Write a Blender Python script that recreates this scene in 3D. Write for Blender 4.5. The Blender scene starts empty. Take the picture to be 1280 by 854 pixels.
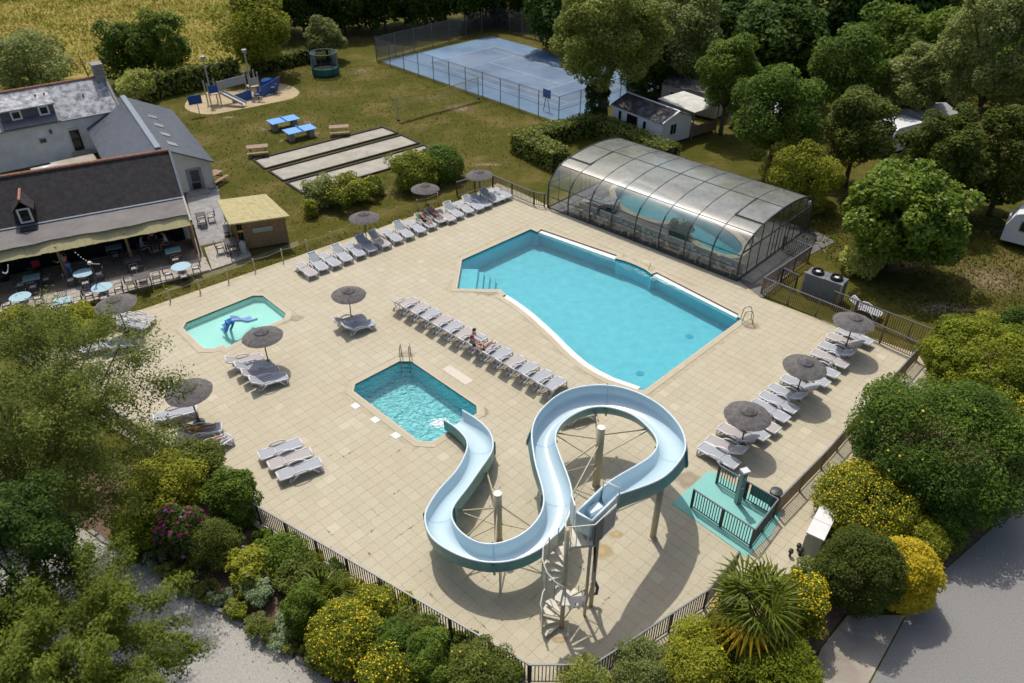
import bpy, math, random
import numpy as np
from mathutils import Vector, Matrix
from mathutils.geometry import tessellate_polygon

S = bpy.context.scene
R = math.radians
# ---------------------------------------------------------------- camera, sky, sun, exposure
CAMH, PITCH, FPX = 24.5, R(35.25), 945.0
cam = bpy.data.cameras.new('camera'); camo = bpy.data.objects.new('camera', cam)
S.collection.objects.link(camo); S.camera = camo
camo.location = (0, 0, CAMH); camo.rotation_euler = (R(90) - PITCH, 0, 0)
cam.sensor_fit = 'HORIZONTAL'; cam.sensor_width = 36.0; cam.lens = FPX / 1280 * 36
cam.clip_start = 0.5; cam.clip_end = 1500
cam.dof.use_dof = True; cam.dof.focus_distance = 35.0; cam.dof.aperture_fstop = 0.42

SUN_EL, SUN_AZ = R(61), R(108)           # azimuth counted from +X towards +Y
sd = Vector((math.cos(SUN_AZ) * math.cos(SUN_EL), math.sin(SUN_AZ) * math.cos(SUN_EL), math.sin(SUN_EL)))
w = bpy.data.worlds.new('World'); S.world = w; w.use_nodes = True
nt = w.node_tree; bg = nt.nodes['Background']
sk = nt.nodes.new('ShaderNodeTexSky'); sk.sky_type = 'NISHITA'; sk.sun_disc = False
sk.sun_elevation = SUN_EL; sk.sun_rotation = R(90) - SUN_AZ; sk.dust_density = 4.0
nt.links.new(sk.outputs[0], bg.inputs['Color']); bg.inputs['Strength'].default_value = 0.122
sl = bpy.data.lights.new('sun', 'SUN'); sl.energy = 3.0; sl.angle = R(0.53); sl.color = (1.0, 0.95, 0.87)
so = bpy.data.objects.new('sun', sl); S.collection.objects.link(so)
so.rotation_euler = sd.to_track_quat('Z', 'Y').to_euler()
S.view_settings.view_transform = 'Standard'; S.view_settings.look = 'None'
S.view_settings.exposure = -0.03; S.view_settings.gamma = 1.0
S.render.engine = 'CYCLES'
S.cycles.transparent_max_bounces = 16; S.cycles.max_bounces = 6

# ---------------------------------------------------------------- survey: photo pixel + height -> place
_F = Vector((0, math.cos(PITCH), -math.sin(PITCH))); _R = Vector((1, 0, 0)); _U = _R.cross(_F)
def ray(px, py): return _F * FPX + _R * (px - 640) - _U * (py - 427)
def g(px, py, z=0.0):
    d = ray(px, py); t = (z - CAMH) / d.z
    return Vector((d.x * t, d.y * t, z))
def gy(px, py, Y):
    d = ray(px, py); t = Y / d.y
    return Vector((d.x * t, Y, CAMH + d.z * t))
def depth(p): return (Vector(p) - Vector((0, 0, CAMH))).dot(_F)
AX = Vector((math.sqrt(.5), -math.sqrt(.5), 0)); BX = Vector((math.sqrt(.5), math.sqrt(.5), 0))
ANG_A, ANG_B = R(-45), R(45)

# ---------------------------------------------------------------- mesh helpers
COL = S.collection
class MB:
    def __init__(s): s.v = []; s.f = []
    def add(s, vs, fs):
        o = len(s.v); s.v += [tuple(x) for x in vs]; s.f += [tuple(i + o for i in q) for q in fs]; return s
    def box(s, c, d, rz=0, m=None):
        c = Vector(c); hx, hy, hz = d[0] / 2, d[1] / 2, d[2] / 2
        M = m or Matrix.Rotation(rz, 3, 'Z')
        vs = [c + M @ Vector((x * hx, y * hy, z * hz)) for z in (-1, 1) for y in (-1, 1) for x in (-1, 1)]
        return s.add(vs, [(0, 2, 3, 1), (4, 5, 7, 6), (0, 1, 5, 4), (2, 6, 7, 3), (0, 4, 6, 2), (1, 3, 7, 5)])
    def bar(s, p, q, w_, h):
        p, q = Vector(p), Vector(q); d = (q - p); L = d.length; x = d.normalized()
        up = Vector((0, 0, 1)) if abs(x.z) < .95 else Vector((0, 1, 0))
        y = up.cross(x).normalized(); z = x.cross(y)
        return s.box((p + q) / 2, (L, w_, h), m=Matrix((x, y, z)).transposed())
    def tube(s, path, r, n=6, caps=True):
        P = [Vector(p) for p in path]; rs = r if isinstance(r, (list, tuple)) else [r] * len(P)
        o = len(s.v); ref = None
        for i, p in enumerate(P):
            t = (P[min(i + 1, len(P) - 1)] - P[max(i - 1, 0)]).normalized()
            if ref is None: ref = Vector((0, 0, 1)) if abs(t.z) < .9 else Vector((1, 0, 0))
            a = t.cross(ref).normalized(); ref = a.cross(t).normalized()
            for k in range(n):
                an = 2 * math.pi * k / n
                s.v.append(tuple(p + (a * math.cos(an) + ref * math.sin(an)) * rs[i]))
        for i in range(len(P) - 1):
            for k in range(n):
                k2 = (k + 1) % n
                s.f.append((o + i * n + k, o + (i + 1) * n + k, o + (i + 1) * n + k2, o + i * n + k2))
        if caps:
            s.f.append(tuple(o + k for k in range(n))); s.f.append(tuple(o + (len(P) - 1) * n + k for k in reversed(range(n))))
        return s
    def lathe(s, prof, n=16, c=(0, 0, 0)):
        o = len(s.v); c = Vector(c)
        for r, z in prof:
            for k in range(n):
                a = 2 * math.pi * k / n; s.v.append((c.x + r * math.cos(a), c.y + r * math.sin(a), c.z + z))
        for i in range(len(prof) - 1):
            for k in range(n):
                k2 = (k + 1) % n; s.f.append((o + i * n + k, o + i * n + k2, o + (i + 1) * n + k2, o + (i + 1) * n + k))
        return s
    def prism(s, poly, z0, z1):
        n = len(poly); o = len(s.v)
        A = sum(poly[i][0] * poly[(i + 1) % n][1] - poly[(i + 1) % n][0] * poly[i][1] for i in range(n))
        if A < 0: poly = list(reversed(poly))
        s.v += [(p[0], p[1], z0) for p in poly] + [(p[0], p[1], z1) for p in poly]
        for i in range(n):
            j = (i + 1) % n; s.f.append((o + i, o + j, o + n + j, o + n + i))
        for t in tessellate_polygon([[Vector((p[0], p[1], 0)) for p in poly]]):
            a, b, c = (Vector((poly[i][0], poly[i][1], 0)) for i in t)
            t = t if (b - a).cross(c - a).z > 0 else t[::-1]
            s.f.append(tuple(o + n + i for i in t)); s.f.append(tuple(o + i for i in t[::-1]))
        return s
    def quad(s, a, b, c, d): return s.add([a, b, c, d], [(0, 1, 2, 3)])
    def slab(s, a, b, c, d, t):
        """a sheet with the corners a b c d, thickened by t against its normal"""
        a, b, c, d = map(Vector, (a, b, c, d)); n = (b - a).cross(d - a).normalized() * t
        return s.add([a, b, c, d, a - n, b - n, c - n, d - n],
                     [(0, 1, 2, 3), (7, 6, 5, 4), (0, 4, 5, 1), (1, 5, 6, 2), (2, 6, 7, 3), (3, 7, 4, 0)])
    def build(s, name, m, parent=None, smooth=False, loc=None):
        me = bpy.data.meshes.new(name); me.from_pydata(s.v, [], s.f); me.validate(); me.update()
        return link(name, me, m, parent, smooth, loc)
def link(name, me, m, parent=None, smooth=False, loc=None):
    o = bpy.data.objects.new(name, me); COL.objects.link(o)
    if m: me.materials.append(m)
    if smooth and len(me.polygons): me.polygons.foreach_set('use_smooth', [True] * len(me.polygons))
    if parent: o.parent = parent
    if loc is not None: o.location = loc
    return o
def inst(name, src, parent, loc=(0, 0, 0), rot=(0, 0, 0), scale=None):
    o = bpy.data.objects.new(name, src.data); COL.objects.link(o); o.parent = parent; o.location = loc; o.rotation_euler = rot
    if scale: o.scale = scale
    return o
def tag(o, label, cat, group=None):
    o['label'] = label; o['category'] = cat
    if group: o['group'] = group
    return o
def thing(name, label, cat, loc=(0, 0, 0), rz=0, group=None):
    o = bpy.data.objects.new(name, None); COL.objects.link(o); o.empty_display_size = .2
    o.location = loc; o.rotation_euler = (0, 0, rz)
    return tag(o, label, cat, group)
def struct(o): o['kind'] = 'structure'; return o
def stuff(o): o['kind'] = 'stuff'; return o
def copy_tree(o, parent=None):
    c = o.copy(); COL.objects.link(c); c.parent = parent
    for ch in list(o.children): copy_tree(ch, c)
    return c
def sheet(name, outer, holes, z, m):
    polys = [[Vector((p[0], p[1], 0)) for p in outer]] + [[Vector((p[0], p[1], 0)) for p in h] for h in holes]
    allv = [p for q in polys for p in q]; mb = MB(); mb.v = [(p.x, p.y, z) for p in allv]
    for t in tessellate_polygon(polys):
        a, b, c = (allv[i] for i in t)
        n = (b - a).cross(c - a).z
        if abs(n) > 1e-9: mb.f.append(tuple(t) if n > 0 else tuple(t[::-1]))
    return mb.build(name, m)
def inside(p, poly):
    x, y = p[0], p[1]; c = False; n = len(poly)
    for i in range(n):
        x1, y1 = poly[i][0], poly[i][1]; x2, y2 = poly[i - 1][0], poly[i - 1][1]
        if (y1 > y) != (y2 > y) and x < (x2 - x1) * (y - y1) / (y2 - y1) + x1: c = not c
    return c
def smooth_line(pts, n=6):
    P = [Vector(p) for p in pts]; out = []
    for i in range(len(P) - 1):
        a, b, c, d = P[max(i - 1, 0)], P[i], P[i + 1], P[min(i + 2, len(P) - 1)]
        for k in range(n):
            t = k / n
            out.append(.5 * ((2 * b) + (c - a) * t + (2 * a - 5 * b + 4 * c - d) * t * t + (3 * b - a - 3 * c + d) * t ** 3))
    return out + [P[-1]]
def offset_poly(poly, d):
    """closed polygon moved outwards by d (mitred)"""
    n = len(poly); A = sum(poly[i][0] * poly[(i + 1) % n][1] - poly[(i + 1) % n][0] * poly[i][1] for i in range(n))
    s = 1 if A > 0 else -1; out = []
    for i in range(n):
        a, b, c = (Vector((q[0], q[1])) for q in (poly[i - 1], poly[i], poly[(i + 1) % n]))
        e1, e2 = (b - a).normalized(), (c - b).normalized()
        n1, n2 = Vector((e1.y, -e1.x)) * s, Vector((e2.y, -e2.x)) * s
        m = (n1 + n2); m = m.normalized() if m.length > 1e-6 else n1
        out.append(b + m * (d / max(.45, m.dot(n1))))
    return out

# ---------------------------------------------------------------- materials
def _new(name):
    m = bpy.data.materials.new(name); m.use_nodes = True
    return m, m.node_tree, m.node_tree.nodes['Principled BSDF']
def rgb(*c): return tuple(c) + (1,)
def pmat(name, col, rough=.6, metal=0, col2=None, var=.12, scale=4, detail=6, bump=0, bscale=30, spec=.5, world=False, lo=.3, hi=.7, stretch=None):
    """principled surface whose colour wanders between two tones, with fine relief"""
    m, t, b = _new(name); N = t.nodes; Lk = t.links.new
    if world: src = N.new('ShaderNodeNewGeometry').outputs['Position']
    else: src = N.new('ShaderNodeTexCoord').outputs['Object']
    if stretch:
        mp = N.new('ShaderNodeMapping'); mp.inputs['Scale'].default_value = stretch; Lk(src, mp.inputs['Vector']); src = mp.outputs[0]
    nz = N.new('ShaderNodeTexNoise'); nz.inputs['Scale'].default_value = scale; nz.inputs['Detail'].default_value = detail
    nz.inputs['Roughness'].default_value = .62; Lk(src, nz.inputs['Vector'])
    cr = N.new('ShaderNodeValToRGB'); cr.color_ramp.elements[0].position = lo; cr.color_ramp.elements[1].position = hi
    a = [max(0, c * (1 - var)) for c in col]; bb = col2 or [min(1, c * (1 + var)) for c in col]
    cr.color_ramp.elements[0].color = rgb(*a); cr.color_ramp.elements[1].color = rgb(*bb)
    Lk(nz.outputs['Fac'], cr.inputs[0]); Lk(cr.outputs[0], b.inputs['Base Color'])
    b.inputs['Roughness'].default_value = rough; b.inputs['Metallic'].default_value = metal
    b.inputs['Specular IOR Level'].default_value = spec
    if bump:
        n2 = N.new('ShaderNodeTexNoise'); n2.inputs['Scale'].default_value = bscale; n2.inputs['Detail'].default_value = 4; Lk(src, n2.inputs['Vector'])
        bp = N.new('ShaderNodeBump'); bp.inputs['Strength'].default_value = bump; bp.inputs['Distance'].default_value = .05
        Lk(n2.outputs['Fac'], bp.inputs['Height']); Lk(bp.outputs[0], b.inputs['Normal'])
    return m
def grassmat(name, stops, s1=.12, s2=1.1, fine=14):
    """turf: broad patches, clumps and blades of several tones"""
    m, t, b = _new(name); N = t.nodes; Lk = t.links.new
    geo = N.new('ShaderNodeNewGeometry').outputs['Position']
    def nz(sc, d=5, r=.6):
        n = N.new('ShaderNodeTexNoise'); n.inputs['Scale'].default_value = sc; n.inputs['Detail'].default_value = d; n.inputs['Roughness'].default_value = r
        Lk(geo, n.inputs['Vector']); return n.outputs['Fac']
    def math_(op, a, b_):
        n = N.new('ShaderNodeMath'); n.operation = op
        for i, x in enumerate((a, b_)):
            if isinstance(x, (int, float)): n.inputs[i].default_value = x
            else: Lk(x, n.inputs[i])
        return n.outputs[0]
    f = math_('ADD', math_('MULTIPLY', nz(s1), .55), math_('ADD', math_('MULTIPLY', nz(s2, 6, .7), .3), math_('MULTIPLY', nz(fine, 3, .8), .28)))
    cr = N.new('ShaderNodeValToRGB'); E_ = cr.color_ramp.elements
    while len(E_) < len(stops): E_.new(.5)
    for e, (p, c) in zip(E_, stops): e.position = p; e.color = rgb(*c)
    Lk(f, cr.inputs[0]); Lk(cr.outputs[0], b.inputs['Base Color']); b.inputs['Roughness'].default_value = .9
    b.inputs['Specular IOR Level'].default_value = .15
    bp = N.new('ShaderNodeBump'); bp.inputs['Strength'].default_value = .8; bp.inputs['Distance'].default_value = .12
    Lk(nz(9, 4, .8), bp.inputs['Height']); Lk(bp.outputs[0], b.inputs['Normal'])
    return m
def leafmat(name, dark, mid, light, rough=.55, trans=.40, jitter=.25):
    if name.startswith(('leaf', 'conifer', 'palm')): dark, mid, light = ([c * k for c, k in zip(q, (2.65, 2.45, 1.3))] for q in (dark, mid, light))
    m, t, b = _new(name); N = t.nodes; Lk = t.links.new
    at = N.new('ShaderNodeAttribute'); at.attribute_name = 'tint'
    oi = N.new('ShaderNodeObjectInfo')
    ad = N.new('ShaderNodeMath'); ad.operation = 'MULTIPLY_ADD'; Lk(oi.outputs['Random'], ad.inputs[0]); ad.inputs[1].default_value = jitter
    Lk(at.outputs['Fac'], ad.inputs[2])
    sb = N.new('ShaderNodeMath'); sb.operation = 'SUBTRACT'; Lk(ad.outputs[0], sb.inputs[0]); sb.inputs[1].default_value = jitter / 2
    cr = N.new('ShaderNodeValToRGB'); E_ = cr.color_ramp.elements; E_.new(.5)
    for e, (p, c) in zip(E_, ((0., dark), (.5, mid), (1., light))): e.position = p; e.color = rgb(*c)
    Lk(sb.outputs[0], cr.inputs[0]); Lk(cr.outputs[0], b.inputs['Base Color'])
    b.inputs['Roughness'].default_value = rough; b.inputs['Specular IOR Level'].default_value = .18
    tr = N.new('ShaderNodeBsdfTranslucent'); Lk(cr.outputs[0], tr.inputs['Color'])
    mx = N.new('ShaderNodeMixShader'); mx.inputs[0].default_value = trans
    Lk(b.outputs[0], mx.inputs[1]); Lk(tr.outputs[0], mx.inputs[2]); Lk(mx.outputs[0], N['Material Output'].inputs['Surface'])
    return m
def glassmat(name, tint=(.9, .95, .95), gloss=.1, rough=.03, body=0, bodycol=(.6, .62, .62), dirt=0, bump=0):
    """a pane: lets light through with a tint, mirrors a share of it, and scatters some when it is milky"""
    m, t, b = _new(name); N = t.nodes; Lk = t.links.new
    tr = N.new('ShaderNodeBsdfTransparent'); tr.inputs[0].default_value = rgb(*tint)
    gl = N.new('ShaderNodeBsdfGlossy'); gl.inputs['Roughness'].default_value = rough; gl.inputs[0].default_value = (1, 1, 1, 1)
    fr = N.new('ShaderNodeFresnel'); fr.inputs[0].default_value = 1.45
    ma = N.new('ShaderNodeMath'); ma.operation = 'ADD'; Lk(fr.outputs[0], ma.inputs[0]); ma.inputs[1].default_value = gloss - .04
    last = tr
    if body:
        df = N.new('ShaderNodeBsdfDiffuse'); df.inputs[0].default_value = rgb(*bodycol)
        tl = N.new('ShaderNodeBsdfTranslucent'); tl.inputs[0].default_value = rgb(*bodycol)
        m0 = N.new('ShaderNodeMixShader'); m0.inputs[0].default_value = .5; Lk(df.outputs[0], m0.inputs[1]); Lk(tl.outputs[0], m0.inputs[2])
        m1 = N.new('ShaderNodeMixShader'); Lk(tr.outputs[0], m1.inputs[1]); Lk(m0.outputs[0], m1.inputs[2]); m1.inputs[0].default_value = body
        if dirt:
            nz = N.new('ShaderNodeTexNoise'); nz.inputs['Scale'].default_value = .9; nz.inputs['Detail'].default_value = 7; nz.inputs['Roughness'].default_value = .7
            Lk(N.new('ShaderNodeNewGeometry').outputs['Position'], nz.inputs['Vector'])
            mr = N.new('ShaderNodeMapRange'); mr.inputs[1].default_value = .35; mr.inputs[2].default_value = .7
            mr.inputs[3].default_value = body - dirt; mr.inputs[4].default_value = body + dirt
            Lk(nz.outputs['Fac'], mr.inputs[0]); Lk(mr.outputs[0], m1.inputs[0])
        last = m1
    mx = N.new('ShaderNodeMixShader'); Lk(ma.outputs[0], mx.inputs[0]); Lk(last.outputs[0], mx.inputs[1]); Lk(gl.outputs[0], mx.inputs[2])
    Lk(mx.outputs[0], N['Material Output'].inputs['Surface'])
    if bump:
        n2 = N.new('ShaderNodeTexNoise'); n2.inputs['Scale'].default_value = bump[0]; n2.inputs['Detail'].default_value = 3
        Lk(N.new('ShaderNodeNewGeometry').outputs['Position'], n2.inputs['Vector'])
        bp = N.new('ShaderNodeBump'); bp.inputs['Strength'].default_value = bump[1]; bp.inputs['Distance'].default_value = bump[2]
        Lk(n2.outputs['Fac'], bp.inputs['Height']); Lk(bp.outputs[0], gl.inputs['Normal']); Lk(bp.outputs[0], fr.inputs['Normal'])
    return m
def tilemat(name, c0, c1, stain):
    """slabs laid on the 0.5 m diagonal grid: every slab its own tone, with grime and rust wash over all"""
    m, t, b = _new(name); N = t.nodes; Lk = t.links.new
    geo = N.new('ShaderNodeNewGeometry').outputs['Position']
    mp = N.new('ShaderNodeMapping'); mp.inputs['Rotation'].default_value = (0, 0, R(45)); mp.inputs['Scale'].default_value = (2, 2, 0)
    Lk(geo, mp.inputs['Vector'])
    fl = N.new('ShaderNodeVectorMath'); fl.operation = 'FLOOR'; Lk(mp.outputs[0], fl.inputs[0])
    wn = N.new('ShaderNodeTexWhiteNoise'); wn.noise_dimensions = '2D'; Lk(fl.outputs[0], wn.inputs['Vector'])
    cr = N.new('ShaderNodeValToRGB'); E_ = cr.color_ramp.elements; E_.new(.96); E_.new(.985)
    for e, (p, c) in zip(E_, ((0., c0), (.9, c1), (.975, [x * 1.03 for x in c1]), (1., [x * 1.12 for x in c1]))): e.position = p; e.color = rgb(*c)
    Lk(wn.outputs['Value'], cr.inputs[0])
    n1 = N.new('ShaderNodeTexNoise'); n1.inputs['Scale'].default_value = .22; n1.inputs['Detail'].default_value = 7; n1.inputs['Roughness'].default_value = .65; Lk(geo, n1.inputs['Vector'])
    r1 = N.new('ShaderNodeMapRange'); r1.inputs[1].default_value = .42; r1.inputs[2].default_value = .75; r1.inputs[3].default_value = 0; r1.inputs[4].default_value = .5; Lk(n1.outputs['Fac'], r1.inputs[0])
    mx = N.new('ShaderNodeMix'); mx.data_type = 'RGBA'; Lk(r1.outputs[0], mx.inputs['Factor']); Lk(cr.outputs[0], mx.inputs['A']); mx.inputs['B'].default_value = rgb(*stain)
    n2 = N.new('ShaderNodeTexNoise'); n2.inputs['Scale'].default_value = 9; n2.inputs['Detail'].default_value = 5; n2.inputs['Roughness'].default_value = .7; Lk(geo, n2.inputs['Vector'])
    r2 = N.new('ShaderNodeMapRange'); r2.inputs[1].default_value = .3; r2.inputs[2].default_value = .75; r2.inputs[3].default_value = .9; r2.inputs[4].default_value = 1.06; Lk(n2.outputs['Fac'], r2.inputs[0])
    m2 = N.new('ShaderNodeVectorMath'); m2.operation = 'SCALE'; Lk(mx.outputs['Result'], m2.inputs[0]); Lk(r2.outputs[0], m2.inputs['Scale'])
    Lk(m2.outputs[0], b.inputs['Base Color']); b.inputs['Roughness'].default_value = .75; b.inputs['Specular IOR Level'].default_value = .3
    return m

M = {}
M['tile'] = tilemat('paving_slab', (.492, .444, .325), (.522, .474, .352), (.43, .365, .235))
M['grout'] = pmat('mortar', (.435, .385, .268), .9, var=.18, scale=3, world=True)
M['coping'] = pmat('coping_stone', (.58, .46, .33), .7, var=.1, scale=6, bump=.1)
M['grass'] = grassmat('dry_lawn', ((.36, (.042, .058, .0045)), (.46, (.066, .075, .006)), (.56, (.098, .093, .012)), (.68, (.18, .14, .045))), .22, 1.6, 12)
M['field'] = grassmat('hay_meadow', ((.36, (.11, .14, .016)), (.46, (.205, .20, .03)), (.56, (.30, .262, .055)), (.70, (.41, .32, .10))), .09, .9, 5)
M['soil'] = pmat('bed_soil', (.10, .065, .04), .95, col2=(.19, .125, .085), scale=3, bump=.5, world=True)
M['gravelpath'] = pmat('gravel_road', (.36, .345, .31), .95, col2=(.47, .45, .405), scale=14, detail=12, bump=.35, bscale=25, world=True)
M['asphalt'] = pmat('worn_asphalt', (.225, .22, .208), .9, col2=(.305, .296, .28), scale=17, detail=12, bump=.4, bscale=60, world=True)
M['concrete'] = pmat('concrete_slab', (.32, .28, .225), .9, col2=(.44, .39, .32), scale=.9, detail=9, bump=.15, world=True)
M['darkfloor'] = pmat('grey_paving', (.12, .115, .11), .7, col2=(.19, .185, .18), scale=1.2, world=True)
M['sand'] = pmat('play_sand', (.42, .33, .19), .95, col2=(.52, .42, .26), scale=.8, detail=9, bump=.3, world=True)
M['lanegravel'] = pmat('lane_gravel', (.36, .335, .275), .95, col2=(.46, .43, .36), scale=.9, detail=10, bump=.3, world=True)
M['court'] = pmat('hard_court', (.10, .18, .295), .85, col2=(.175, .285, .41), scale=.13, detail=8, world=True, lo=.35, hi=.68)
M['courtred'] = pmat('court_play_area', (.105, .165, .26), .85, col2=(.185, .255, .35), scale=.2, detail=8, world=True)
M['line'] = pmat('line_paint', (.72, .74, .76), .7, var=.2, scale=4, world=True)
M['liner'] = pmat('pool_liner', (.40, .645, .67), .6, col2=(.445, .685, .70), scale=1.6, detail=3, world=True)
M['linerkid'] = pmat('paddling_liner', (.52, .70, .66), .6, var=.05, scale=.5, world=True)
M['linerdeep'] = pmat('splash_liner', (.36, .72, .76), .6, col2=(.52, .85, .87), scale=4.5, detail=3, world=True, lo=.42, hi=.62)
M['linershade'] = pmat('shaded_wall_liner', (.06, .58, .68), .5, var=.05, scale=.5, world=True)  # deeper cyan than the floor liner: the walls' shade put into the colour
M['wline'] = pmat('waterline_dark', (.03, .09, .09), .6, var=.2)  # one dark tone for the band at the waterline
M['step'] = pmat('step_edge', (.10, .42, .52), .6, var=.05)
M['gutter'] = pmat('white_gutter', (.80, .80, .78), .5, var=.05)
M['water'] = glassmat('calm_water', (.49, .82, .885), .035, .02, bump=(2.2, .22, .05))
M['waterkid'] = glassmat('shallow_water', (.74, .94, .925), .03, .03, bump=(3, .1, .02))
M['waterchop'] = glassmat('choppy_water', (.72, .945, .95), .05, .035, bump=(4.5, .9, .26))
M['foam'] = pmat('foam', (.8, .86, .87), .5, var=.05)
M['slide_in'] = pmat('slide_gelcoat', (.485, .63, .70), .24, var=.035, scale=1.2, spec=.6)
M['slide_out'] = pmat('slide_shell', (.085, .27, .285), .35, var=.2, scale=2)
M['slide_rim'] = pmat('slide_rim', (.68, .79, .85), .3, var=.04)
M['galv'] = pmat('cream_steel', (.46, .40, .27), .5, var=.12, scale=5)
M['galvw'] = pmat('pale_steel', (.72, .70, .62), .5, var=.1, scale=5)
M['plate'] = pmat('platform_plate', (.60, .57, .48), .55, var=.12, scale=5)
M['steeldark'] = pmat('dark_steel', (.05, .055, .06), .45, var=.2, scale=5)
M['fencebar'] = pmat('fence_bar', (.042, .045, .047), .5, var=.25, scale=5)
M['barwood'] = pmat('brown_bar', (.16, .105, .055), .6, col2=(.27, .19, .105), scale=5)
M['rail'] = pmat('fence_rail', (.15, .17, .19), .4, var=.15, scale=5)
M['white'] = pmat('white_plastic', (.67, .67, .68), .35, var=.04, scale=5)
M['cloth_grey'] = pmat('grey_mesh_cloth', (.36, .385, .42), .75, var=.06, scale=8)
M['cloth_taupe'] = pmat('taupe_mesh_cloth', (.41, .375, .365), .75, var=.06, scale=8)
M['thatch'] = pmat('grey_thatch', (.10, .092, .09), .95, col2=(.19, .175, .17), scale=5, detail=9, bump=.35, bscale=40)
M['thatchtip'] = pmat('thatch_cap', (.09, .082, .08), .95, col2=(.20, .185, .18), scale=6, bump=.35, bscale=40)
M['pole'] = pmat('dark_pole', (.055, .055, .06), .5, var=.2)
M['slate'] = pmat('blue_slate', (.066, .078, .10), .45, col2=(.10, .115, .14), scale=2.0, bump=.2, bscale=9)
M['slatedark'] = pmat('weathered_slate', (.026, .024, .026), .75, col2=(.055, .05, .05), scale=3, detail=9, bump=.5, bscale=16, spec=.25)
M['slateold'] = pmat('lichen_slate', (.17, .18, .20), .8, col2=(.50, .51, .52), scale=2.2, detail=10, bump=.35, bscale=12, lo=.36, hi=.6)
M['ridge'] = pmat('terracotta_ridge', (.38, .17, .11), .8, var=.3, scale=4)
M['membrane'] = pmat('roof_felt', (.135, .125, .122), .75, col2=(.20, .188, .18), scale=.8, detail=9, bump=.15)
M['bamboo'] = pmat('reed_screen', (.42, .36, .16), .85, col2=(.60, .54, .30), scale=9, stretch=(9, 9, .4))
M['reedroof'] = pmat('reed_mat_roof', (.40, .34, .15), .85, col2=(.52, .46, .24), scale=3)
M['wallwhite'] = pmat('lime_render', (.66, .655, .64), .9, col2=(.80, .795, .78), scale=.9, detail=9, lo=.25, hi=.6)
M['wallcream'] = pmat('cream_render', (.58, .57, .52), .9, var=.08, scale=.9)
M['stone'] = pmat('chimney_stone', (.20, .195, .185), .9, col2=(.36, .35, .33), scale=4, bump=.5, bscale=8)
M['zinc'] = pmat('zinc_trim', (.20, .24, .29), .4, var=.15, metal=.3)
M['glass_dark'] = pmat('window_pane', (.012, .015, .02), .06, var=.3)
M['wood'] = pmat('stained_wood', (.17, .105, .052), .8, col2=(.33, .22, .12), scale=5, detail=8, stretch=(6, 6, .6))
M['woodpale'] = pmat('pine_post', (.52, .40, .25), .8, var=.15)
M['woodbench'] = pmat('picnic_wood', (.30, .19, .13), .85, col2=(.42, .30, .23), scale=4)
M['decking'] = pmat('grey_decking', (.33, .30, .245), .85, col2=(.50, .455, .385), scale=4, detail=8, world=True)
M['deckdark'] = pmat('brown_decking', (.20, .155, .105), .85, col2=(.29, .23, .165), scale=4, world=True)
M['blacktimber'] = pmat('lane_border', (.02, .018, .016), .8, var=.3)
M['tblue'] = pmat('table_blue', (.33, .50, .58), .5, var=.08, scale=5)
M['tgreen'] = pmat('table_green', (.20, .36, .35), .5, var=.1, scale=5)
M['tdark'] = pmat('table_dark', (.07, .062, .065), .6, var=.2, scale=5)
M['chairdark'] = pmat('chair_dark', (.05, .042, .045), .55, var=.2)
M['cushion'] = pmat('seat_cushion', (.55, .52, .50), .85, var=.1)
M['ppblue'] = pmat('table_tennis_blue', (.14, .36, .75), .45, var=.04)
M['aqua'] = pmat('aqua_floor', (.21, .52, .47), .65, var=.05, scale=3, world=True)
M['teal'] = pmat('teal_panel', (.12, .30, .28), .5, var=.1)
M['trampgreen'] = pmat('trampoline_pad', (.02, .13, .11), .6, var=.15)
M['net'] = glassmat('safety_net', (.45, .45, .46), .0, .6, body=.12, bodycol=(.02, .02, .02))
M['chain'] = glassmat('chain_link', (.88, .88, .88), .0, .6, body=.10, bodycol=(.30, .33, .36))
M['screen'] = glassmat('wind_net', (.66, .66, .68), .0, .6, body=.30, bodycol=(.07, .08, .09))
M['poly'] = glassmat('polycarbonate', (.88, .91, .89), .10, .2, body=.54, bodycol=(.68, .69, .63), dirt=.14)
M['polyc'] = glassmat('polycarbonate_shoulder', (.88, .92, .91), .07, .18, body=.17, bodycol=(.60, .63, .60), dirt=.08)
M['clear'] = glassmat('clear_pane', (.95, .97, .97), .04, .04, body=.02)
M['playblue'] = pmat('play_blue', (.02, .10, .36), .4, var=.1)
M['playred'] = pmat('play_red', (.42, .03, .04), .4, var=.1)
M['playgrey'] = pmat('play_grey', (.40, .40, .40), .5, var=.15)
M['poolslide'] = pmat('toddler_slide_blue', (.01, .13, .42), .3, var=.1)
M['poolslide2'] = pmat('toddler_slide_lip', (.30, .46, .78), .3, var=.1)
M['homewhite'] = pmat('clad_white', (.74, .75, .76), .5, var=.05)
M['homeroof'] = pmat('home_roof', (.045, .042, .045), .8, col2=(.20, .19, .19), scale=1.6, detail=9, lo=.45, hi=.72)
M['tarp'] = pmat('white_roof_sheet', (.50, .50, .46), .7, col2=(.74, .73, .68), scale=1.2, detail=9)
M['pumpgrey'] = pmat('pump_casing', (.165, .175, .19), .5, var=.1)
M['black'] = pmat('black_plastic', (.012, .012, .013), .5, var=.2)
M['cabinet'] = pmat('cabinet_concrete', (.50, .47, .42), .8, var=.12, scale=3)
M['bark'] = pmat('bark', (.085, .062, .043), .95, col2=(.17, .13, .095), scale=7, bump=.7, bscale=15)
M['barkpale'] = pmat('pale_bark', (.20, .17, .13), .95, col2=(.32, .28, .22), scale=7, bump=.5)
M['skin'] = pmat('skin_tan', (.36, .19, .12), .5, var=.05)
M['skinpale'] = pmat('skin_fair', (.52, .31, .22), .5, var=.05)
M['hair'] = pmat('dark_hair', (.02, .014, .01), .6, var=.2)
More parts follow.
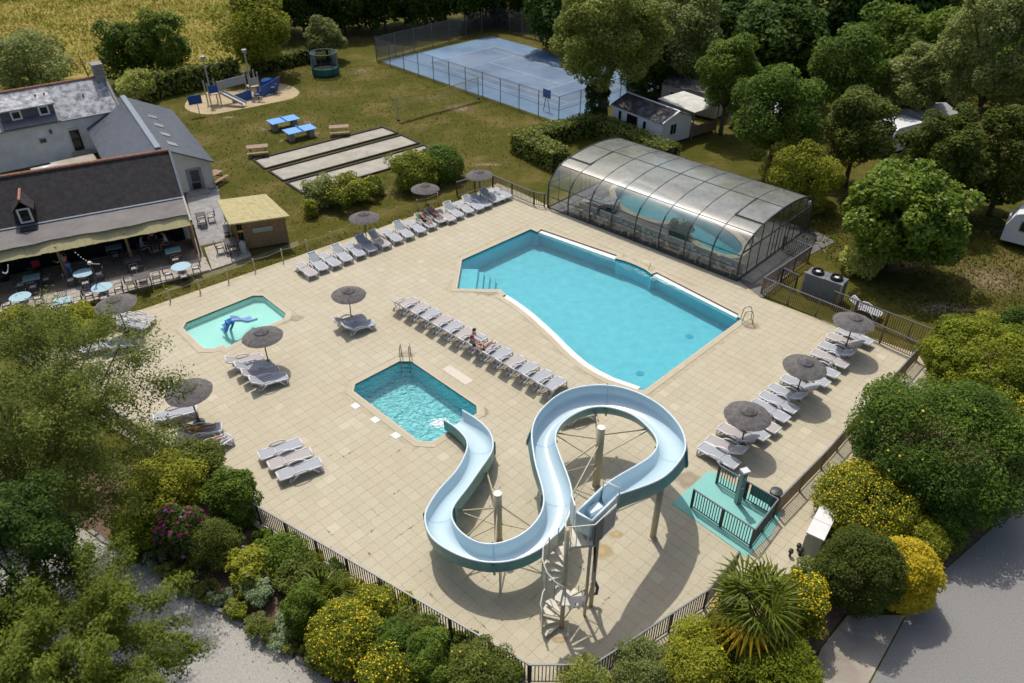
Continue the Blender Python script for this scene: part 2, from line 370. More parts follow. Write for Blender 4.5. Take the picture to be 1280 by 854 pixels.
for nm, c in (('c_red', (.36, .035, .03)), ('c_yellow', (.70, .46, .03)), ('c_navy', (.03, .06, .16)), ('c_blue', (.10, .25, .50)), ('c_white', (.70, .72, .75)), ('c_green', (.02, .30, .13)), ('c_black', (.02, .02, .022)), ('c_grey', (.25, .26, .28))):
    M[nm] = pmat(nm[2:] + '_cloth', c, .8, var=.1)
M['straw'] = pmat('straw_hat', (.55, .40, .22), .85, var=.12)
# foliage
M['l_oak'] = leafmat('leaf_mid_green', (.022, .042, .010), (.050, .085, .018), (.105, .150, .036))
M['l_dark'] = leafmat('leaf_dark_green', (.012, .026, .008), (.026, .050, .014), (.055, .090, .026))
M['l_conifer'] = leafmat('conifer_green', (.018, .028, .009), (.036, .052, .014), (.072, .096, .026), .6)
M['l_silver'] = leafmat('leaf_silver_green', (.040, .055, .026), (.085, .110, .058), (.165, .195, .120))
M['l_willow'] = leafmat('leaf_willow', (.045, .060, .018), (.095, .120, .040), (.20, .225, .110))
M['l_lime'] = leafmat('leaf_lime', (.060, .075, .012), (.120, .140, .024), (.20, .215, .045))
M['l_fig'] = leafmat('leaf_broad', (.018, .040, .010), (.060, .100, .020), (.15, .20, .060), .35)
M['l_olive'] = leafmat('leaf_olive', (.024, .038, .011), (.050, .070, .021), (.115, .138, .050))
M['l_shade'] = leafmat('leaf_shade_tree', (.026, .044, .009), (.056, .080, .016), (.115, .142, .038))
M['l_acacia'] = leafmat('leaf_acacia', (.034, .052, .008), (.080, .105, .014), (.150, .175, .026))
M['l_pitto'] = leafmat('leaf_pittosporum', (.016, .036, .010), (.042, .075, .018), (.085, .130, .032))
M['l_broom'] = leafmat('leaf_broom', (.032, .050, .010), (.070, .095, .018), (.125, .150, .032))
M['l_gold'] = leafmat('leaf_golden', (.10, .095, .012), (.22, .195, .022), (.32, .28, .05))
M['l_blue'] = leafmat('leaf_glaucous', (.07, .10, .10), (.12, .165, .165), (.19, .25, .26))
M['l_variegated'] = leafmat('leaf_variegated', (.06, .085, .03), (.16, .19, .085), (.34, .36, .20))
M['l_hedge'] = leafmat('leaf_hedge', (.03, .048, .012), (.075, .10, .028), (.15, .17, .065))
M['l_palm'] = leafmat('palm_blade', (.045, .060, .012), (.09, .115, .022), (.16, .175, .035), .35, .15)
M['l_palmold'] = leafmat('palm_old_blade', (.20, .14, .02), (.36, .27, .03), (.45, .36, .06), .5, .15)
M['f_yellow'] = leafmat('petal_yellow', (.60, .40, .01), (.74, .54, .014), (.82, .66, .04), .6, .2)
M['f_pink'] = leafmat('petal_pink', (.30, .02, .14), (.48, .05, .22), (.62, .16, .36), .6, .2)
M['f_mauve'] = leafmat('petal_mauve', (.16, .14, .42), (.26, .22, .55), (.38, .34, .65), .6, .2)

# ---------------------------------------------------------------- outlines read off the photo
def gl(pts, z=0): return [g(x, y, z) for x, y in pts]
FT = 1.1                                                  # top rail height of the bar fences
f_left = gl([(88, 478), (208, 555), (320, 632), (662, 831)], FT)
f_front = gl([(662, 831), (741, 831)], FT)
f_right = gl([(741, 831), (885, 738), (924, 690)], FT)
f_east = gl([(976.7, 621), (1033, 564), (1153, 430)], FT)
f_north = gl([(1153, 430), (1062, 389), (955.5, 347)], FT)
f_pump = gl([(955.5, 347), (1014.6, 308), (982, 295)], FT)
f_outer = gl([(1044, 364), (1073, 376), (1112, 391), (1172, 414)], FT)
f_lawn = gl([(570.6, 227.6), (593, 221), (616, 219), (640, 229), (667.6, 240), (681, 242)], FT)
def flat(p): return Vector((p.x, p.y, 0))
deck = [g(20, 440), g(100, 408), g(180, 386), g(320, 338), g(575, 250), g(622, 229), g(652, 241), g(686, 257.5), g(922, 350), g(950, 371.5), g(1148, 443), g(1165, 470), g(1105, 545), g(1040, 690), g(1003, 738)]
deck += [flat(f_right[1]) + Vector((.25, -.2, 0)), flat(f_front[1]) + Vector((.1, -.2, 0)), flat(f_front[0]) + Vector((-.1, -.2, 0)), flat(f_left[2]) + Vector((-.1, -.2, 0)), flat(f_left[1]) + Vector((-.1, -.2, 0)), flat(f_left[0]) + Vector((-.1, -.2, 0))]
big = gl([(663.5, 286.2), (671.5, 289.8), (676.1, 286.2), (772.2, 319), (769.8, 322.9), (780.8, 325.8), (794.9, 331.1), (807.5, 337), (814.5, 342.5), (820.8, 339.9), (924.3, 392.7), (922.3, 396), (927.4, 399), (805.1, 489), (794, 486.7), (760, 474.9), (742, 465.8), (727.8, 456.9), (714, 445.5), (701.2, 433.3), (690, 421.5), (679.2, 411.4), (662, 395.7), (651, 387), (641.6, 380), (626.7, 370.4), (631.4, 368), (625.1, 362.5), (570.7, 361.4), (576.9, 324.9)])
splash = gl([(498.9, 451.4), (514.4, 451.4), (596.4, 507.1), (597, 517), (540.5, 553), (523, 552), (441, 489.1), (443.4, 480)])
kid = gl([(232, 403), (316, 369.3), (329, 369.3), (358, 392), (356, 398), (332, 409), (283, 435.5), (279, 432), (268, 436), (254, 436), (228, 410.5)])
indoor = gl([(768, 238), (772, 250), (785, 262), (805, 271), (828, 277), (842, 275), (856, 280), (864, 295), (880, 307), (902, 317), (920, 318.5), (929, 309), (918, 294), (892, 277), (862, 260), (832, 243), (800, 229), (780, 226)])
indoor = [Vector(p) for p in smooth_line([(p.x, p.y, 0) for p in indoor] + [indoor[0]], 4)[:-1]]
POOLS = [big, splash, kid, indoor]

# ---------------------------------------------------------------- ground
GZ = -.06
struct(sheet('ground', [(-260, -40), (260, -40), (260, 420), (-260, 420)], [offset_poly(p, .1) for p in POOLS], GZ, M['grass']))
struct(sheet('meadow', [g(-260, 118), g(-40, 108), g(60, 100), g(170, 92), g(300, 80), g(330, 62), g(330, 30), g(345, 8), g(300, -35), g(-300, -35)], [], GZ + .004, M['field']))
path_p = [g(-120, 560), g(-20, 610), g(70, 640), g(105, 662), g(150, 690), g(200, 722), g(262, 757), g(330, 800), g(400, 843), g(470, 905), g(560, 1000), g(250, 1000), g(150, 900), g(40, 800), g(-120, 720)]
struct(sheet('gravel_path', path_p, [], GZ + .004, M['gravelpath']))
struct(sheet('car_park', [g(1380, 560), g(1280, 606), g(1240, 660), g(1178, 715), g(1140, 757), g(1085, 860), g(1040, 960), g(1500, 960), g(1500, 560)], [], GZ + .004, M['asphalt']))
struct(sheet('bed_soil', [g(-60, 560), flat(f_left[1]) + Vector((-.3, -.35, 0)), flat(f_left[2]) + Vector((-.3, -.35, 0)), flat(f_front[0]) + Vector((-.1, -.35, 0)), flat(f_front[1]) + Vector((.1, -.35, 0)), flat(f_right[1]) + Vector((.4, -.3, 0)), g(1003, 745), g(1045, 690), g(1112, 548), g(1172, 470), g(1300, 440), g(1420, 520), g(1275, 610), g(1232, 665), g(1172, 718), g(1060, 762), g(1010, 830), g(980, 960), g(560, 1000), g(476, 905), g(404, 841), g(334, 797), g(268, 754), g(205, 719), g(154, 686), g(110, 660), g(74, 637), g(-20, 606)], [], GZ + .008, M['soil']))
struct(sheet('concrete_apron', [g(1028, 808), g(1060, 768), g(1132, 768), g(1081, 862), g(1010, 960), g(960, 960)], [], GZ + .02, M['concrete']))
struct(sheet('sand_pit', [Vector((p.x, p.y, 0)) for p in smooth_line([g(*q) for q in ((231, 130), (236, 124), (255, 118), (300, 112), (335, 106), (352, 104), (366, 108), (374, 115), (366, 122), (345, 127), (305, 135), (265, 142), (243, 140), (232, 135), (231, 130))], 4)[:-1]], [], GZ + .004, M['sand']))
def blob(cx, cy, rx, ry, seed, n=22):
    rr = random.Random(seed); c = g(cx, cy); e = g(cx + rx, cy); h = g(cx, cy - ry); a, b_ = (e - c).length, (h - c).length
    return [c + Vector((a * math.cos(t) * (k := rr.uniform(.95, 1.05)), b_ * math.sin(t) * k, 0)) for t in [2 * math.pi * i / n for i in range(n)]]
M['worn'] = grassmat('worn_turf', ((.34, (.15, .125, .05)), (.5, (.25, .195, .095)), (.7, (.36, .29, .17))))
def soften(m):
    """a ragged rim: the patch thins out into the turf below it"""
    t = m.node_tree; N = t.nodes; Lk = t.links.new; tc_ = N.new('ShaderNodeTexCoord'); mp = N.new('ShaderNodeMapping'); mp.inputs['Location'].default_value = (-1, -1, 0); mp.inputs['Scale'].default_value = (2, 2, 0); Lk(tc_.outputs['Generated'], mp.inputs[0])
    ln_ = N.new('ShaderNodeVectorMath'); ln_.operation = 'LENGTH'; Lk(mp.outputs[0], ln_.inputs[0]); nz = N.new('ShaderNodeTexNoise'); nz.inputs['Scale'].default_value = 1.6; nz.inputs['Detail'].default_value = 6; nz.inputs['Roughness'].default_value = .7
    Lk(N.new('ShaderNodeNewGeometry').outputs['Position'], nz.inputs['Vector']); a = N.new('ShaderNodeMath'); a.operation = 'MULTIPLY_ADD'; Lk(nz.outputs['Fac'], a.inputs[0]); a.inputs[1].default_value = 1.3; Lk(ln_.outputs['Value'], a.inputs[2])
    mr = N.new('ShaderNodeMapRange'); mr.inputs[1].default_value = .75; mr.inputs[2].default_value = 1.45; mr.inputs[3].default_value = .95; mr.inputs[4].default_value = 0; Lk(a.outputs[0], mr.inputs[0])
    tr = N.new('ShaderNodeBsdfTransparent'); mx = N.new('ShaderNodeMixShader'); Lk(mr.outputs[0], mx.inputs[0]); Lk(tr.outputs[0], mx.inputs[1]); Lk(N['Principled BSDF'].outputs[0], mx.inputs[2]); Lk(mx.outputs[0], N['Material Output'].inputs['Surface'])
soften(M['worn'])
for i, q in enumerate(((330, 161, 16, 4), (385, 152, 14, 4), (352, 175, 7, 3), (396, 166, 8, 3), (453, 88, 19, 5), (575, 135, 28, 8), (665, 192, 20, 3), (285, 146, 14, 3), (1130, 330, 60, 16), (1240, 350, 60, 24), (1180, 385, 60, 10), (470, 240, 40, 5), (610, 205, 30, 4), (1030, 312, 14, 4))):
    struct(sheet('worn_patch', blob(*q, seed=i), [], GZ + .006, M['worn']))
struct(sheet('gravel_yard', [g(232, 242), g(272, 232), g(284, 292), g(282, 300), g(246, 307), g(240, 275)], [], GZ + .004, pmat('grey_gravel', (.24, .235, .23), .95, col2=(.36, .355, .35), scale=2, detail=10, world=True)))
struct(sheet('gravel_verge', [g(246, 345), g(372, 300), g(374, 306), g(180, 374)], [], GZ + .007, pmat('verge_grit', (.20, .17, .11), .95, col2=(.12, .125, .035), scale=2.5, detail=10, world=True)))

# ---------------------------------------------------------------- pool deck of slabs
dslab = sheet('pool_deck', deck, [offset_poly(p, .02) for p in POOLS[:3]], -.007, M['grout']); struct(dslab)
edge = MB(); n = len(deck)
for i in range(n):
    a, b = deck[i], deck[(i + 1) % n]
    edge.quad((a.x, a.y, -.007), (b.x, b.y, -.007), (b.x, b.y, -.10), (a.x, a.y, -.10))
edge.build('deck_edge', M['grout'], dslab)
random.seed(5); T = .5; cells = []
pcull = [offset_poly(p, .12) for p in POOLS[:3]]; dcull = offset_poly(deck, -.03)
for i in range(-90, 91):
    for j in range(-10, 130):
        c = AX * (i * T + T / 2) + BX * (j * T + T / 2)
        if not (-36 < c.x < 26 and 12 < c.y < 60): continue
        cs = [c + AX * sx * .24 + BX * sy * .24 for sx, sy in ((-1, -1), (1, -1), (1, 1), (-1, 1))]
        if all(inside(q, dcull) for q in cs) and not any(inside(q, p) for q in cs + [c] for p in pcull):
            cells.append((c, depth(c)))
cells.sort(key=lambda q: q[1])
tm = MB(); hh = T / 2 - .0055
tm.add([(-hh, -hh, 0), (hh, -hh, 0), (hh, hh, 0), (-hh, hh, 0), (-hh, -hh, -.03), (hh, -hh, -.03), (hh, hh, -.03), (-hh, hh, -.03)],
       [(0, 1, 2, 3), (0, 4, 5, 1), (1, 5, 6, 2), (2, 6, 7, 3), (3, 7, 4, 0)])
t0 = None; rest = MB()
vis = [q for q in cells if -40 < (640 + FPX * q[0].x / q[1]) < 1320]
for k, (c, d) in enumerate(vis[:300]):
    rot = (random.gauss(0, .002), random.gauss(0, .002), ANG_A); loc = (c.x, c.y, random.gauss(0, .0008))
    if t0 is None: t0 = tm.build('paving_slab', M['tile'], dslab); t0.location = loc; t0.rotation_euler = rot
    else: inst('paving_slab', t0, dslab, loc, rot)
used = set(id(q) for q in vis[:300])
for q in cells:
    if id(q) in used: continue
    c = q[0]; h = random.gauss(0, .0008); tx, ty = random.gauss(0, .003), random.gauss(0, .003); z = lambda sx, sy: h + (sx * tx + sy * ty) * hh
    cs = [(-1, -1), (1, -1), (1, 1), (-1, 1)]; top = [c + AX * sx * hh + BX * sy * hh + Vector((0, 0, z(sx, sy))) for sx, sy in cs]
    rest.add(top + [p - Vector((0, 0, .03)) for p in top], [(0, 1, 2, 3), (0, 4, 5, 1), (1, 5, 6, 2), (2, 6, 7, 3), (3, 7, 4, 0)])
stuff(rest.build('paving_slabs_beyond', M['tile'], dslab))

# ---------------------------------------------------------------- pools
def pool(name, poly, depth_, water, liner, cop=.34, wz=-.10, coping=True, dk=True):
    n = len(poly); A = sum(poly[i].x * poly[(i + 1) % n].y - poly[(i + 1) % n].x * poly[i].y for i in range(n))
    P = poly if A > 0 else poly[::-1]
    b = MB()
    for i in range(n):
        a, c = P[i], P[(i + 1) % n]; b.quad((a.x, a.y, -.0), (c.x, c.y, -.0), (c.x, c.y, -depth_), (a.x, a.y, -depth_))
    b.f = [f[::-1] for f in b.f]
    basin = struct(b.build(name, M['linershade' if liner != 'linerkid' else 'linerkid'])); fl = sheet('pool_floor', P, [], -depth_, M[liner]); fl.parent = basin
    wl = MB()
    for i in range(n):
        a, c = P[i], P[(i + 1) % n]; d = (c - a)
        if d.length < .02: continue
        nn = Vector((-d.y, d.x, 0)).normalized() * .006
        wl.quad(a + nn + Vector((0, 0, -.035)), c + nn + Vector((0, 0, -.035)), c + nn + Vector((0, 0, wz - .02)), a + nn + Vector((0, 0, wz - .02)))
    wl.build('waterline_band', M['wline'], basin)
    o1 = offset_poly(P, cop); cp = MB()
    if coping:
        inn = offset_poly(P, -.035)
        for i in range(n):
            j = (i + 1) % n
            q = [(inn[i], .012), (inn[j], .012), (o1[j], .012), (o1[i], .012)]
            cp.quad(*[(v.x, v.y, z) for v, z in q])
            cp.quad((inn[i].x, inn[i].y, .012), (inn[i].x, inn[i].y, -.035), (inn[j].x, inn[j].y, -.035), (inn[j].x, inn[j].y, .012))
            cp.quad((o1[i].x, o1[i].y, .012), (o1[j].x, o1[j].y, .012), (o1[j].x, o1[j].y, -.02), (o1[i].x, o1[i].y, -.02))
        cp.f = [f[::-1] for f in cp.f]
        cp.build('coping', M['tile'], basin)
        lp = MB()
        for i in range(n):
            j = (i + 1) % n; ou = offset_poly(P, .05)
            lp.quad((inn[i].x, inn[i].y, .016), (ou[i].x, ou[i].y, .016), (ou[j].x, ou[j].y, .016), (inn[j].x, inn[j].y, .016))
        lp.build('coping_lip', M['coping'], basin)
    wt = sheet('pool_water', offset_poly(P, -.004), [], wz, M[water]); struct(wt)
    return basin, wt
bb, _ = pool('big_pool', big, 1.25, 'water', 'liner', .3)
pool('splash_pool', splash, 1.15, 'waterchop', 'linerdeep')
pool('paddling_pool', kid, .42, 'waterkid', 'linerkid')
pool('indoor_pool', indoor, 1.0, 'water', 'liner', .42)
# white overflow ledges just under the rim of the big pool, the steps, the outlets
def strip(pa, pb, z0, z1):
    mb = MB()
    for i in range(len(pa) - 1):
        a, b, c, d = pa[i], pa[i + 1], pb[i + 1], pb[i]
        q = [Vector((p.x, p.y, z1)) for p in (a, b, c, d)]; r_ = [Vector((p.x, p.y, z0)) for p in (a, b, c, d)]
        mb.add(q + r_, [(0, 1, 2, 3), (3, 2, 6, 7), (1, 0, 4, 5), (0, 3, 7, 4), (2, 1, 5, 6)])
    return mb
strip(gl([(677, 287.5), (771.5, 320)], -.1), gl([(672.5, 290.5), (768.5, 324.5)], -.1), -.30, -.09).build('overflow_gutter', M['gutter'], bb)
strip(gl([(821.2, 341), (923.5, 393.2)], -.1), gl([(816.5, 344.5), (920.8, 397.5)], -.1), -.30, -.09).build('overflow_gutter', M['gutter'], bb)
cur = [Vector((p.x, p.y, 0)) for p in big[14:26]]
inn = [p + Vector((.30, .26, 0)) * (1.15) for p in cur]; inn2 = [p - Vector((.02, .02, 0)) for p in cur]
strip(inn2, inn, -.32, -.09).build('overflow_gutter', M['gutter'], bb)
e0, e1 = big[29], big[28]; up = (big[0] - big[29]).normalized()
side = (big[27] - big[28]).normalized()
for k in range(4):
    off0, off1 = .0, 1.15 + k * .38
    a, b = e0 + side * off0 + (e1 - e0) * .18, e1
    z = -.30 - .22 * k
    q = [a, a + side * off1, e1 + side * off1, e1]
    if k == 0: first = True
    mb = MB(); mb.add([(p.x, p.y, z) for p in q] + [(p.x, p.y, -1.25) for p in q], [(3, 2, 1, 0), (1, 2, 6, 5), (0, 1, 5, 4)])
    st = mb.build('pool_step', M['liner'], bb)
    p0, p1 = q[1], q[2]; MB().bar((p0.x, p0.y, z + .003), (p1.x, p1.y, z + .003), .05, .012).build('step_edge', M['step'], st)
for px, py in ((862, 421), (800, 467)):
    c = g(px, py, -1.24); MB().lathe([(0, .012), (.22, .012), (.24, 0)], 14, c).build('floor_outlet', M['step'], bb)
for px, py, w_, l in ((572, 469, .55, 1.9), (444.5, 507.5, .34, .42), (469, 525, .34, .42), (494.5, 544.5, .34, .42)):
    c = g(px, py); mb = MB().box((c.x, c.y, .008), (l, w_, .012), ANG_A)
    o = mb.build('pale_insert_slab' if w_ > .5 else 'depth_marker_tile', M['line'] if w_ < .5 else pmat('pale_slab', (.60, .55, .45), .7, var=.06), dslab)

# ladders and handrails
def handrail(base, dirv, name, label):
    t = thing(name, label, 'pool ladder', base, math.atan2(dirv.y, dirv.x))
    for s in (-.25, .25):
        MB().tube([(-.5, s, 0), (-.48, s, .55), (-.38, s, .82), (-.15, s, .88), (.02, s, .7), (.08, s, .2), (.08, s, -.85)], .03, 6).build('grab_rail', M['chrome'], t, True)
    for k in range(3): MB().box((.08, 0, -.2 - .27 * k), (.09, .5, .03)).build('rung', M['chrome'], t)
    return t
M['chrome'] = pmat('polished_steel', (.50, .47, .40), .25, var=.08, metal=.8)
handrail(g(506.5, 450.5), Vector((0, -1, 0)), 'pool_ladder', 'polished steel ladder at the top corner of the small splash pool')
handrail(g(928.5, 401.5), (Vector((-.95, .1, 0))), 'pool_ladder', 'polished steel ladder at the right corner of the big pool')
t = thing('grab_rail_pair', 'small curved grab rail on the far edge of the big pool', 'handrail', g(809, 336.5), ANG_A)
MB().tube([(.1, 0, 0), (.15, .1, .35), (.1, .25, .5), (0, .35, .45)], .025, 6).build('grab_rail', M['chrome'], t, True)

# ---------------------------------------------------------------- foliage
def rand_dirs(rng, n):
    v = rng.normal(size=(n, 3)); return v / np.linalg.norm(v, axis=1)[:, None]
def leaf_mesh(name, P, Nn, size, tint, rng, asp=.55, long=None):
    """one diamond-shaped leaf per point"""
    n = len(P); T_ = rand_dirs(rng, n)
    if long is not None: T_ = long + T_ * .5
    T_ -= Nn * np.sum(T_ * Nn, axis=1)[:, None]; T_ /= np.linalg.norm(T_, axis=1)[:, None] + 1e-9
    B_ = np.cross(Nn, T_); s = size[:, None]
    V = np.stack([P - T_ * s * .5, P + B_ * s * asp * .5 - Nn * s * .06, P + T_ * s * .5 - Nn * s * .16, P - B_ * s * asp * .5 - Nn * s * .06], 1).reshape(-1, 3)
    me = bpy.data.meshes.new(name); me.vertices.add(n * 4); me.vertices.foreach_set('co', V.astype(np.float32).ravel())
    me.loops.add(n * 4); me.loops.foreach_set('vertex_index', np.arange(n * 4, dtype=np.int32))
    me.polygons.add(n); me.polygons.foreach_set('loop_start', np.arange(0, n * 4, 4, dtype=np.int32))
    at = me.attributes.new('tint', 'FLOAT', 'FACE'); at.data.foreach_set('value', np.clip(tint, 0, 1).astype(np.float32))
    me.update(calc_edges=True); return me
def crown_points(rng, rad, n, nclump, cr, bottom=-.45, fill=.12, shape='round'):
    rx, ry, rz = rad; d = rand_dirs(rng, nclump * 4); d = d[d[:, 2] > bottom][:nclump]
    f = rng.uniform(.55, .92, len(d))[:, None] * rng.uniform(.82, 1.08, len(d))[:, None] if shape not in ('tight', 'airy', 'clumpy') else rng.uniform(.70, .92, len(d))[:, None] if shape == 'clumpy' else (rng.uniform(.80, .90, len(d))[:, None] if shape == 'tight' else rng.uniform(.2, 1.1, len(d))[:, None] ** .65)
    C = d * f * np.array(rad)
    if shape == 'cone':
        h = (C[:, 2] / rz + 1) / 2; k = np.clip(1.25 - h, .12, 1.05); C[:, 0] *= k; C[:, 1] *= k
    r0 = cr * min(rx, ry, rz * 1.2); cs = r0 * rng.uniform(.6, 1.3, len(C))
    if shape == 'cone': cs *= np.clip(1.35 - (C[:, 2] / rz + 1) / 2, .4, 1.2)
    w_ = cs ** 2; ci = rng.choice(len(C), n, p=w_ / w_.sum()); dd = rand_dirs(rng, n)
    out = C[ci] / np.array(rad); dd = dd + out * .55 + np.array([0, 0, .25]); dd /= np.linalg.norm(dd, axis=1)[:, None]
    rr = np.where(rng.random(n) < fill, rng.uniform(.2, .8, n), rng.uniform(.8, 1.08, n))
    P = C[ci] + dd * (cs[ci] * rr)[:, None] * np.array([1, 1, .85])
    if shape == 'airy':                                  # sprays drawn out along the boughs instead of balls
        ou = out / (np.linalg.norm(out, axis=1)[:, None] + 1e-6) + rng.normal(size=(len(C), 3))[ci] * .35; ou /= np.linalg.norm(ou, axis=1)[:, None]
        of = (P - C[ci]) * rng.uniform(.45, 1.5, len(P))[:, None]; al = np.sum(of * ou, axis=1)[:, None]; P = C[ci] + of * .72 + ou * al * 1.0
    ct = rng.uniform(0, 1, len(C))
    return P, dd, ct[ci], C
def crown(name, rad, n, leaf, seed, nclump=40, cr=.42, bottom=-.45, fill=.15, shape='round', asp=.55, up=.5, droop=0):
    rng = np.random.default_rng(seed)
    P, dd, ct, C = crown_points(rng, rad, n, nclump, cr, bottom, fill, shape)
    N_ = dd * .5 + np.array([0, 0, up * 1.5]) + rng.normal(size=P.shape) * .5; N_ /= np.linalg.norm(N_, axis=1)[:, None]
    sz = leaf * rng.uniform(.55, 1.4, len(P)); tint = .15 + .5 * rng.random(len(P)) + .3 * ct if shape != 'clumpy' else .05 + .35 * rng.random(len(P)) + .6 * ct
    lg = np.tile(np.array([0, 0, -1.0]), (len(P), 1)) * droop if droop else None
    return leaf_mesh(name, P, N_, sz, tint, rng, asp, lg), P, dd, C
def flowers(name, P, dd, n, size, seed, spread=.06, upper=.0):
    rng = np.random.default_rng(seed); ok = np.where((dd[:, 2] > upper))[0]; i = rng.choice(ok, n)
    Q = P[i] + dd[i] * spread + rng.normal(size=(n, 3)) * .03
    N_ = dd[i] + np.array([0, 0, .6]) + rng.normal(size=(n, 3)) * .3; N_ /= np.linalg.norm(N_, axis=1)[:, None]
    return leaf_mesh(name, Q, N_, size * rng.uniform(.6, 1.3, n), rng.random(n), rng, .95)
def trunk_mesh(h, r, C, seed, lean=(0, 0), nl=7, split=.45):
    """tapered trunk that forks into limbs reaching for the crown's clumps; z=0 at the foot"""
    rr = random.Random(seed); mb = MB(); top = Vector((lean[0], lean[1], h))
    fork = Vector((lean[0] * split, lean[1] * split, h * split))
    mid = fork * .5 + Vector((rr.uniform(-.1, .1) * h * .2, rr.uniform(-.1, .1) * h * .2, 0))
    mb.tube([(0, 0, -.15), mid, fork], [r * 1.15, r * .9, r * .75], 8)
    for c in rr.sample(C, min(nl, len(C))):
        c = Vector(c) + top * 0 + Vector((lean[0], lean[1], 0)); m_ = fork.lerp(c, .5) + Vector((rr.uniform(-.2, .2), rr.uniform(-.2, .2), rr.uniform(0, .3)))
        mb.tube([fork, m_, c], [r * .5, r * .3, r * .08], 6)
    return mb
def px_crown(x0, y0, x1, y1, base_py=None, sink=.82):
    """where a crown seen in a box of the photo stands: base point, centre height and radii"""
    cx, cy = (x0 + x1) / 2, (y0 + y1) / 2; d = ray(cx, cy).normalized(); el = math.asin(-d.z)
    hpx, wpx = (y1 - y0) / 2, (x1 - x0) / 2
    def at(Y):
        c = gy(cx, cy, Y); dist = depth(c); r = wpx * dist / FPX; H_ = hpx * dist / FPX
        rz = math.sqrt(max(H_ ** 2 - (r * math.sin(el)) ** 2, (.45 * r) ** 2)) / math.cos(el)
        return c, r, min(rz, 2.2 * r)
    if base_py is not None: Y = g(cx, base_py).y
    else:
        lo, hi = 4, 160
        for _ in range(50):
            Y = (lo + hi) / 2; c, r, rz = at(Y)
            if c.z > sink * rz + GZ: lo = Y
            else: hi = Y
    c, r, rz = at(Y); return Vector((c.x, c.y, GZ)), c.z - GZ, r, rz
PX2 = lambda dist: FPX / dist
def plant(kind, label, cat, box, mat_, base_py=None, n=6000, leaf=.2, seed=1, group=None, nclump=40, cr=.42, bottom=-.9, shape='round', trunk=True, asp=.55, tr=None, up=.5, droop=0, fl=None, sink=.82, fill=.15, nl=7, bark='bark', lean=(0, 0), yscale=1, foot=None):
    n = int(n * 1.75); leaf *= .72; nclump = int(nclump * 1.6); cr *= .8
    if shape == 'tight': nclump = 260; cr = .28; n = int(n * 1.25)
    if shape == 'clumpy': nclump = 170; cr = .27; n = int(n * 1.1)
    base, cz, r, rz = px_crown(*box, base_py=base_py, sink=sink)
    cz = max(cz, rz * .6)
    if foot:
        fp = g(*foot); lean = (base.x - fp.x, base.y - fp.y); base = Vector((fp.x, fp.y, GZ))
    t = thing(kind, label, cat, base, 0, group)
    me, P, dd, C = crown('crown' if trunk else 'foliage', (r * .93, r * .93 * yscale, rz * .93), n, leaf, seed, nclump, cr, bottom, fill, shape, asp, up, droop)
    o = link('crown' if trunk else 'foliage', me, M[mat_], t, loc=(lean[0], lean[1], cz))
    Cw = [Vector(c) + Vector((0, 0, cz)) for c in C]
    rt = tr or (.05 * r + .06)
    if trunk: trunk_mesh(max(cz, .6), rt, [c for c in Cw if c.z > cz * .4] or Cw, seed, lean, nl).build('trunk', M[bark], t, True)
    else:
        mb = MB(); rr = random.Random(seed)
        for c in rr.sample(Cw, min(9, len(Cw))): mb.tube([(rr.uniform(-.1, .1) * r, rr.uniform(-.1, .1) * r, -.05), (c.x * .4, c.y * .4, c.z * .6), (c.x, c.y, c.z)], [.035, .025, .01], 5)
        mb.build('stems', M[bark], t, True)
    if fl:
        for (nf, sf, mf, upf) in fl:
            stuff(link('flowers', flowers('flowers', P, dd, nf, sf, seed + 7, upper=upf), M[mf], t, loc=(lean[0], lean[1], cz)))
    return t
def hedge(label, pts, width, h, mat_, seed, dens=70, leaf=.2, group=None, light=None):
    """clipped hedge along a line: leafy faces round a twiggy core"""
    rng = np.random.default_rng(seed); t = thing('hedge', label, 'hedge', (pts[0].x, pts[0].y, GZ), 0, group); P, N_ = [], []; core = MB(); o = Vector((pts[0].x, pts[0].y, 0))
    for a, b in zip(pts, pts[1:]):
        a, b = flat(a) - o, flat(b) - o; d = b - a; L = d.length; x = d / L; y = Vector((-x.y, x.x, 0))
        core.box((a + b) / 2 + Vector((0, 0, h * .45)), (L, width * .72, h * .88), math.atan2(x.y, x.x))
        for (u0, u1, v0, v1, ax) in ((0, L, -width / 2, width / 2, 'top'), (0, L, 0, h, 's1'), (0, L, 0, h, 's2'), (-width / 2, width / 2, 0, h, 'e1'), (-width / 2, width / 2, 0, h, 'e2')):
            n = int((u1 - u0) * (v1 - v0) * dens); u = rng.uniform(u0, u1, n); v = rng.uniform(v0, v1, n); k = rng.normal(0, .07, n)
            X, Y_ = np.array(x), np.array(y); Z_ = np.array([0, 0, 1.]); A = np.array(a)
            if ax == 'top': p = A + u[:, None] * X + v[:, None] * Y_ + (h + k)[:, None] * Z_; nn = Z_
            elif ax in ('s1', 's2'):
                s = 1 if ax == 's1' else -1; p = A + u[:, None] * X + (s * (width / 2 + k))[:, None] * Y_ + v[:, None] * Z_; nn = Y_ * s
            else:
                s = 1 if ax == 'e1' else -1; p = A + ((L if s > 0 else 0) + s * k)[:, None] * X + u[:, None] * Y_ + v[:, None] * Z_; nn = X * s
            p = p + np.sin(p[:, :1] * 1.7 + p[:, 1:2] * 1.1) * .07 * nn
            P.append(p); N_.append(np.tile(nn, (n, 1)))
    P = np.concatenate(P); N_ = np.concatenate(N_) * .8 + rng.normal(size=P.shape) * .45 + np.array([0, 0, .3]); N_ /= np.linalg.norm(N_, axis=1)[:, None]
    link('foliage', leaf_mesh('foliage', P, N_, leaf * rng.uniform(.6, 1.4, len(P)), rng.random(len(P)), rng), M[mat_], t)
    core.build('branches', M['twig'], t)
    return t
M['twig'] = pmat('twiggy_core', (.018, .022, .01), .95, var=.4)

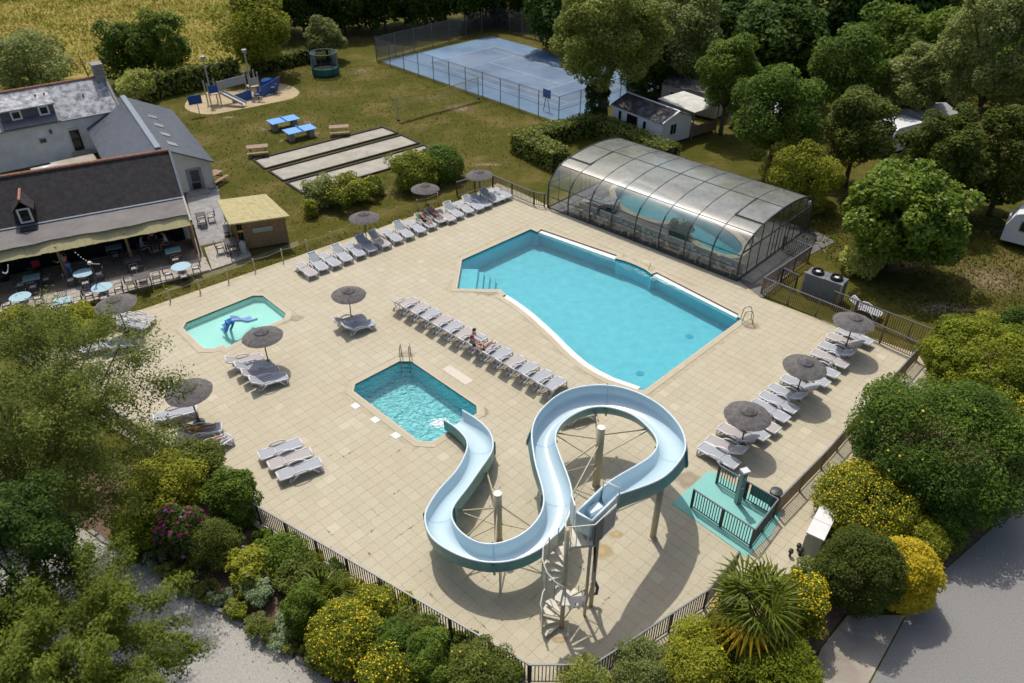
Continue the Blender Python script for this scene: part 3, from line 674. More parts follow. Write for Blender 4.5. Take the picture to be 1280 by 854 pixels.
# ---------------------------------------------------------------- buildings beside the terrace
_o = g(239, 281.5, 2.2); BO = Vector((_o.x, _o.y, 0)); BU = Vector((-.8920, -.4520, 0)); BV = Vector((-.4520, .8920, 0))
def W(u, v, z=0): return BO + BU * u + BV * v + Vector((0, 0, z))
def Lc(o, p): return Vector(p) - o
# restaurant: slate roof, felt roof over the terrace, reed fascia
Ro = W(0, 0); UL = 15.0
t = thing('restaurant', 'dark slate roofed restaurant with grey felt terrace canopy and reed fringe', 'restaurant', Ro)
L_ = lambda u, v, z: Lc(Ro, W(u, v, z))
mb = MB(); mb.slab(L_(0, 2.6, 3.05), L_(0, 5.35, 5.45), L_(UL, 5.35, 5.45), L_(UL, 2.6, 3.05), .12); mb.f = mb.f
mb.slab(L_(UL, 8.1, 3.05), L_(UL, 5.36, 5.45), L_(0, 5.36, 5.45), L_(0, 8.1, 3.05), .12)
MBf = lambda m: m
rf = mb.build('roof', M['slatedark'], t)
for k in range(22):                                   # clay ridge tiles
    u0 = k * UL / 22; MB().tube([L_(u0, 5.35, 5.46), L_(u0 + UL / 22 - .03, 5.35, 5.46)], .11, 7).build('ridge_tile', M['ridge'], rf)
fm = MB(); rr = random.Random(3); us = [UL * i / 30 for i in range(31)]
wav = [.44 + .09 * math.sin(u * 1.1) + .05 * math.sin(u * 3.3) for u in us]
for i in range(30):
    a, b = us[i], us[i + 1]
    fm.slab(L_(a, wav[i], 2.78), L_(a, 2.62, 3.10), L_(b, 2.62, 3.10), L_(b, wav[i + 1], 2.78), .05)
fm.f = fm.f; fm.build('canopy_felt', M['membrane'], t)
for k in range(36):                                   # reed screen in bundles along the eave
    a, b = UL * k / 36, UL * (k + 1) / 36 - .006
    MB().slab(L_(a, -.02 + rr.uniform(-.012, .012), 2.2 + rr.uniform(-.02, .02)), L_(a, .66, 2.74), L_(b, .66, 2.74), L_(b, -.02 + rr.uniform(-.012, .012), 2.2 + rr.uniform(-.02, .02)), .03).build('reed_panel', M['bamboo'], t)
MB().bar(L_(-.05, 2.55, 3.10), L_(UL, 2.55, 3.10), .2, .1).build('gutter', M['zinc'], t)
MB().bar(L_(-.06, 2.6, 3.12), L_(-.06, 5.35, 5.5), .14, .10).build('verge_board', M['zinc'], t)
MB().bar(L_(-.06, .1, 2.42), L_(-.06, 2.6, 3.1), .12, .2).build('canopy_edge', M['steeldark'], t)
wl = MB(); wl.box((L_(UL / 2 + .05, 5.3, 1.5)), (UL - .1, 5.3, 3.0), math.atan2(BU.y, BU.x)); wm = wl.build('wall', M['wallwhite'], t)
gb = MB(); a, b, c = L_(.0, 2.66, 2.9), L_(.0, 8.05, 2.9), L_(.0, 5.35, 5.3); x = Lc(W(0, 0), W(.15, 0)); gb.add([a, b, c, a + x, b + x, c + x], [(0, 1, 2), (5, 4, 3), (0, 3, 4, 1), (1, 4, 5, 2), (2, 5, 3, 0)]); gb.build('gable', M['wallwhite'], t)
MB().box(L_(6, 2.635, 1.15), (11, .03, 2.2), math.atan2(BU.y, BU.x)).build('terrace_front_glazing', M['glass_dark'], t)
for u in (.1, 4.0, 7.9, 11.6): MB().bar(L_(u, .25, 0), L_(u, .25, 2.4), .12, .12).build('post', M['wood'], t)
MB().box(L_(.12, 1.7, .85), (.08, 1.6, 1.7), math.atan2(BU.y, BU.x)).build('side_screen', M['wood'], t)
MB().bar(L_(-.1, -.05, .1), L_(-.1, .02, 2.2), .09, .09).build('downpipe', M['steeldark'], t)
# small gabled dormer with a pale window
dz = MB(); u0 = 9.15
dz.box(L_(u0, 3.35, 3.75), (.95, 1.3, 1.0), math.atan2(BU.y, BU.x)); dr = dz.build('dormer', M['slatedark'], t)
f = MB().box(L_(u0, 2.68, 3.72), (.75, .06, .95), math.atan2(BU.y, BU.x)).build('window_frame', M['homewhite'], dr)
MB().box(L_(u0, 2.64, 3.74), (.5, .04, .72), math.atan2(BU.y, BU.x)).build('pane', M['glass_dark'], dr)
mb = MB(); mb.slab(L_(u0 - .62, 2.5, 4.1), L_(u0, 2.5, 4.75), L_(u0, 4.6, 4.75), L_(u0 - .62, 4.0, 4.1), -.06); mb.slab(L_(u0, 2.5, 4.75), L_(u0 + .62, 2.5, 4.1), L_(u0 + .62, 4.0, 4.1), L_(u0, 4.6, 4.75), -.06); mb.build('dormer_roof', M['slatedark'], dr)
MB().tube([L_(u0, 2.6, 4.78), L_(u0, 4.5, 4.78)], .08, 6).build('ridge_tile', M['ridge'], dr)
MB().box(L_(u0, 2.3, 3.075), (.95, .9, .03), math.atan2(BU.y, BU.x)).build('apron_flashing', M['slatedark'], t)
# slate wing with the white gable
Go = W(.5, 11.1); t = thing('slate_roofed_wing', 'blue slate roofed wing with skylights and a white gable door', 'building', Go)
L_ = lambda u, v, z: Lc(Go, W(u, v, z))
def wing(s, v, z):   # s -1 right eave, 0 ridge, 1 left eave ; v 0 front 1 back
    f_ = {-1: (-3.15, 10.75), 0: (.5, 10.75), 1: (4.15, 10.75)}[s]; b_ = {-1: (-1.75, 25.3), 0: (1.9, 25.3), 1: (5.55, 25.3)}[s]
    return L_(f_[0] + (b_[0] - f_[0]) * v, f_[1] + (b_[1] - f_[1]) * v, z)
ez, rz_ = 2.12, 3.85
mb = MB(); mb.slab(wing(-1, 0, ez), wing(-1, 1, ez), wing(0, 1, rz_), wing(0, 0, rz_), .1); rR = mb.build('roof', M['slate'], t)
mb = MB(); mb.slab(wing(0, 0, rz_), wing(0, 1, rz_), wing(1, 1, ez), wing(1, 0, ez), .1); rL = mb.build('roof', M['slate'], t)
a, b = wing(0, 0, rz_ + .02), wing(0, 1, rz_ + .02); MB().bar(a, b, .42, .09).build('zinc_ridge', M['zincpale'] if 'zincpale' in M else M['zinc'], t)
for k in range(4):
    v = .12 + .17 * k; p = wing(-1, v, ez).lerp(wing(0, v, rz_), .55); q = wing(-1, v + .055, ez).lerp(wing(0, v + .055, rz_), .55); r2 = wing(-1, v + .055, ez).lerp(wing(0, v + .055, rz_), .72); s2 = wing(-1, v, ez).lerp(wing(0, v, rz_), .72)
    up_ = Vector((0, 0, .06)); MB().slab(p + up_, q + up_, r2 + up_, s2 + up_, .05).build('skylight', pmat('skylight_pane', (.30, .31, .31), .25, var=.1) if k == 0 else bpy.data.materials['skylight_pane'], rR)
def wq(s, k, z, inset=.25):
    p = wing(s, k, z); c = wing(0, k, z); return p + (c - p).normalized() * inset if s else p
mb = MB()
fr, fl_, fa = wq(-1, .025, -.1), wq(1, .025, -.1), wing(0, .025, rz_ - .18)
br, bl_ = wq(-1, .97, -.1), wq(1, .97, -.1); H_ = Vector((0, 0, ez + .02)); ba = wing(0, .97, rz_ - .18)
mb.add([fr, fl_, fl_ + H_, fa, fr + H_, br, bl_, bl_ + H_, ba, br + H_], [(0, 1, 2, 3, 4), (9, 8, 7, 6, 5), (5, 0, 4, 9), (1, 6, 7, 2)]); mb.build('wall', M['wallcream'], t)
du = (fr - fl_).normalized(); nf = Vector((du.y, -du.x, 0)); nf = nf if nf.y < 0 else -nf
cdoor = fr.lerp(fl_, .20) + nf * .02; ad = math.atan2(du.y, du.x)
d_ = MB().box(cdoor + Vector((0, 0, .98)), (1.15, .08, 1.75), ad).build('door', M['zinc'], t)
MB().box(cdoor + nf * .05 + Vector((.05, 0, 1.25)), (.62, .04, .9), ad).build('pane', M['glass_dark'], d_)
MB().box(cdoor + nf * .05 + Vector((.0, 0, .45)), (.62, .04, .5), ad).build('pane', M['glass_dark'], d_)
MB().box(cdoor + nf * .5 + Vector((0, 0, .05)), (1.6, 1.0, .14), ad).build('step', M['concrete'], t)
# long white house with the lichen roof
Ho = W(8, 25); t = thing('white_house', 'long white house with lichen covered roof, wide dormer and stone chimney', 'house', Ho)
L_ = lambda u, v, z: Lc(Ho, W(u, v, z)); hv = lambda u: 23.47 - .18 * (u - 4.39); hd = math.atan2((W(1, -.18) - W(0, 0)).y, (W(1, -.18) - W(0, 0)).x)
U0, U1, HE, HR = 2.35, 17.0, 3.32, 5.3; DP = 3.15
Pq = lambda u, dv, z: L_(u + .18 * dv, hv(u) + dv, z)
mb = MB(); mb.slab(Pq(U0, -.2, HE - .12), Pq(U0, DP, HR), Pq(U1, DP, HR), Pq(U1, -.2, HE - .12), .12); mb.slab(Pq(U1, 2 * DP + .2, HE - .12), Pq(U1, DP, HR), Pq(U0, DP, HR), Pq(U0, 2 * DP + .2, HE - .12), .12)
rf = mb.build('roof', M['slateold'], t)
for k in range(24):
    a = U0 + (U1 - U0) * k / 24; b = U0 + (U1 - U0) * (k + 1) / 24 - .03; MB().tube([Pq(a, DP, HR + .02), Pq(b, DP, HR + .02)], .12, 7).build('ridge_tile', M['ridge'], rf)
mb = MB(); mb.box((Pq(U0 + .1, DP, 0) + Pq(U1, DP, 0)) / 2 + Vector((0, 0, HE / 2 - .1)), (U1 - U0 - .2, 2 * DP, HE), hd)
mb.add([Pq(U0 + .1, .02, HE - .15), Pq(U0 + .1, 2 * DP - .02, HE - .15), Pq(U0 + .1, DP, HR - .15)], [(0, 1, 2)]); mb.build('wall', M['wallwhite'], t)
# dormer: sloping top, dark cheek and front with two windows
da, db = 7.0, 11.1
mb = MB(); mb.slab(Pq(da, .35, 4.55), Pq(da, 2.45, 5.02), Pq(db, 2.45, 5.02), Pq(db, .35, 4.55), .1); dm = mb.build('dormer', M['slateold'], t)
mb = MB(); A_, B_, C_, D_ = Pq(da + .12, .5, 3.5), Pq(db - .12, .5, 3.5), Pq(db - .12, .5, 4.55), Pq(da + .12, .5, 4.55); E_ = Pq(da + .12, 2.3, 4.9); F2 = Pq(db - .12, 2.3, 4.9)
mb.add([A_, B_, C_, D_, E_, F2], [(0, 1, 2, 3), (0, 3, 4), (1, 5, 2)]); mb.build('dormer_front', M['slate'], dm)
for u in (7.9, 9.9):
    f = MB().box(Pq(u, .46, 4.08), (.78, .08, .72), hd).build('window_frame', M['homewhite'], dm); MB().box(Pq(u, .42, 4.10), (.52, .05, .5), hd).build('pane', M['glass_dark'], dm)
mb = MB().slab(Pq(da, -.25, HE - .05), Pq(da, .55, HE + .48), Pq(db, .55, HE + .48), Pq(db, -.25, HE - .05), .05).build('dormer_apron', M['slate'], dm)
MB().bar(Pq(U0, -.25, HE - .16), Pq(U1, -.25, HE - .16), .12, .1).build('gutter', M['zinc'], t)
d_ = MB().box(Pq(6.35, -.03, 1.35), (.75, .1, 1.75), hd).build('door', M['glass_dark'], t); MB().box(Pq(6.35, -.02, 1.4), (.95, .07, 2.0), hd).build('door_frame', M['wallcream'], t)
MB().box(Pq(6.3, -.35, .2), (1.4, .7, .4), hd).build('doorstep', M['concrete'], t)
f = MB().box(Pq(8.75, -.02, 1.85), (.62, .08, .46), hd).build('window', M['wallcream'], t); MB().box(Pq(8.75, -.05, 1.85), (.46, .06, .32), hd).build('pane', M['glass_dark'], f)
MB().box(Pq(8.0, -.06, 2.45), (.16, .14, .3), hd).build('wall_lamp', M['steeldark'], t)
ch = MB(); ch.box(Pq(U0 + .35, DP - .15, 5.3), (.75, 1.05, 2.1), hd); cs = ch.build('chimney', M['stone'], t); MB().box(Pq(U0 + .35, DP - .15, 6.38), (.9, 1.2, .16), hd).build('chimney_cap', M['stone'], cs)
MB().bar(Pq(U0 + .02, -.1, HE), Pq(U0 + .02, DP, HR + .08), .22, .16).build('gable_coping', M['stone'], t)
for i, u in enumerate((4.6, 7.35, 8.0, 12.3)):
    MB().box(Pq(u, 1.9 if i in (1, 2) else 1.6, 5.0 if i in (1, 2) else 4.45), (.14, .14, .1), hd).build('roof_vent', M['black'], rf)
# low things in the yard behind the restaurant
t = thing('flat_roof_annex', 'low flat roofed annex between the white house and the slate wing', 'annex', W(6.8, 19.5)); MB().box((0, 0, .35), (3.2, 2.0, .7), hd).build('wall', M['wallcream'], t); MB().box((0, 0, .74), (3.3, 2.1, .06), hd).build('flat_roof', M['concrete'], t)
tag(MB().box((0, 0, .3), (1.9, .7, .6), hd).build('storage_chest', M['homewhite'], None), 'white storage chest with rounded lid standing behind the dark roof', 'chest').location = W(9.0, 19.2)
q = [o for o in bpy.data.objects if o.name == 'storage_chest'][0]; MB().tube([(-.95 * math.cos(hd), -.95 * math.sin(hd), .6), (.95 * math.cos(hd), .95 * math.sin(hd), .6)], .34, 10).build('lid', M['white'], q, True)

# wooden terrace and its steps
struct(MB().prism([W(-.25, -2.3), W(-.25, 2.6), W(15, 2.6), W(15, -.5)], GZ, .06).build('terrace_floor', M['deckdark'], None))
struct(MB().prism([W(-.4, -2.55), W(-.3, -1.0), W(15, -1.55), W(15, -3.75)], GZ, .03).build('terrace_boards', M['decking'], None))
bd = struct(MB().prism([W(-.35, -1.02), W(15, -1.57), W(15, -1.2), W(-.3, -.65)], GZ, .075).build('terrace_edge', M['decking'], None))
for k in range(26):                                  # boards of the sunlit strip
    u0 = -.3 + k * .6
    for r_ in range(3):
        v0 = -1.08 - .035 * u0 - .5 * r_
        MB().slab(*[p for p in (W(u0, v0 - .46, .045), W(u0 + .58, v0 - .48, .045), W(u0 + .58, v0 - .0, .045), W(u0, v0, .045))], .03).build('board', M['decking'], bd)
struct(MB().prism([W(-.45, -2.5), W(-1.75, -2.2), W(-1.95, 1.1), W(-.45, .8)], GZ, .05).build('boardwalk', M['decking'], None))
struct(MB().prism([W(-1.8, -2.15), W(-3.1, -1.75), W(-3.0, 1.6), W(-2.0, 1.15)], GZ, .05).build('boardwalk', M['decking'], None))

# reed-roofed hut
So = W(-4.4, .6); t = thing('wooden_hut', 'brown plank hut with a sloping yellow reed roof beside the lawn', 'hut', (So.x, So.y, GZ))
L_ = lambda u, v, z: Lc(So, W(u, v, z - GZ))
c = [(-3.05, -.75), (-5.75, -1.0), (-5.2, 2.1), (-2.55, 2.35)]
mb = MB()
for i in range(4):
    if i == 3: continue
    a, b = c[i], c[(i + 1) % 4]; n = max(3, int(math.hypot(a[0] - b[0], a[1] - b[1]) / .18))
    for k in range(n):
        p = L_(a[0] + (b[0] - a[0]) * (k + .5) / n, a[1] + (b[1] - a[1]) * (k + .5) / n, 1.07); dd = Vector(L_(b[0], b[1], 0)) - Vector(L_(a[0], a[1], 0))
        MB().box(p, (dd.length / n - .012, .05, 2.02), math.atan2(dd.y, dd.x)).build('plank', M['wood'], t)
a, b = c[3], c[0]
for k in range(8):
    p = L_(a[0] + (b[0] - a[0]) * (k + .5) / 16, a[1] + (b[1] - a[1]) * (k + .5) / 16, 1.07); dd = Vector(L_(b[0], b[1], 0)) - Vector(L_(a[0], a[1], 0))
    MB().box(p, (dd.length / 16 - .012, .05, 2.02), math.atan2(dd.y, dd.x)).build('plank', M['wood'], t)
for q in c: MB().bar(L_(q[0], q[1], 0), L_(q[0], q[1], 2.1), .1, .1).build('corner_post', M['wood'], t)
MB().slab(L_(-2.2, -1.25, 2.22), L_(-6.05, -1.6, 2.14), L_(-5.35, 2.45, 2.24), L_(-2.1, 2.75, 2.32), -.09).build('roof', M['reedroof'], t)
for k in range(5):
    a = L_(-2.2, -1.25, 2.31).lerp(L_(-6.05, -1.6, 2.23), (k + .5) / 5); b = L_(-2.1, 2.75, 2.41).lerp(L_(-5.35, 2.45, 2.33), (k + .5) / 5); MB().bar(a, b, .05, .04).build('roof_batten', M['bamboo'], t)
p = L_(-4.25, -.93, 1.35); dd = Vector(L_(c[1][0], c[1][1], 0)) - Vector(L_(c[0][0], c[0][1], 0)); MB().box(p, (1.3, .07, .34), math.atan2(dd.y, dd.x)).build('window', pmat('frosted_pane', (.30, .33, .29), .4, var=.1), t)

# ---------------------------------------------------------------- terrace tables and chairs
def mk_chair(mat_, cush=True):
    t = thing('terrace_chair', '', 'chair')
    MB().box((0, 0, .43), (.46, .44, .04)).build('seat', M[mat_], t)
    if cush: MB().box((.02, 0, .465), (.34, .34, .03)).build('cushion', M['cushion'], t)
    b = MB()
    for k in range(5): b.bar((-.22 - .012 * 5, -.18 + .09 * k, .45), (-.27 - .03, -.18 + .09 * k, .86), .05, .02)
    b.bar((-.30, -.23, .88), (-.30, .23, .88), .03, .06); b.build('backrest', M[mat_], t)
    for sx, sy in ((.2, .2), (.2, -.2), (-.22, .2), (-.22, -.2)): MB().bar((sx, sy, .42), (sx * 1.1, sy * 1.1, 0), .035, .035).build('leg', M[mat_], t)
    for s in (-1, 1): MB().tube([(-.28, s * .24, .66), (.12, s * .25, .64), (.2, s * .24, .44)], .018, 5).build('armrest', M[mat_], t)
    return t
ch_a = mk_chair('chairdark'); ch_b = mk_chair('tdark', False); chair_used = {}
def chair(src, loc, rz, label, group='chairs round the terrace tables'):
    o = src if src.name not in chair_used else copy_tree(src)
    chair_used[src.name] = 1; o.location = loc; o.rotation_euler = (0, 0, rz); tag(o, label, 'chair', group); return o
def table(px, py, kind, mat_, label, ang=0, z=.06, chairs=(), desc='', sz=(.95, .95)):
    c = g(px, py, .74 + z); c = Vector((c.x, c.y, z)); t = thing('terrace_table', label, 'table', c, ang, 'tables on the terrace')
    if kind == 'round': MB().lathe([(0, .72), (.58, .72), (.60, .735), (.58, .75), (0, .75)], 24).build('tabletop', M[mat_], t); MB().lathe([(.05, .72), (.05, .05), (.28, .03), (.28, 0)], 10).build('pedestal', M['tdark'], t)
    else:
        mb = MB()
        for k in range(5): MB().box((0, -sz[1] / 2 + sz[1] * (k + .5) / 5, .735), (sz[0], sz[1] / 5 - .012, .03)).build('table_board', M[mat_], t)
        for sx in (-1, 1):
            for sy in (-1, 1): MB().bar((sx * (sz[0] / 2 - .06), sy * (sz[1] / 2 - .06), .72), (sx * (sz[0] / 2 - .06), sy * (sz[1] / 2 - .06), 0), .05, .05).build('leg', M['tdark'], t)
    for (an, dist, src, cl) in chairs:
        a = ang + R(an); p = c + Vector((math.cos(a) * dist, math.sin(a) * dist, 0)); chair(src, p, a + math.pi, cl)
    return t
bd_ = math.atan2(BU.y, BU.x) + math.pi
def four(name, src, ds=.78, who=('pool side', 'right side', 'building side', 'left side'), sel=(0, 1, 2, 3)):
    return [((-90, 0, 90, 180)[i], ds, src, f'dark chair on the {who[i]} of the {name}') for i in sel]
table(25, 371, 'round', 'tblue', 'leftmost pale blue round table at the terrace edge', bd_, chairs=four('leftmost pale blue round table', ch_a, .82))
table(39, 347, 'sq', 'tgreen', 'grey green square table left of the standing man', bd_, chairs=four('grey green square table near the standing man', ch_a, .72), sz=(.95, .85))
table(104, 341, 'round', 'tblue', 'pale blue round table half under the canopy by the standing man', bd_, chairs=four('pale blue round table by the standing man', ch_a, .82))
table(77, 376, 'sq', 'tblue', 'pale blue square table with small glasses at the terrace edge', bd_, chairs=four('pale blue square table with glasses', ch_a, .74), sz=(.95, .75))
table(127, 359, 'round', 'tblue', 'pale blue round table with a dark pole standing beside it', bd_, chairs=four('pale blue round table next to the pole', ch_a, .82))
table(177, 345, 'sq', 'tdark', 'dark square slatted table out on the sunlit boards', bd_, chairs=four('dark table on the sunlit boards', ch_b, .74), sz=(.95, .85))
table(226, 333, 'round', 'tblue', 'rightmost pale blue round table at the corner of the terrace', bd_, chairs=four('rightmost pale blue round table', ch_a, .82))
table(216, 313, 'sq', 'tgreen', 'grey green square table at the right end under the canopy', bd_, chairs=four('grey green table at the right end', ch_a, .74, sel=(0, 2)), sz=(.95, .8))
table(165, 324, 'sq', 'tdark', 'dark slatted table under the middle of the canopy', bd_, chairs=four('dark table under the canopy', ch_a, .74, sel=(0, 2)), sz=(.95, .8))
table(142, 309, 'sq', 'tgreen', 'grey green table deep under the canopy left of the seated group', bd_, chairs=four('grey green table deep under the canopy', ch_a, .74, sel=(0,)), sz=(1.0, .7))
table(192, 303, 'sq', 'tdark', 'dark table with the seated group round it under the canopy', bd_, chairs=four('table of the seated group', ch_a, .74, sel=(0, 1, 3)), sz=(1.0, .8))
table(288, 301, 'sq', 'tdark', 'dark square table on the boardwalk in front of the hut', bd_, chairs=four('dark table by the hut', ch_a, .74), sz=(.9, .85))
table(250, 268, 'sq', 'tdark', 'small dark table on the grey gravel beside the hut', bd_, z=GZ, chairs=four('small table on the gravel', ch_a, .66, sel=(0, 1)), sz=(.7, .7))
t = thing('red_chair', 'red backed chair under the left end of the canopy', 'chair', g(47, 338, .4), bd_); t.location.z = .06
MB().box((0, 0, .43), (.46, .44, .05)).build('seat', M['black'], t); MB().box((-.0, .22, .72), (.46, .05, .42)).build('backrest', M['playred'], t)
for sx in (-1, 1):
    for sy in (-1, 1): MB().bar((sx * .2, sy * .2, .42), (sx * .2, sy * .2, 0), .035, .035).build('leg', M['black'], t)
for i, (px, py, lb) in enumerate(((18, 338, 'dark barrel planter under the left canopy corner'), (5, 350, 'dark barrel planter at the left picture edge'))):
    t = thing('barrel_planter', lb, 'planter', g(px, py, .06), 0, 'dark barrels under the canopy'); MB().lathe([(0, 0), (.32, 0), (.4, .4), (.34, .85), (.30, .85), (.30, .75), (0, .75)], 14).build('barrel', M['black'], t); MB().lathe([(.40, .36), (.415, .38), (.40, .44)], 14).build('hoop', M['steeldark'], t)
t = thing('umbrella_pole', 'tall dark pole carrying a string of lights on the terrace', 'pole', g(126, 367, .06)); MB().tube([(0, 0, 0), (0, 0, 2.1)], .055, 8).build('pole', M['pole'], t); MB().lathe([(0, 2.1), (.14, 2.1), (.1, 2.22), (0, 2.24)], 10).build('pole_cap', M['galvw'], t)
for k, (ax, ay, az, bx, by, bz, lb) in enumerate(((126, 330, 2.15, 91, 313, 2.2, 'string of pale lights from the terrace pole to the canopy'), (2, 340, 2.0, 10, 329, 2.2, 'short string of pale lights at the left canopy end'))):
    a, b = g(ax, ay, az), g(bx, by, bz); t = thing('light_string', lb, 'string lights', (a.x, a.y, 0)); o = Vector((a.x, a.y, 0))
    P = [a.lerp(b, i / 12) - o - Vector((0, 0, .35 * math.sin(math.pi * i / 12))) for i in range(13)]
    MB().tube(P, .012, 4).build('cable', M['black'], t); bl = None
    for p in P[1:-1]:
        m_ = MB().lathe([(0, -.05), (.04, -.02), (.035, .03), (0, .05)], 6)
        if bl is None: bl = m_.build('bulb', M['white'], t); bl.location = p
        else: inst('bulb', bl, t, p)
for i, (px, py, lb, mt_) in enumerate(((284.5, 293, 'white water drum standing beside the hut', 'white'), (305.5, 317, 'pale gas bottle at the front corner of the hut', 'playgrey'))):
    t = thing('drum' if i == 0 else 'gas_bottle', lb, 'drum' if i == 0 else 'bottle', g(px, py, 0)); MB().lathe([(0, 0), (.2, 0), (.21, .1), (.21, .75), (.14, .88), (0, .9)], 12).build('body', M[mt_], t, True); MB().lathe([(.06, .88), (.06, .96), (0, .97)], 8).build('cap', M['playgrey'], t)

# ---------------------------------------------------------------- bar fences
barm = {}
def fence(label, pts, h=1.1, gap=.122, post=1.75, mbar='fencebar', mrail='rail', kind='bar_fence', group='bar fences round the pools', thick=.034):
    o = flat(pts[0]); t = thing(kind, label, 'fence', (o.x, o.y, -.012), 0, group); nb = 0; rest = MB(); pm = None
    for a, b in zip(pts, pts[1:]):
        a, b = flat(a) - o, flat(b) - o; d = b - a; L = d.length; x = d / L; an = math.atan2(x.y, x.x)
        MB().bar((a.x, a.y, h), (b.x, b.y, h), .055, .05).build('top_rail', M[mrail], t); MB().bar((a.x, a.y, .12), (b.x, b.y, .12), .035, .04).build('bottom_rail', M[mbar], t)
        npst = max(1, round(L / post))
        for k in range(npst + 1):
            p = a + d * (k / npst)
            if k == npst and b is not None and pts[-1] is not None and (flat(pts[-1]) - o - b).length > .01: continue
            if pm is None: pm = MB().box((0, 0, h / 2), (.075, .075, h + .04)).build('post', M[mbar], t); pm.location = p; pm.rotation_euler = (0, 0, an)
            else: inst('post', pm, t, p, (0, 0, an))
        n = int(L / gap)
        for k in range(n):
            p = a + x * ((k + .5) * L / n); nb += 1
            if nb <= 300:
                key = (mbar, h)
                if key not in barm: bo = MB().box((0, 0, h / 2 + .05), (thick, thick * .8, h - .12)).build('bar', M[mbar], t); barm[key] = bo; bo.location = p; bo.rotation_euler = (0, 0, an)
                else: inst('bar', barm[key], t, p, (0, 0, an))
            else: rest.box((p.x, p.y, h / 2 + .05), (thick, thick * .8, h - .12), an)
    if rest.v: stuff(rest.build('bars_beyond', M[mbar], t))
    return t
fence('long dark bar fence along the flower beds at the front left', f_left)
fence('short dark bar fence across the front corner of the deck', f_front)
fence('dark bar fence curving from the front corner to the palm', f_right)
fence('dark bar fence along the right side of the deck below the round trees', f_east, mbar='barwood')
fence('bar fence on the far right deck edge in front of the heat pumps', f_north, mbar='barwood')
fence('bar fence enclosing the grey paving at the end of the glazed pool hall', f_pump, mbar='barwood')
fence('second bar fence running along the lawn behind the top right umbrella', f_outer, mbar='barwood')
fence('low bar fence by the back corner of the deck left of the glazed pool hall', f_lawn, gap=.13)
fence('short bar fence piece beside the grey heat pumps', gl([(979.6, 335), (998, 344)], FT))
# footbath entrance: aqua floor, two railings, shower post, sign
mat_p = [g(887, 588), g(840, 629.5), g(917, 685), g(934, 697), g(965, 668), g(978, 640), g(962, 632)]
o = struct(sheet('aqua_floor', mat_p, [], .022, M['aqua']))
mb = MB(); mb.prism([(p.x, p.y) for p in mat_p], -.01, .020); mb.build('mat_edge', M['aqua'], o)
fence('left dark railing on the aqua entrance floor', gl([(868, 612), (944, 662)], FT), group='railings of the aqua entrance', post=1.6)
fence('right dark railing on the aqua entrance floor beside the shower', gl([(900, 582), (973, 624)], FT), group='railings of the aqua entrance', post=1.6)
fence('dark entrance gate between the two railings', gl([(944, 662), (973, 624)], FT), group='railings of the aqua entrance', kind='entrance_gate', post=1.2)
t = thing('shower_post', 'grey teal shower column on the aqua floor', 'shower', g(921.5, 629)); mb = MB(); mb.box((0, 0, .95), (.24, .2, 1.9), R(20)); mb.build('column', M['teal_grey'] if 'teal_grey' in M else pmat('grey_teal', (.20, .28, .28), .4), t)
MB().box((0, 0, 1.93), (.34, .3, .1), R(20)).build('cap', M['white'], t); MB().tube([(0, -.1, 1.7), (0, -.28, 1.72), (0, -.3, 1.66)], .03, 6).build('shower_head', M['chrome'], t); MB().box((0, -.12, 1.05), (.09, .06, .09)).build('push_button', M['chrome'], t)
p = g(952, 617, .72); t = thing('notice_board', 'teal notice board fixed to the right railing', 'sign', (p.x, p.y - .04, 0)); dr_ = g(973, 624, 1.1) - g(900, 582, 1.1); an = math.atan2(dr_.y, dr_.x)
MB().box((0, 0, .68), (.95, .03, .55), an).build('board', M['teal'], t); MB().box((0, .0, .68), (1.0, .02, .6), an).build('frame', M['steeldark'], t)
t = thing('litter_bin', 'dark teal litter bin with a lid behind the right railing', 'bin', g(966, 631)); MB().lathe([(0, 0), (.2, 0), (.26, .75), (.24, .75), (.2, .1), (0, .1)], 14).build('bin_body', M['steeldark'], t); MB().lathe([(.28, .75), (.26, .84), (.1, .9), (0, .91)], 14).build('lid', M['steeldark'], t)
# utility cabinet
a, b = g(1003, 697), g(1017, 690); t = thing('utility_cabinet', 'pale concrete utility cabinet beside the yellow flowering bush', 'cabinet', (a + b) / 2 + Vector((.45, .55, 0)), R(54))
MB().box((0, 0, .62), (1.75, .62, 1.24)).build('body', M['cabinet'], t); MB().box((-.45, 0, 1.27), (.88, .7, .07)).build('lid', M['wallwhite'], t); MB().box((.45, 0, 1.27), (.88, .7, .07)).build('lid', M['wallwhite'], t)
for s in (-1, 1): MB().box((s * .43, .325, .6), (.78, .03, .95)).build('door', M['cabinet'], t)
for i, (px, py) in enumerate(((987, 695), (997, 688), (999, 694))):
    t = thing('bollard_light', ('small dark garden light on the paving left of the utility cabinet', 'small dark garden light close to the corner of the cabinet', 'small dark garden light at the foot of the cabinet')[i], 'lamp', g(px, py), 0, 'small garden lights'); MB().lathe([(.05, 0), (.05, .22), (.1, .24), (.09, .36), (0, .4)], 9).build('body', M['black'], t); MB().lathe([(.085, .25), (.085, .33)], 9).build('lens', M['playgrey'], t)
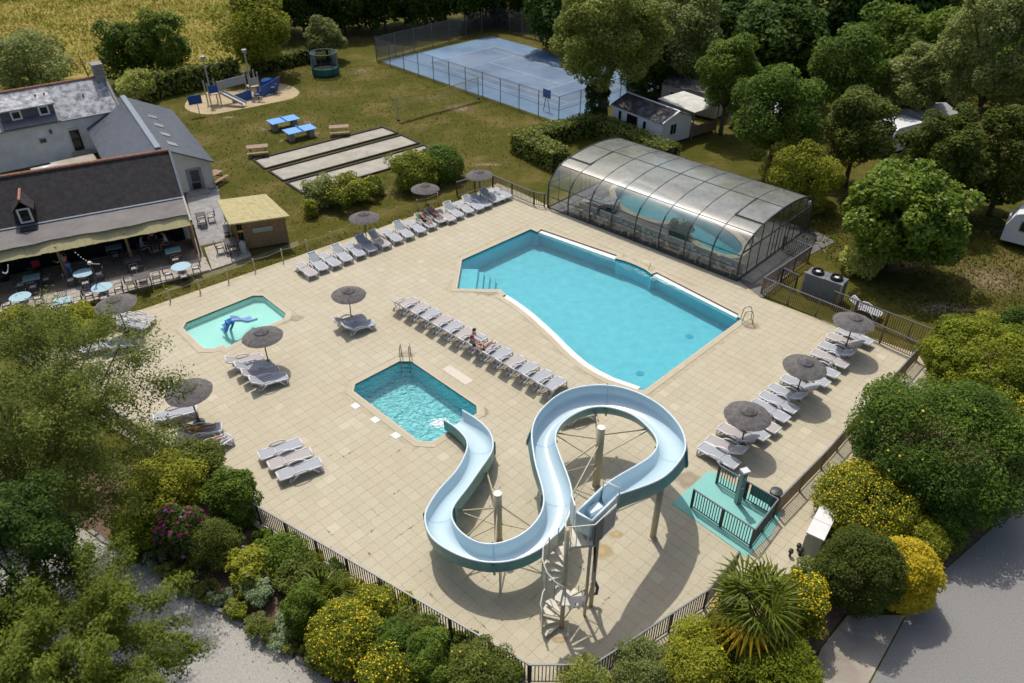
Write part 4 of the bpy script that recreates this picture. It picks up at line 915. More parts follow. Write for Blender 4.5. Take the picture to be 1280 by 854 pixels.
# rope posts between lawn and deck
pp = None
for i, (bx, by) in enumerate(((213, 377), (250.6, 366), (286, 353), (319, 339), (354, 326.6), (384.7, 315), (414.7, 304.6), (443, 292), (471.6, 282.6), (497, 273), (522.5, 263.5), (547.6, 255))):
    nm = ('first', 'second', 'third', 'fourth', 'fifth', 'sixth', 'seventh', 'eighth', 'ninth', 'tenth', 'eleventh', 'twelfth')[i]
    if pp is None:
        pp = thing('rope_post', '', 'post'); MB().tube([(0, 0, 0), (0, 0, .92)], .045, 7).build('stake', M['woodpale'], pp); MB().lathe([(.055, .80), (.055, .88)], 7).build('rope_collar', M['playgrey'], pp); o = pp
    else: o = copy_tree(pp)
    o.location = g(bx, by); tag(o, f'{nm} slim wooden post from the left between lawn and deck', 'post', 'rope posts between lawn and deck')
    if i: 
        c = o.location; d = prev - c; rp = MB().tube([(0, 0, .84), tuple(d * .5 + Vector((0, 0, .72))), tuple(d + Vector((0, 0, .84)))], .01, 4).build('rope', M['woodpale'], o)
    prev = o.location.copy()

# ---------------------------------------------------------------- loungers
def mk_lounger(raise_, cloth):
    t = thing('sun_lounger', '', 'lounger'); a = R(raise_); hx, hz = -.22, .345
    def bk(d, dz=0): return (hx - d * math.cos(a) - dz * math.sin(a) * -1 * -1, hz + d * math.sin(a) + dz * math.cos(a))
    fr = MB()
    for s in (-1, 1):
        y = s * .315
        fr.tube([(.97, y * .92, .31), (.9, y, .335), (.4, y, .355), (hx, y, hz)], .043, 6)
        x1, z1 = bk(.40); x2, z2 = bk(.74); fr.tube([(hx, y, hz), (x1, y, z1 + .004), (x2, y, z2)], .043, 6)
    fr.tube([(.97, -.29, .31), (.985, 0, .305), (.97, .29, .31)],   .046, 6); x2, z2 = bk(.75); fr.tube([(x2, -.315, z2), (x2, .315, z2)], .044, 6); fr.tube([(hx, -.3, hz - .03), (hx, .3, hz - .03)], .025, 6)
    fr.build('frame', M['white'], t, True)
    sm = MB(); q = [(hx + .03, hz + .012), (.1, .362), (.55, .37), (.93, .342)]
    for (xa, za), (xb, zb) in zip(q, q[1:]): sm.slab((xa, -.29, za), (xb, -.29, zb), (xb, .29, zb), (xa, .29, za), .02)
    sm.build('seat', M[cloth], t)
    bm_ = MB(); x1, z1 = bk(.02, .012); x2, z2 = bk(.72, .012); bm_.slab((x2, -.29, z2 + .01), (x1, -.29, z1 + .01), (x1, .29, z1 + .01), (x2, .29, z2 + .01), .02); bm_.build('backrest', M[cloth], t)
    for s in (-1, 1):
        y = s * .36
        MB().tube([(.42, y, .34), (.25, y * 1.04, .47), (.0, y * 1.06, .54), (-.28, y * 1.04, .50), (-.42, y, .36)], .036, 6).build('armrest', M['white'], t, True)
        MB().tube([(.5, y * .95, .34), (.66, y, .2), (.80, y, .0), (.88, y, .02), (.90, y * .95, .33)], .038, 6).build('leg', M['white'], t, True)
        MB().tube([(-.15, y * .95, .34), (-.36, y, .2), (-.50, y, .0), (-.58, y, .05), (-.5, y * .95, .25)], .038, 6).build('leg', M['white'], t, True)
    if raise_: 
        x1, z1 = bk(.45); MB().tube([(x1, -.2, z1), (hx - .22, -.2, .26), (hx - .22, .2, .26), (x1, .2, z1)], .018, 5).build('back_support', M['white'], t)
    return t
LP = {}
def lounger(pt, ang, raise_, cloth, label, group):
    k = (raise_, cloth)
    if k not in LP: LP[k] = mk_lounger(raise_, cloth); o = LP[k]
    else: o = copy_tree(LP[k])
    o.location = (pt.x, pt.y, .0); o.rotation_euler = (0, 0, ang); tag(o, label, 'lounger', group); return o
ORD = 'first second third fourth fifth sixth seventh eighth ninth tenth eleventh twelfth thirteenth fourteenth fifteenth sixteenth seventeenth eighteenth nineteenth twentieth'.split()
def cl(c): return 'taupe' if c == 'cloth_taupe' else 'grey'
GY, TP = 'cloth_grey', 'cloth_taupe'
# back row, along the rope posts: head ends to the lawn
row = [(382, 337, 0, TP), (397, 329.5, 32, GY), (411.5, 325, 0, GY), (427, 318.5, 30, GY), (443, 312.5, 0, GY), (457, 307, 38, GY), (474, 301, 35, TP), (489.5, 294.5, 0, GY), (504, 289.5, 35, GY), (518.5, 283.5, 0, GY), (531.5, 277.5, 25, GY), (544, 271.5, 30, TP), (556, 269.5, 0, TP), (566, 264.5, 35, GY), (579, 259.5, 0, GY), (590.5, 256, 35, GY), (600.5, 252, 15, GY), (611, 247, 38, TP), (618, 244.5, 0, GY), (626, 241.5, 0, GY)]
for i, (x, y, r_, c) in enumerate(row):
    lounger(g(x, y, .3), R(-50) + R(random.Random(i).uniform(-4, 4)), r_, c, f'{ORD[i]} lounger from the left in the row along the lawn, {cl(c)} {"with raised back" if r_ else "lying flat"}', 'loungers along the lawn')
# middle row between the two pools
a, b = g(505, 381.5, .3), g(688, 484.5, .3); mid = []
for i in range(13):
    p = a.lerp(b, i / 12); c = (TP, TP, GY, TP, GY, TP, GY, TP, GY, TP, GY, GY, GY)[i]; mid.append(p)
    lounger(p, ANG_B + R(random.Random(i + 40).uniform(-3, 3)), 48, c, f'{ORD[i]} lounger from the far left in the row between the pools, {cl(c)}', 'loungers between the pools')
lounger(g(721, 519, .3), R(20), 0, GY, 'single lounger partly hidden below the upper loop of the water slide', 'loungers between the pools')
# right row by the side fence
rrow = [(1068, 420.5, 0, GY), (1056, 428, 28, TP), (1046, 439.5, 28, GY), (1037, 449, 0, TP), (1024.5, 461, 0, GY), (1013, 471, 0, GY), (1000, 482, 30, GY), (984, 493.5, 32, GY), (973, 503.5, 0, GY), (962, 513.5, 0, GY), (950, 527, 0, TP), (936, 536, 0, GY), (922, 545, 28, TP), (908, 560, 28, TP), (898, 570, 0, GY)]
for i, (x, y, r_, c) in enumerate(rrow):
    lounger(g(x, y, .3), R(135) + R(random.Random(i + 80).uniform(-4, 4)), r_, c, f'{ORD[i]} lounger from the top in the right hand row, {cl(c)} {"with raised back" if r_ else "lying flat"}', 'loungers along the right fence')
for (x, y, an, r_, c, lb, gp) in (
        (436, 402, 30, 30, TP, 'taupe lounger behind the umbrella pole between paddling and splash pool', 'pair of loungers'), (447, 409, 30, 35, GY, 'grey lounger in the shade of the umbrella between paddling and splash pool', 'pair of loungers'),
        (305, 452, 28, 32, TP, 'farthest of the four loungers below the paddling pool', 'four loungers below the paddling pool'), (316, 460, 28, 38, GY, 'second of the four loungers below the paddling pool, shaded grey', 'four loungers below the paddling pool'), (325, 468.5, 28, 36, TP, 'third of the four loungers below the paddling pool, taupe', 'four loungers below the paddling pool'), (335, 477, 28, 34, GY, 'nearest of the four loungers below the paddling pool, pale grey', 'four loungers below the paddling pool'),
        (350.5, 562, 30, 0, GY, 'farthest of three flat loungers near the left fence, grey', 'three loungers near the left fence'), (363, 574, 30, 0, TP, 'middle of three flat loungers near the left fence, taupe', 'three loungers near the left fence'), (374.5, 587, 30, 0, GY, 'nearest of three flat loungers near the left fence, grey', 'three loungers near the left fence'),
        (219, 517.5, 25, 0, GY, 'flat grey lounger half hidden by the left tree', 'loungers by the left tree'), (250, 540, 20, 34, GY, 'lounger under the left umbrella carrying the sunbather in yellow', 'loungers by the left tree'), (265, 559, 52, 15, GY, 'lounger in the sun carrying the person with the straw hat', 'loungers by the left tree'),
        (172, 398, -14, 0, TP, 'taupe lounger beside the umbrella at the terrace corner', 'loungers at the terrace corner'), (160, 399, -14, 0, GY, 'white framed grey lounger behind the terrace corner umbrella', 'loungers at the terrace corner'), (165, 406, -14, 0, GY, 'grey lounger just under the terrace corner umbrella', 'loungers at the terrace corner'), (149, 432, 20, 30, GY, 'lounger in the umbrella shade behind the tree leaves', 'loungers at the terrace corner'), (125, 434, 20, 0, GY, 'lounger mostly hidden by the tree leaves at far left', 'loungers at the terrace corner')):
    lounger(g(x, y, .3), R(an), r_, c, lb, gp)

# ---------------------------------------------------------------- thatched umbrellas
def mk_umbrella():
    t = thing('thatched_umbrella', '', 'umbrella'); cn = MB(); rng = random.Random(2); n = 40; prof = [(.0, 2.30), (.30, 2.22), (.62, 2.10), (.92, 1.98), (1.06, 1.90)]
    for r_, z in prof:
        for k in range(n):
            an = 2 * math.pi * k / n; j = 1 + (rng.uniform(-.015, .015) if r_ > .9 else 0); cn.v.append((r_ * j * math.cos(an), r_ * j * math.sin(an), z + (rng.uniform(-.008, .008) if r_ > .5 else 0)))
    for i in range(len(prof) - 1):
        for k in range(n):
            k2 = (k + 1) % n; cn.f.append((i * n + k, (i + 1) * n + k, (i + 1) * n + k2, i * n + k2))
    cn.lathe([(1.04, 1.88), (.5, 2.06), (.05, 2.22)], 24); cn.build('thatch_canopy', M['thatch'], t)
    MB().lathe([(.37, 2.195), (.36, 2.235), (.2, 2.33), (.06, 2.40), (0, 2.42)], 20).build('thatch_cap', M['thatchtip'], t)
    MB().lathe([(.395, 2.175), (.40, 2.195), (.37, 2.215)], 20).build('cap_ring', M['pole'], t)
    MB().tube([(0, 0, 0), (0, 0, 2.25)], .034, 8).build('pole', M['pole'], t); MB().lathe([(.27, 0), (.27, .07), (.1, .12), (.06, .35), (.04, .36)], 14).build('base', M['steeldark'], t)
    for k in range(6):
        an = k * math.pi / 3; MB().bar((.05 * math.cos(an), .05 * math.sin(an), 2.18), (1.0 * math.cos(an), 1.0 * math.sin(an), 1.87), .02, .02).build('rib', M['wood'], t)
    return t
um = None
for i, (x, y, sc, lb) in enumerate(((249, 528.5, 1.02, 'thatched umbrella beside the left tree shading the sunbather in yellow'), (336.8, 458, 1, 'thatched umbrella beside the four loungers below the paddling pool'), (439.5, 401, .93, 'thatched umbrella over the pair of loungers in mid deck'), (926, 558, 1, 'nearest thatched umbrella in the right hand row by the footbath'), (994.5, 495.5, 1, 'middle thatched umbrella of the right hand row'), (1055, 440, 1.02, 'farthest thatched umbrella of the right hand row by the back fence'), (160, 417, 1.05, 'thatched umbrella at the corner of the wooden terrace'), (458.6, 303.5, .98, 'left thatched umbrella of the row along the lawn'), (533, 266, .98, 'middle thatched umbrella of the row along the lawn'), (600.5, 248, .98, 'right thatched umbrella of the row along the lawn by the low fence'))):
    if um is None: um = mk_umbrella(); o = um
    else: o = copy_tree(um)
    o.location = g(x, y); o.rotation_euler = (R(random.Random(i).uniform(-2, 2)), R(random.Random(i + 9).uniform(-2, 2)), i * .7); o.scale = (sc, sc, sc); tag(o, lb, 'umbrella', 'thatched umbrellas')

# ---------------------------------------------------------------- water slide
RR = [(774, 618, 4.8), (796, 611, 4.45), (829, 598, 4.08), (846.5, 580, 3.86), (857.5, 565, 3.72), (858, 552, 3.66), (851, 533, 3.58), (828, 508, 3.48), (803, 493, 3.4), (778, 484, 3.35), (758, 481, 3.3), (728, 483, 3.2), (703, 490, 3.1), (680, 508, 3.0), (667, 526, 2.9), (664, 543, 2.8), (666, 558, 2.7), (669, 579, 2.6), (675, 599, 2.5), (680.5, 620, 2.4), (679.5, 635, 2.3), (671, 652, 2.2), (652, 669, 2.1), (634, 677, 2.05), (615, 681, 2.0), (596, 678, 1.95), (577.5, 667, 1.9), (566, 652, 1.8), (564, 637, 1.7), (572, 625, 1.6), (585, 609, 1.45), (602, 584, 1.25), (615, 566, 1.1), (617, 553, 1.0), (613, 540, .9), (598, 525, .8), (578, 513, .72)]
LL = [(754, 609, 4.8), (763, 601, 4.6), (791.5, 584.7, 4.1), (814, 571, 3.68), (822.7, 558, 3.42), (820, 546, 3.25), (809, 532.7, 3.1), (793, 519, 3.0), (775, 512, 2.95), (756, 508, 2.9), (736.5, 509.7, 2.85), (717, 518, 2.75), (704, 527, 2.7), (695, 539, 2.6), (693.4, 550.5, 2.55), (698, 565, 2.5), (705, 583, 2.45), (712.7, 604, 2.4), (716, 622, 2.35), (713, 640, 2.3), (706, 658, 2.2), (690, 676, 2.1), (671, 689, 2.05), (652, 698.6, 2.0), (633.6, 703, 1.95), (615, 704, 1.95), (596, 701.4, 1.9), (577, 696, 1.9), (559, 687, 1.85), (540, 674, 1.75), (532, 657, 1.7), (530.5, 641, 1.65), (538, 628, 1.55), (551, 609, 1.4), (570, 590, 1.2), (580.7, 570.5, 1.1), (585.7, 555, 1.0), (580.7, 545, .9), (568, 533, .8), (555, 525, .72)]
ancR = [0, 4, 10, 15, 19, 24, 28, 33, 36]; ancL = [0, 4, 9, 14, 18, 25, 31, 36, 39]
def dense(pts): return smooth_line([g(*p) for p in pts], 8)
DR, DL = dense(RR), dense(LL)
def resample(P, n):
    s = [0]
    for a, b in zip(P, P[1:]): s.append(s[-1] + (b - a).length)
    out = []; j = 0
    for k in range(n + 1):
        d = s[-1] * k / n
        while j < len(s) - 2 and s[j + 1] < d: j += 1
        out.append(P[j].lerp(P[j + 1], (d - s[j]) / max(1e-6, s[j + 1] - s[j])))
    return out
PR, PL = [], []
for k in range(8):
    n = (14, 16, 16, 14, 16, 18, 18, 10)[k]; a = resample(DR[ancR[k] * 8:ancR[k + 1] * 8 + 1], n); b = resample(DL[ancL[k] * 8:ancL[k + 1] * 8 + 1], n)
    PR += a if not PR else a[1:]; PL += b if not PL else b[1:]
def sm(P, it=4):
    for _ in range(it): P = [P[0]] + [(P[i - 1] + P[i] * 2 + P[i + 1]) / 4 for i in range(1, len(P) - 1)] + [P[-1]]
    return P
PR, PL = sm(PR), sm(PL)
prof = [(0, 0), (.012, .16), (.05, .34), (.12, .48), (.22, .565), (.35, .60), (.5, .61), (.65, .60), (.78, .565), (.88, .48), (.95, .34), (.988, .16), (1, 0)]
o0 = g(745, 640); t = thing('water_slide', 'winding pale blue open water slide on cream posts ending in the splash pool', 'water slide', (o0.x, o0.y, 0)); O0 = Vector((o0.x, o0.y, 0))
sec = []; N_ = len(PR)
for i in range(N_):
    a, b = PL[i], PR[i]; c = (a + b) / 2; tan = ((PL[min(i + 1, N_ - 1)] + PR[min(i + 1, N_ - 1)]) - (PL[max(i - 1, 0)] + PR[max(i - 1, 0)])).normalized()
    dn = tan.cross(b - a).normalized(); dn = dn if dn.z < 0 else -dn
    sec.append((a, b, dn, tan, (b - a)))
OUTP = [(0, 0), (0, .25), (0, .5), (.012, .60), (.06, .665), (.18, .70), (.5, .71), (.82, .70), (.94, .665), (.988, .60), (1, .5), (1, .25), (1, 0)]
def section(i0, i1, off, flip):
    mb = MB(); m = len(prof)
    for i in range(i0, i1 + 1):
        a, b, dn, tan, w_ = sec[i]; wn = w_.normalized()
        for s, d in (OUTP if off else prof):
            p = a + w_ * s + dn * (d * .98)
            if off: p += dn * off * .3 + wn * off * (2 * s - 1) * 1.1
            mb.v.append(tuple(p - O0))
    for i in range(i1 - i0):
        for k in range(m - 1):
            q = (i * m + k, (i + 1) * m + k, (i + 1) * m + k + 1, i * m + k + 1); mb.f.append(q[::-1] if flip else q)
    return mb
M['seam'] = pmat('joint_sealant', (.30, .50, .66), .4, var=.1)
cuts = [0, 14, 30, 46, 60, 76, 94, 112, N_ - 1]
for a, b in zip(cuts, cuts[1:]):
    ch_ = section(a, b, 0, False).build('slide_section', M['slide_in'], t, True)
    section(a, b, .035, True).build('outer_shell', M['slide_out'], ch_, True)
    fl = MB()
    for i in (b,):
        if i >= N_ - 1: continue
        A_, B_, dn, tan, w_ = sec[i]; wn = w_.normalized(); m = len(prof)
        for k in range(m - 1):
            q = []
            for (s, d) in (OUTP[k], OUTP[k + 1]):
                base = A_ + w_ * s + dn * d * .98
                for of in (.03, .10): q.append(base + dn * of * (.3 + d) + wn * of * (2 * s - 1) * 1.1 - O0)
            th = tan * .04
            fl.add([q[0] - th, q[1] - th, q[3] - th, q[2] - th, q[0] + th, q[1] + th, q[3] + th, q[2] + th], [(0, 1, 2, 3), (7, 6, 5, 4), (1, 5, 6, 2)])
        fl.build('flange', M['slide_out'], ch_)
        sm_ = MB(); A_, B_, dn, tan, w_ = sec[i]
        for k in range(m - 1):
            q = [A_ + w_ * s + dn * d * .98 - dn * .006 - O0 for s, d in (prof[k], prof[k + 1])]; th = tan * .022
            sm_.add([q[0] - th, q[1] - th, q[1] + th, q[0] + th], [(0, 1, 2, 3)])
        sm_.build('joint_seam', M['seam'], ch_)
for P in (PL, PR): MB().tube([p - O0 for p in P], .042, 6).build('rim', M['slide_rim'], t, True)
# start box
cx = [g(721, 641, 4.92), g(739.7, 652, 4.92)]
A_, B_ = sec[0][0], sec[0][1]; mb = MB(); dn = Vector((0, 0, -1))
sb = [cx[0], cx[1], B_, A_]
for i in range(4):
    if i == 2: continue
    p, q = sb[i] - O0, sb[(i + 1) % 4] - O0; d_ = Vector((0, 0, .78)); mb.slab(p, q, q - d_, p - d_, .04)
mb.slab(*[p - O0 - Vector((0, 0, .58)) for p in sb], .2); mb.build('start_tub', M['slide_in'], t)
for i in (0, 1, 3): MB().tube([sb[i] - O0 + Vector((0, 0, .02)), sb[(i + 1) % 4] - O0 + Vector((0, 0, .02))], .05, 6).build('rim', M['slide_rim'], t, True)
c_ = (sb[0] + sb[3]) / 2 - O0; MB().box(c_.lerp((sb[1] + sb[2]) / 2 - O0, .3) - Vector((0, 0, .38)), (.55, .3, .22), R(35)).build('start_seat', M['slide_rim'], t)
# posts and arms
def post(px, py, z, r_, name='post', m='galv'):
    c = g(px, py) - O0; MB().tube([c, c + Vector((0, 0, z))], r_, 14).build(name, M[m], t, True); MB().lathe([(0, 0), (r_ * 1.6, 0), (r_ * 1.6, .03), (r_ * 1.1, .05), (r_ * 1.05, .12)], 14, c).build('base_plate', M['galv'], t); MB().lathe([(r_ * 1.02, z - .02), (r_ * 1.02, z + .02), (0, z + .03)], 14, c).build('post_cap', M['galvw'], t); return c
c1 = post(745, 608, 3.45, .17); c2 = post(623, 676, 2.75, .165); c3 = post(816, 672, 2.95, .13)
def under(i, d=.66, s=.5): a, b, dn, tan, w_ = sec[i]; return a + w_ * s + dn * d - O0
def arm(c, z, i, z2=None, s=.5, r_=.035): MB().tube([c + Vector((0, 0, z)), under(i, s=s)], r_, 6).build('arm', M['galv'], t)
for i in (22, 32, 42, 52, 60): arm(c1, 3.05 - (i - 22) * .012, i, s=.2); arm(c1, 1.75 - (i - 22) * .012, i, s=.1, r_=.026)
for i in (66, 76, 86, 97, 108): arm(c2, 2.2 - (i - 66) * .008, i, s=.85); arm(c2, 1.05 - (i - 66) * .005, i, s=.9, r_=.026)
c = g(625, 741) - O0; MB().tube([c, Vector((c.x, c.y, 1.4))], .03, 6).build('prop', M['galv'], t)
c = g(600, 553) - O0; MB().tube([under(N_ - 12) , Vector((under(N_ - 12).x, under(N_ - 12).y, 0))], .05, 8).build('prop', M['galv'], t)
# stair tower
PZ = 3.95; to = g(716, 770); tw = thing('stair_tower', 'cream steel spiral stair tower with platform feeding the water slide', 'stair tower', (to.x, to.y, 0)); TO = Vector((to.x, to.y, 0))
plat = [g(705.5, 684.5, PZ), g(741.5, 681, PZ), g(768, 655, PZ), g(757, 640, PZ), g(722, 655, PZ), g(706, 663, PZ)]
mb = MB(); mb.prism([(p.x - TO.x, p.y - TO.y) for p in plat], PZ - .12, PZ); pl = mb.build('platform', M['plate'], tw)
for k in range(4):
    a, b = plat[0].lerp(plat[1], (k + .5) / 4) - TO, plat[5].lerp(plat[4], (k + .5) / 4) - TO; MB().bar(a + Vector((0, 0, .006)), b + Vector((0, 0, .006)), .03, .012).build('plate_seam', M['galv'], pl)
def tpost(px, py, z, r_): c = g(px, py) - TO; MB().tube([c, c + Vector((0, 0, z))], r_, 10).build('post', M['galv'], tw, True); return c
sc = tpost(702, 784, 5.3, .085); s2 = tpost(730.5, 769, 3.9, .06); s3 = tpost(738.5, 757, 3.9, .085)
pl2 = g(768, 655, PZ) - TO; 
# guard rails round the platform
gr = MB(); hr = 1.0
def guard(a, b, n, panel=None):
    a, b = a - TO, b - TO; up1 = Vector((0, 0, hr))
    MB().tube([a + up1, b + up1], .025, 6).build('guard_rail', M['galvw'], tw)
    for k in range(n + 1): p = a.lerp(b, k / n); MB().tube([p, p + up1], .018, 5).build('baluster', M['galvw'], tw)
    if panel: MB().slab(a + Vector((0, 0, .1)), b + Vector((0, 0, .1)), b + up1 * .9, a + up1 * .9, .02).build('guard_panel', M[panel], tw)
guard(plat[0], plat[1], 5, None); guard(plat[1], plat[2], 4, 'playgrey'); guard(plat[5], plat[0], 3, None)
MB().slab(plat[1].lerp(plat[2], .02) - TO + Vector((.03, 0, -.1)), plat[1].lerp(plat[2], .4) - TO + Vector((.03, 0, -.1)), plat[1].lerp(plat[2], .4) - TO + Vector((.03, 0, 1)), plat[1].lerp(plat[2], .02) - TO + Vector((.03, 0, 1)), .03).build('guard_panel', M['pumpgrey'], tw)
a = g(754, 609, 4.9) - TO; b = g(774, 618, 4.9) - TO; MB().tube([a - Vector((0, 0, .4)), a + Vector((0, 0, .3)), b + Vector((0, 0, .3)), b - Vector((0, 0, .4))], .03, 6).build('start_bar', M['galvw'], tw, True)
p_ = g(716, 634, 4.75) - TO; MB().box(p_ - Vector((0, 0, .2)), (.05, .5, 1.1), R(10)).build('guard_panel', M['slide_rim'], tw)
# spiral treads
nt_ = 19; a0 = R(205); da = R(-27); hand = []; RA = .80
for k in range(nt_):
    z = PZ * (k + 1) / (nt_ + 1); an = a0 + da * k; x, y = math.cos(an), math.sin(an); w_ = R(15)
    q = [(.07 * math.cos(an - w_), .07 * math.sin(an - w_)), (RA * math.cos(an - w_), RA * math.sin(an - w_)), (RA * math.cos(an + w_), RA * math.sin(an + w_)), (.07 * math.cos(an + w_), .07 * math.sin(an + w_))]
    tr = MB().prism([(sc.x + u, sc.y + v) for u, v in q], z - .04, z).build('tread', M['plate'], tw)
    e = sc + Vector((RA * x, RA * y, 0)); MB().tube([e + Vector((0, 0, z)), e + Vector((0, 0, z + (.95 if k < 4 or k > 10 else .3)))], .02, 5).build('baluster', M['galv'], tw); hand.append(e + Vector((0, 0, z + .95)))
for r0, r1 in ((0, 3), (11, 16)): MB().tube(hand[r0:r1 + 1], .03, 6).build('handrail', M['galvw'], tw, True)
for k0, k1 in ((0, 2), (12, 17)):   # white kick panels along the outer edge
    mb = MB()
    for k in range(k0, k1):
        a, b = hand[k], hand[k + 1]; mb.quad(a - Vector((0, 0, .95)), b - Vector((0, 0, .95)), b - Vector((0, 0, .25)), a - Vector((0, 0, .25)))
    mb.build('kick_panel', M['galvw'], tw)
for a, b in ((s2, s3), (sc, s2)):
    MB().tube([a + Vector((0, 0, .3)), b + Vector((0, 0, 1.7))], .022, 5).build('brace', M['galv'], tw); MB().tube([a + Vector((0, 0, 1.6)), b + Vector((0, 0, 1.6))], .022, 5).build('brace', M['galv'], tw)
p1 = g(741, 750) - TO; pipe = thing('water_pipe', 'dark water pipe climbing the stair tower with a blue bend at its foot', 'pipe', (to.x, to.y, 0)); MB().tube([g(743.5, 684, 3.85) - TO, g(743.5, 690, 3.7) - TO, p1 + Vector((0, 0, 1.1))], .05, 8).build('riser', M['black'], pipe, True)
MB().tube([p1 + Vector((0, 0, 1.1)), p1 + Vector((.12, -.02, .8)), p1 + Vector((.1, -.1, .55)), p1 + Vector((-.15, -.1, .45)), p1 + Vector((-.4, -.15, .4)), p1 + Vector((-.45, -.15, .0))], .07, 8).build('pipe_bend', pmat('slate_blue_pipe', (.06, .075, .12), .4), pipe, True)
# splash at the outlet
fo = MB(); rng = random.Random(4)
for k in range(190): fo.box(g(549 + rng.gauss(0, 5.5), 529 + rng.gauss(0, 2.6), -.095 + abs(rng.gauss(0, .03))), (rng.uniform(.03, .09), rng.uniform(.03, .09), .02), rng.uniform(0, 3))
o = fo.build('splash_foam', M['foam']); stuff(o); o['label'] = 'white foam where the slide pours into the splash pool'
# toddler slide in the paddling pool
p0 = g(285, 412, -.3); t = thing('toddler_slide', 'small blue toddler slide standing in the paddling pool', 'slide', (p0.x, p0.y, -.40)); q = lambda px, py, z: g(px, py, z) - Vector((p0.x, p0.y, -.40))
ctr = [q(290, 400, .75), q(299, 400, .6), q(307, 402, .30), q(318, 399, .04)]
mb = MB(); C_ = smooth_line(ctr, 5)
for i, p in enumerate(C_):
    d = (C_[min(i + 1, len(C_) - 1)] - C_[max(i - 1, 0)]).normalized(); y = Vector((-d.y, d.x, 0)).normalized()
    for s, h in ((-.26, .16), (-.2, 0), (.2, 0), (.26, .16)): mb.v.append(tuple(p + y * s + Vector((0, 0, h))))
for i in range(len(C_) - 1):
    for k in range(3): mb.f.append((i * 4 + k, (i + 1) * 4 + k, (i + 1) * 4 + k + 1, i * 4 + k + 1))
sl_ = mb.build('chute', M['poolslide2'], t, True); so_ = sl_.modifiers.new('thick', 'SOLIDIFY'); so_.thickness = .03
C2 = smooth_line([q(290, 400, .74), q(284, 403, .60), q(281, 411, .1), q(280, 414, -.3)], 4); mb = MB()
for i, p in enumerate(C2):
    d = (C_[1] - C_[0]).normalized(); y = Vector((-d.y, d.x, 0)).normalized()
    for s in (-.26, .26): mb.v.append(tuple(p + y * s))
for i in range(len(C2) - 1): mb.f.append((2 * i, 2 * i + 1, 2 * i + 3, 2 * i + 2))
ld = mb.build('ladder_back', M['poolslide'], t, True); so_ = ld.modifiers.new('thick', 'SOLIDIFY'); so_.thickness = .10
for i in range(3, len(C2) - 1, 3): MB().box(C2[i] + Vector((-.05, -.05, 0)), (.12, .42, .05), R(45)).build('step', M['poolslide'], t)
MB().tube([q(286, 404, .7), q(283, 412, .2), q(281, 413, -.38)], .07, 6).build('leg', M['poolslide'], t); MB().tube([q(292, 403, .6), q(289, 411, .2), q(288, 412, -.38)], .07, 6).build('leg', M['poolslide'], t)

# ---------------------------------------------------------------- glazed pool hall
e0, e1 = g(685, 259), g(920.4, 351); ed = (e1 - e0).normalized(); en = Vector((-ed.y, ed.x, 0)); EL = (e1 - e0).length
t = thing('glazed_pool_hall', 'arched telescopic pool hall of polycarbonate and glass on dark ribs', 'pool enclosure', e0)
PRF = [(0, 0), (-.06, .92), (.05, 1.75), (.42, 2.32), (1.25, 2.86), (2.3, 3.12), (3.4, 3.27), (5, 3.34), (6.6, 3.27), (7.7, 3.12), (8.75, 2.86), (9.58, 2.32), (9.95, 1.75), (10.06, .92), (10, 0)]
NB = 8
def ep(k, i, out=0):
    s, z = PRF[i]; u = EL * k / NB; q = ed * u + en * s + Vector((0, 0, z * (1.03 - .04 * k / NB)))
    if out:
        a, b = PRF[max(i - 1, 0)], PRF[min(i + 1, len(PRF) - 1)]; tt = Vector((b[0] - a[0], b[1] - a[1])).normalized(); q += (en * -tt.y + Vector((0, 0, tt.x))) * out
    return q
struct(MB().prism([tuple((e0 + ed * u + en * v)[:2]) for u, v in ((-.15, -.1), (EL + .1, -.1), (EL + .1, 10.1), (-.15, 10.1))], GZ, -.03).build('hall_floor_base', M['darkfloor'], None))
hf = sheet('hall_floor', [e0 + ed * u + en * v for u, v in ((-.15, -.1), (EL + .1, -.1), (EL + .1, 10.1), (-.15, 10.1))], [offset_poly(indoor, .02)], .001, M['darkfloor']); struct(hf)
bpy.data.objects.remove([o for o in bpy.data.objects if o.name == 'hall_floor_base'][0])
apron = [e1 + en * -.1 + ed * .1, e1 + en * 10.2 + ed * .1, e1 + en * 9.5 + ed * 2.3, g(1013, 318), g(955, 371), g(948, 371)]
struct(sheet('grey_apron', apron, [], -.02, M['darkfloor']))
for k in range(NB + 1):
    MB().tube([ep(k, i, .03) for i in (0, 1, 2, 3)], .055, 5).build('rib', M['steeldark'], t); MB().tube([ep(k, i, .02) for i in range(3, 12)], .034 if 0 < k < NB else .055, 5).build('rib', M['rail'] if 0 < k < NB else M['steeldark'], t, True); MB().tube([ep(k, i, .03) for i in (11, 12, 13, 14)], .055, 5).build('rib', M['steeldark'], t)
for i, r_ in ((0, .06), (1, .028), (2, .035), (4, .018), (7, .022), (10, .018), (12, .035), (13, .028), (14, .06)):
    MB().tube([ep(k, i, .02) for k in range(NB + 1)], r_, 5).build('rail', M['steeldark'], t)
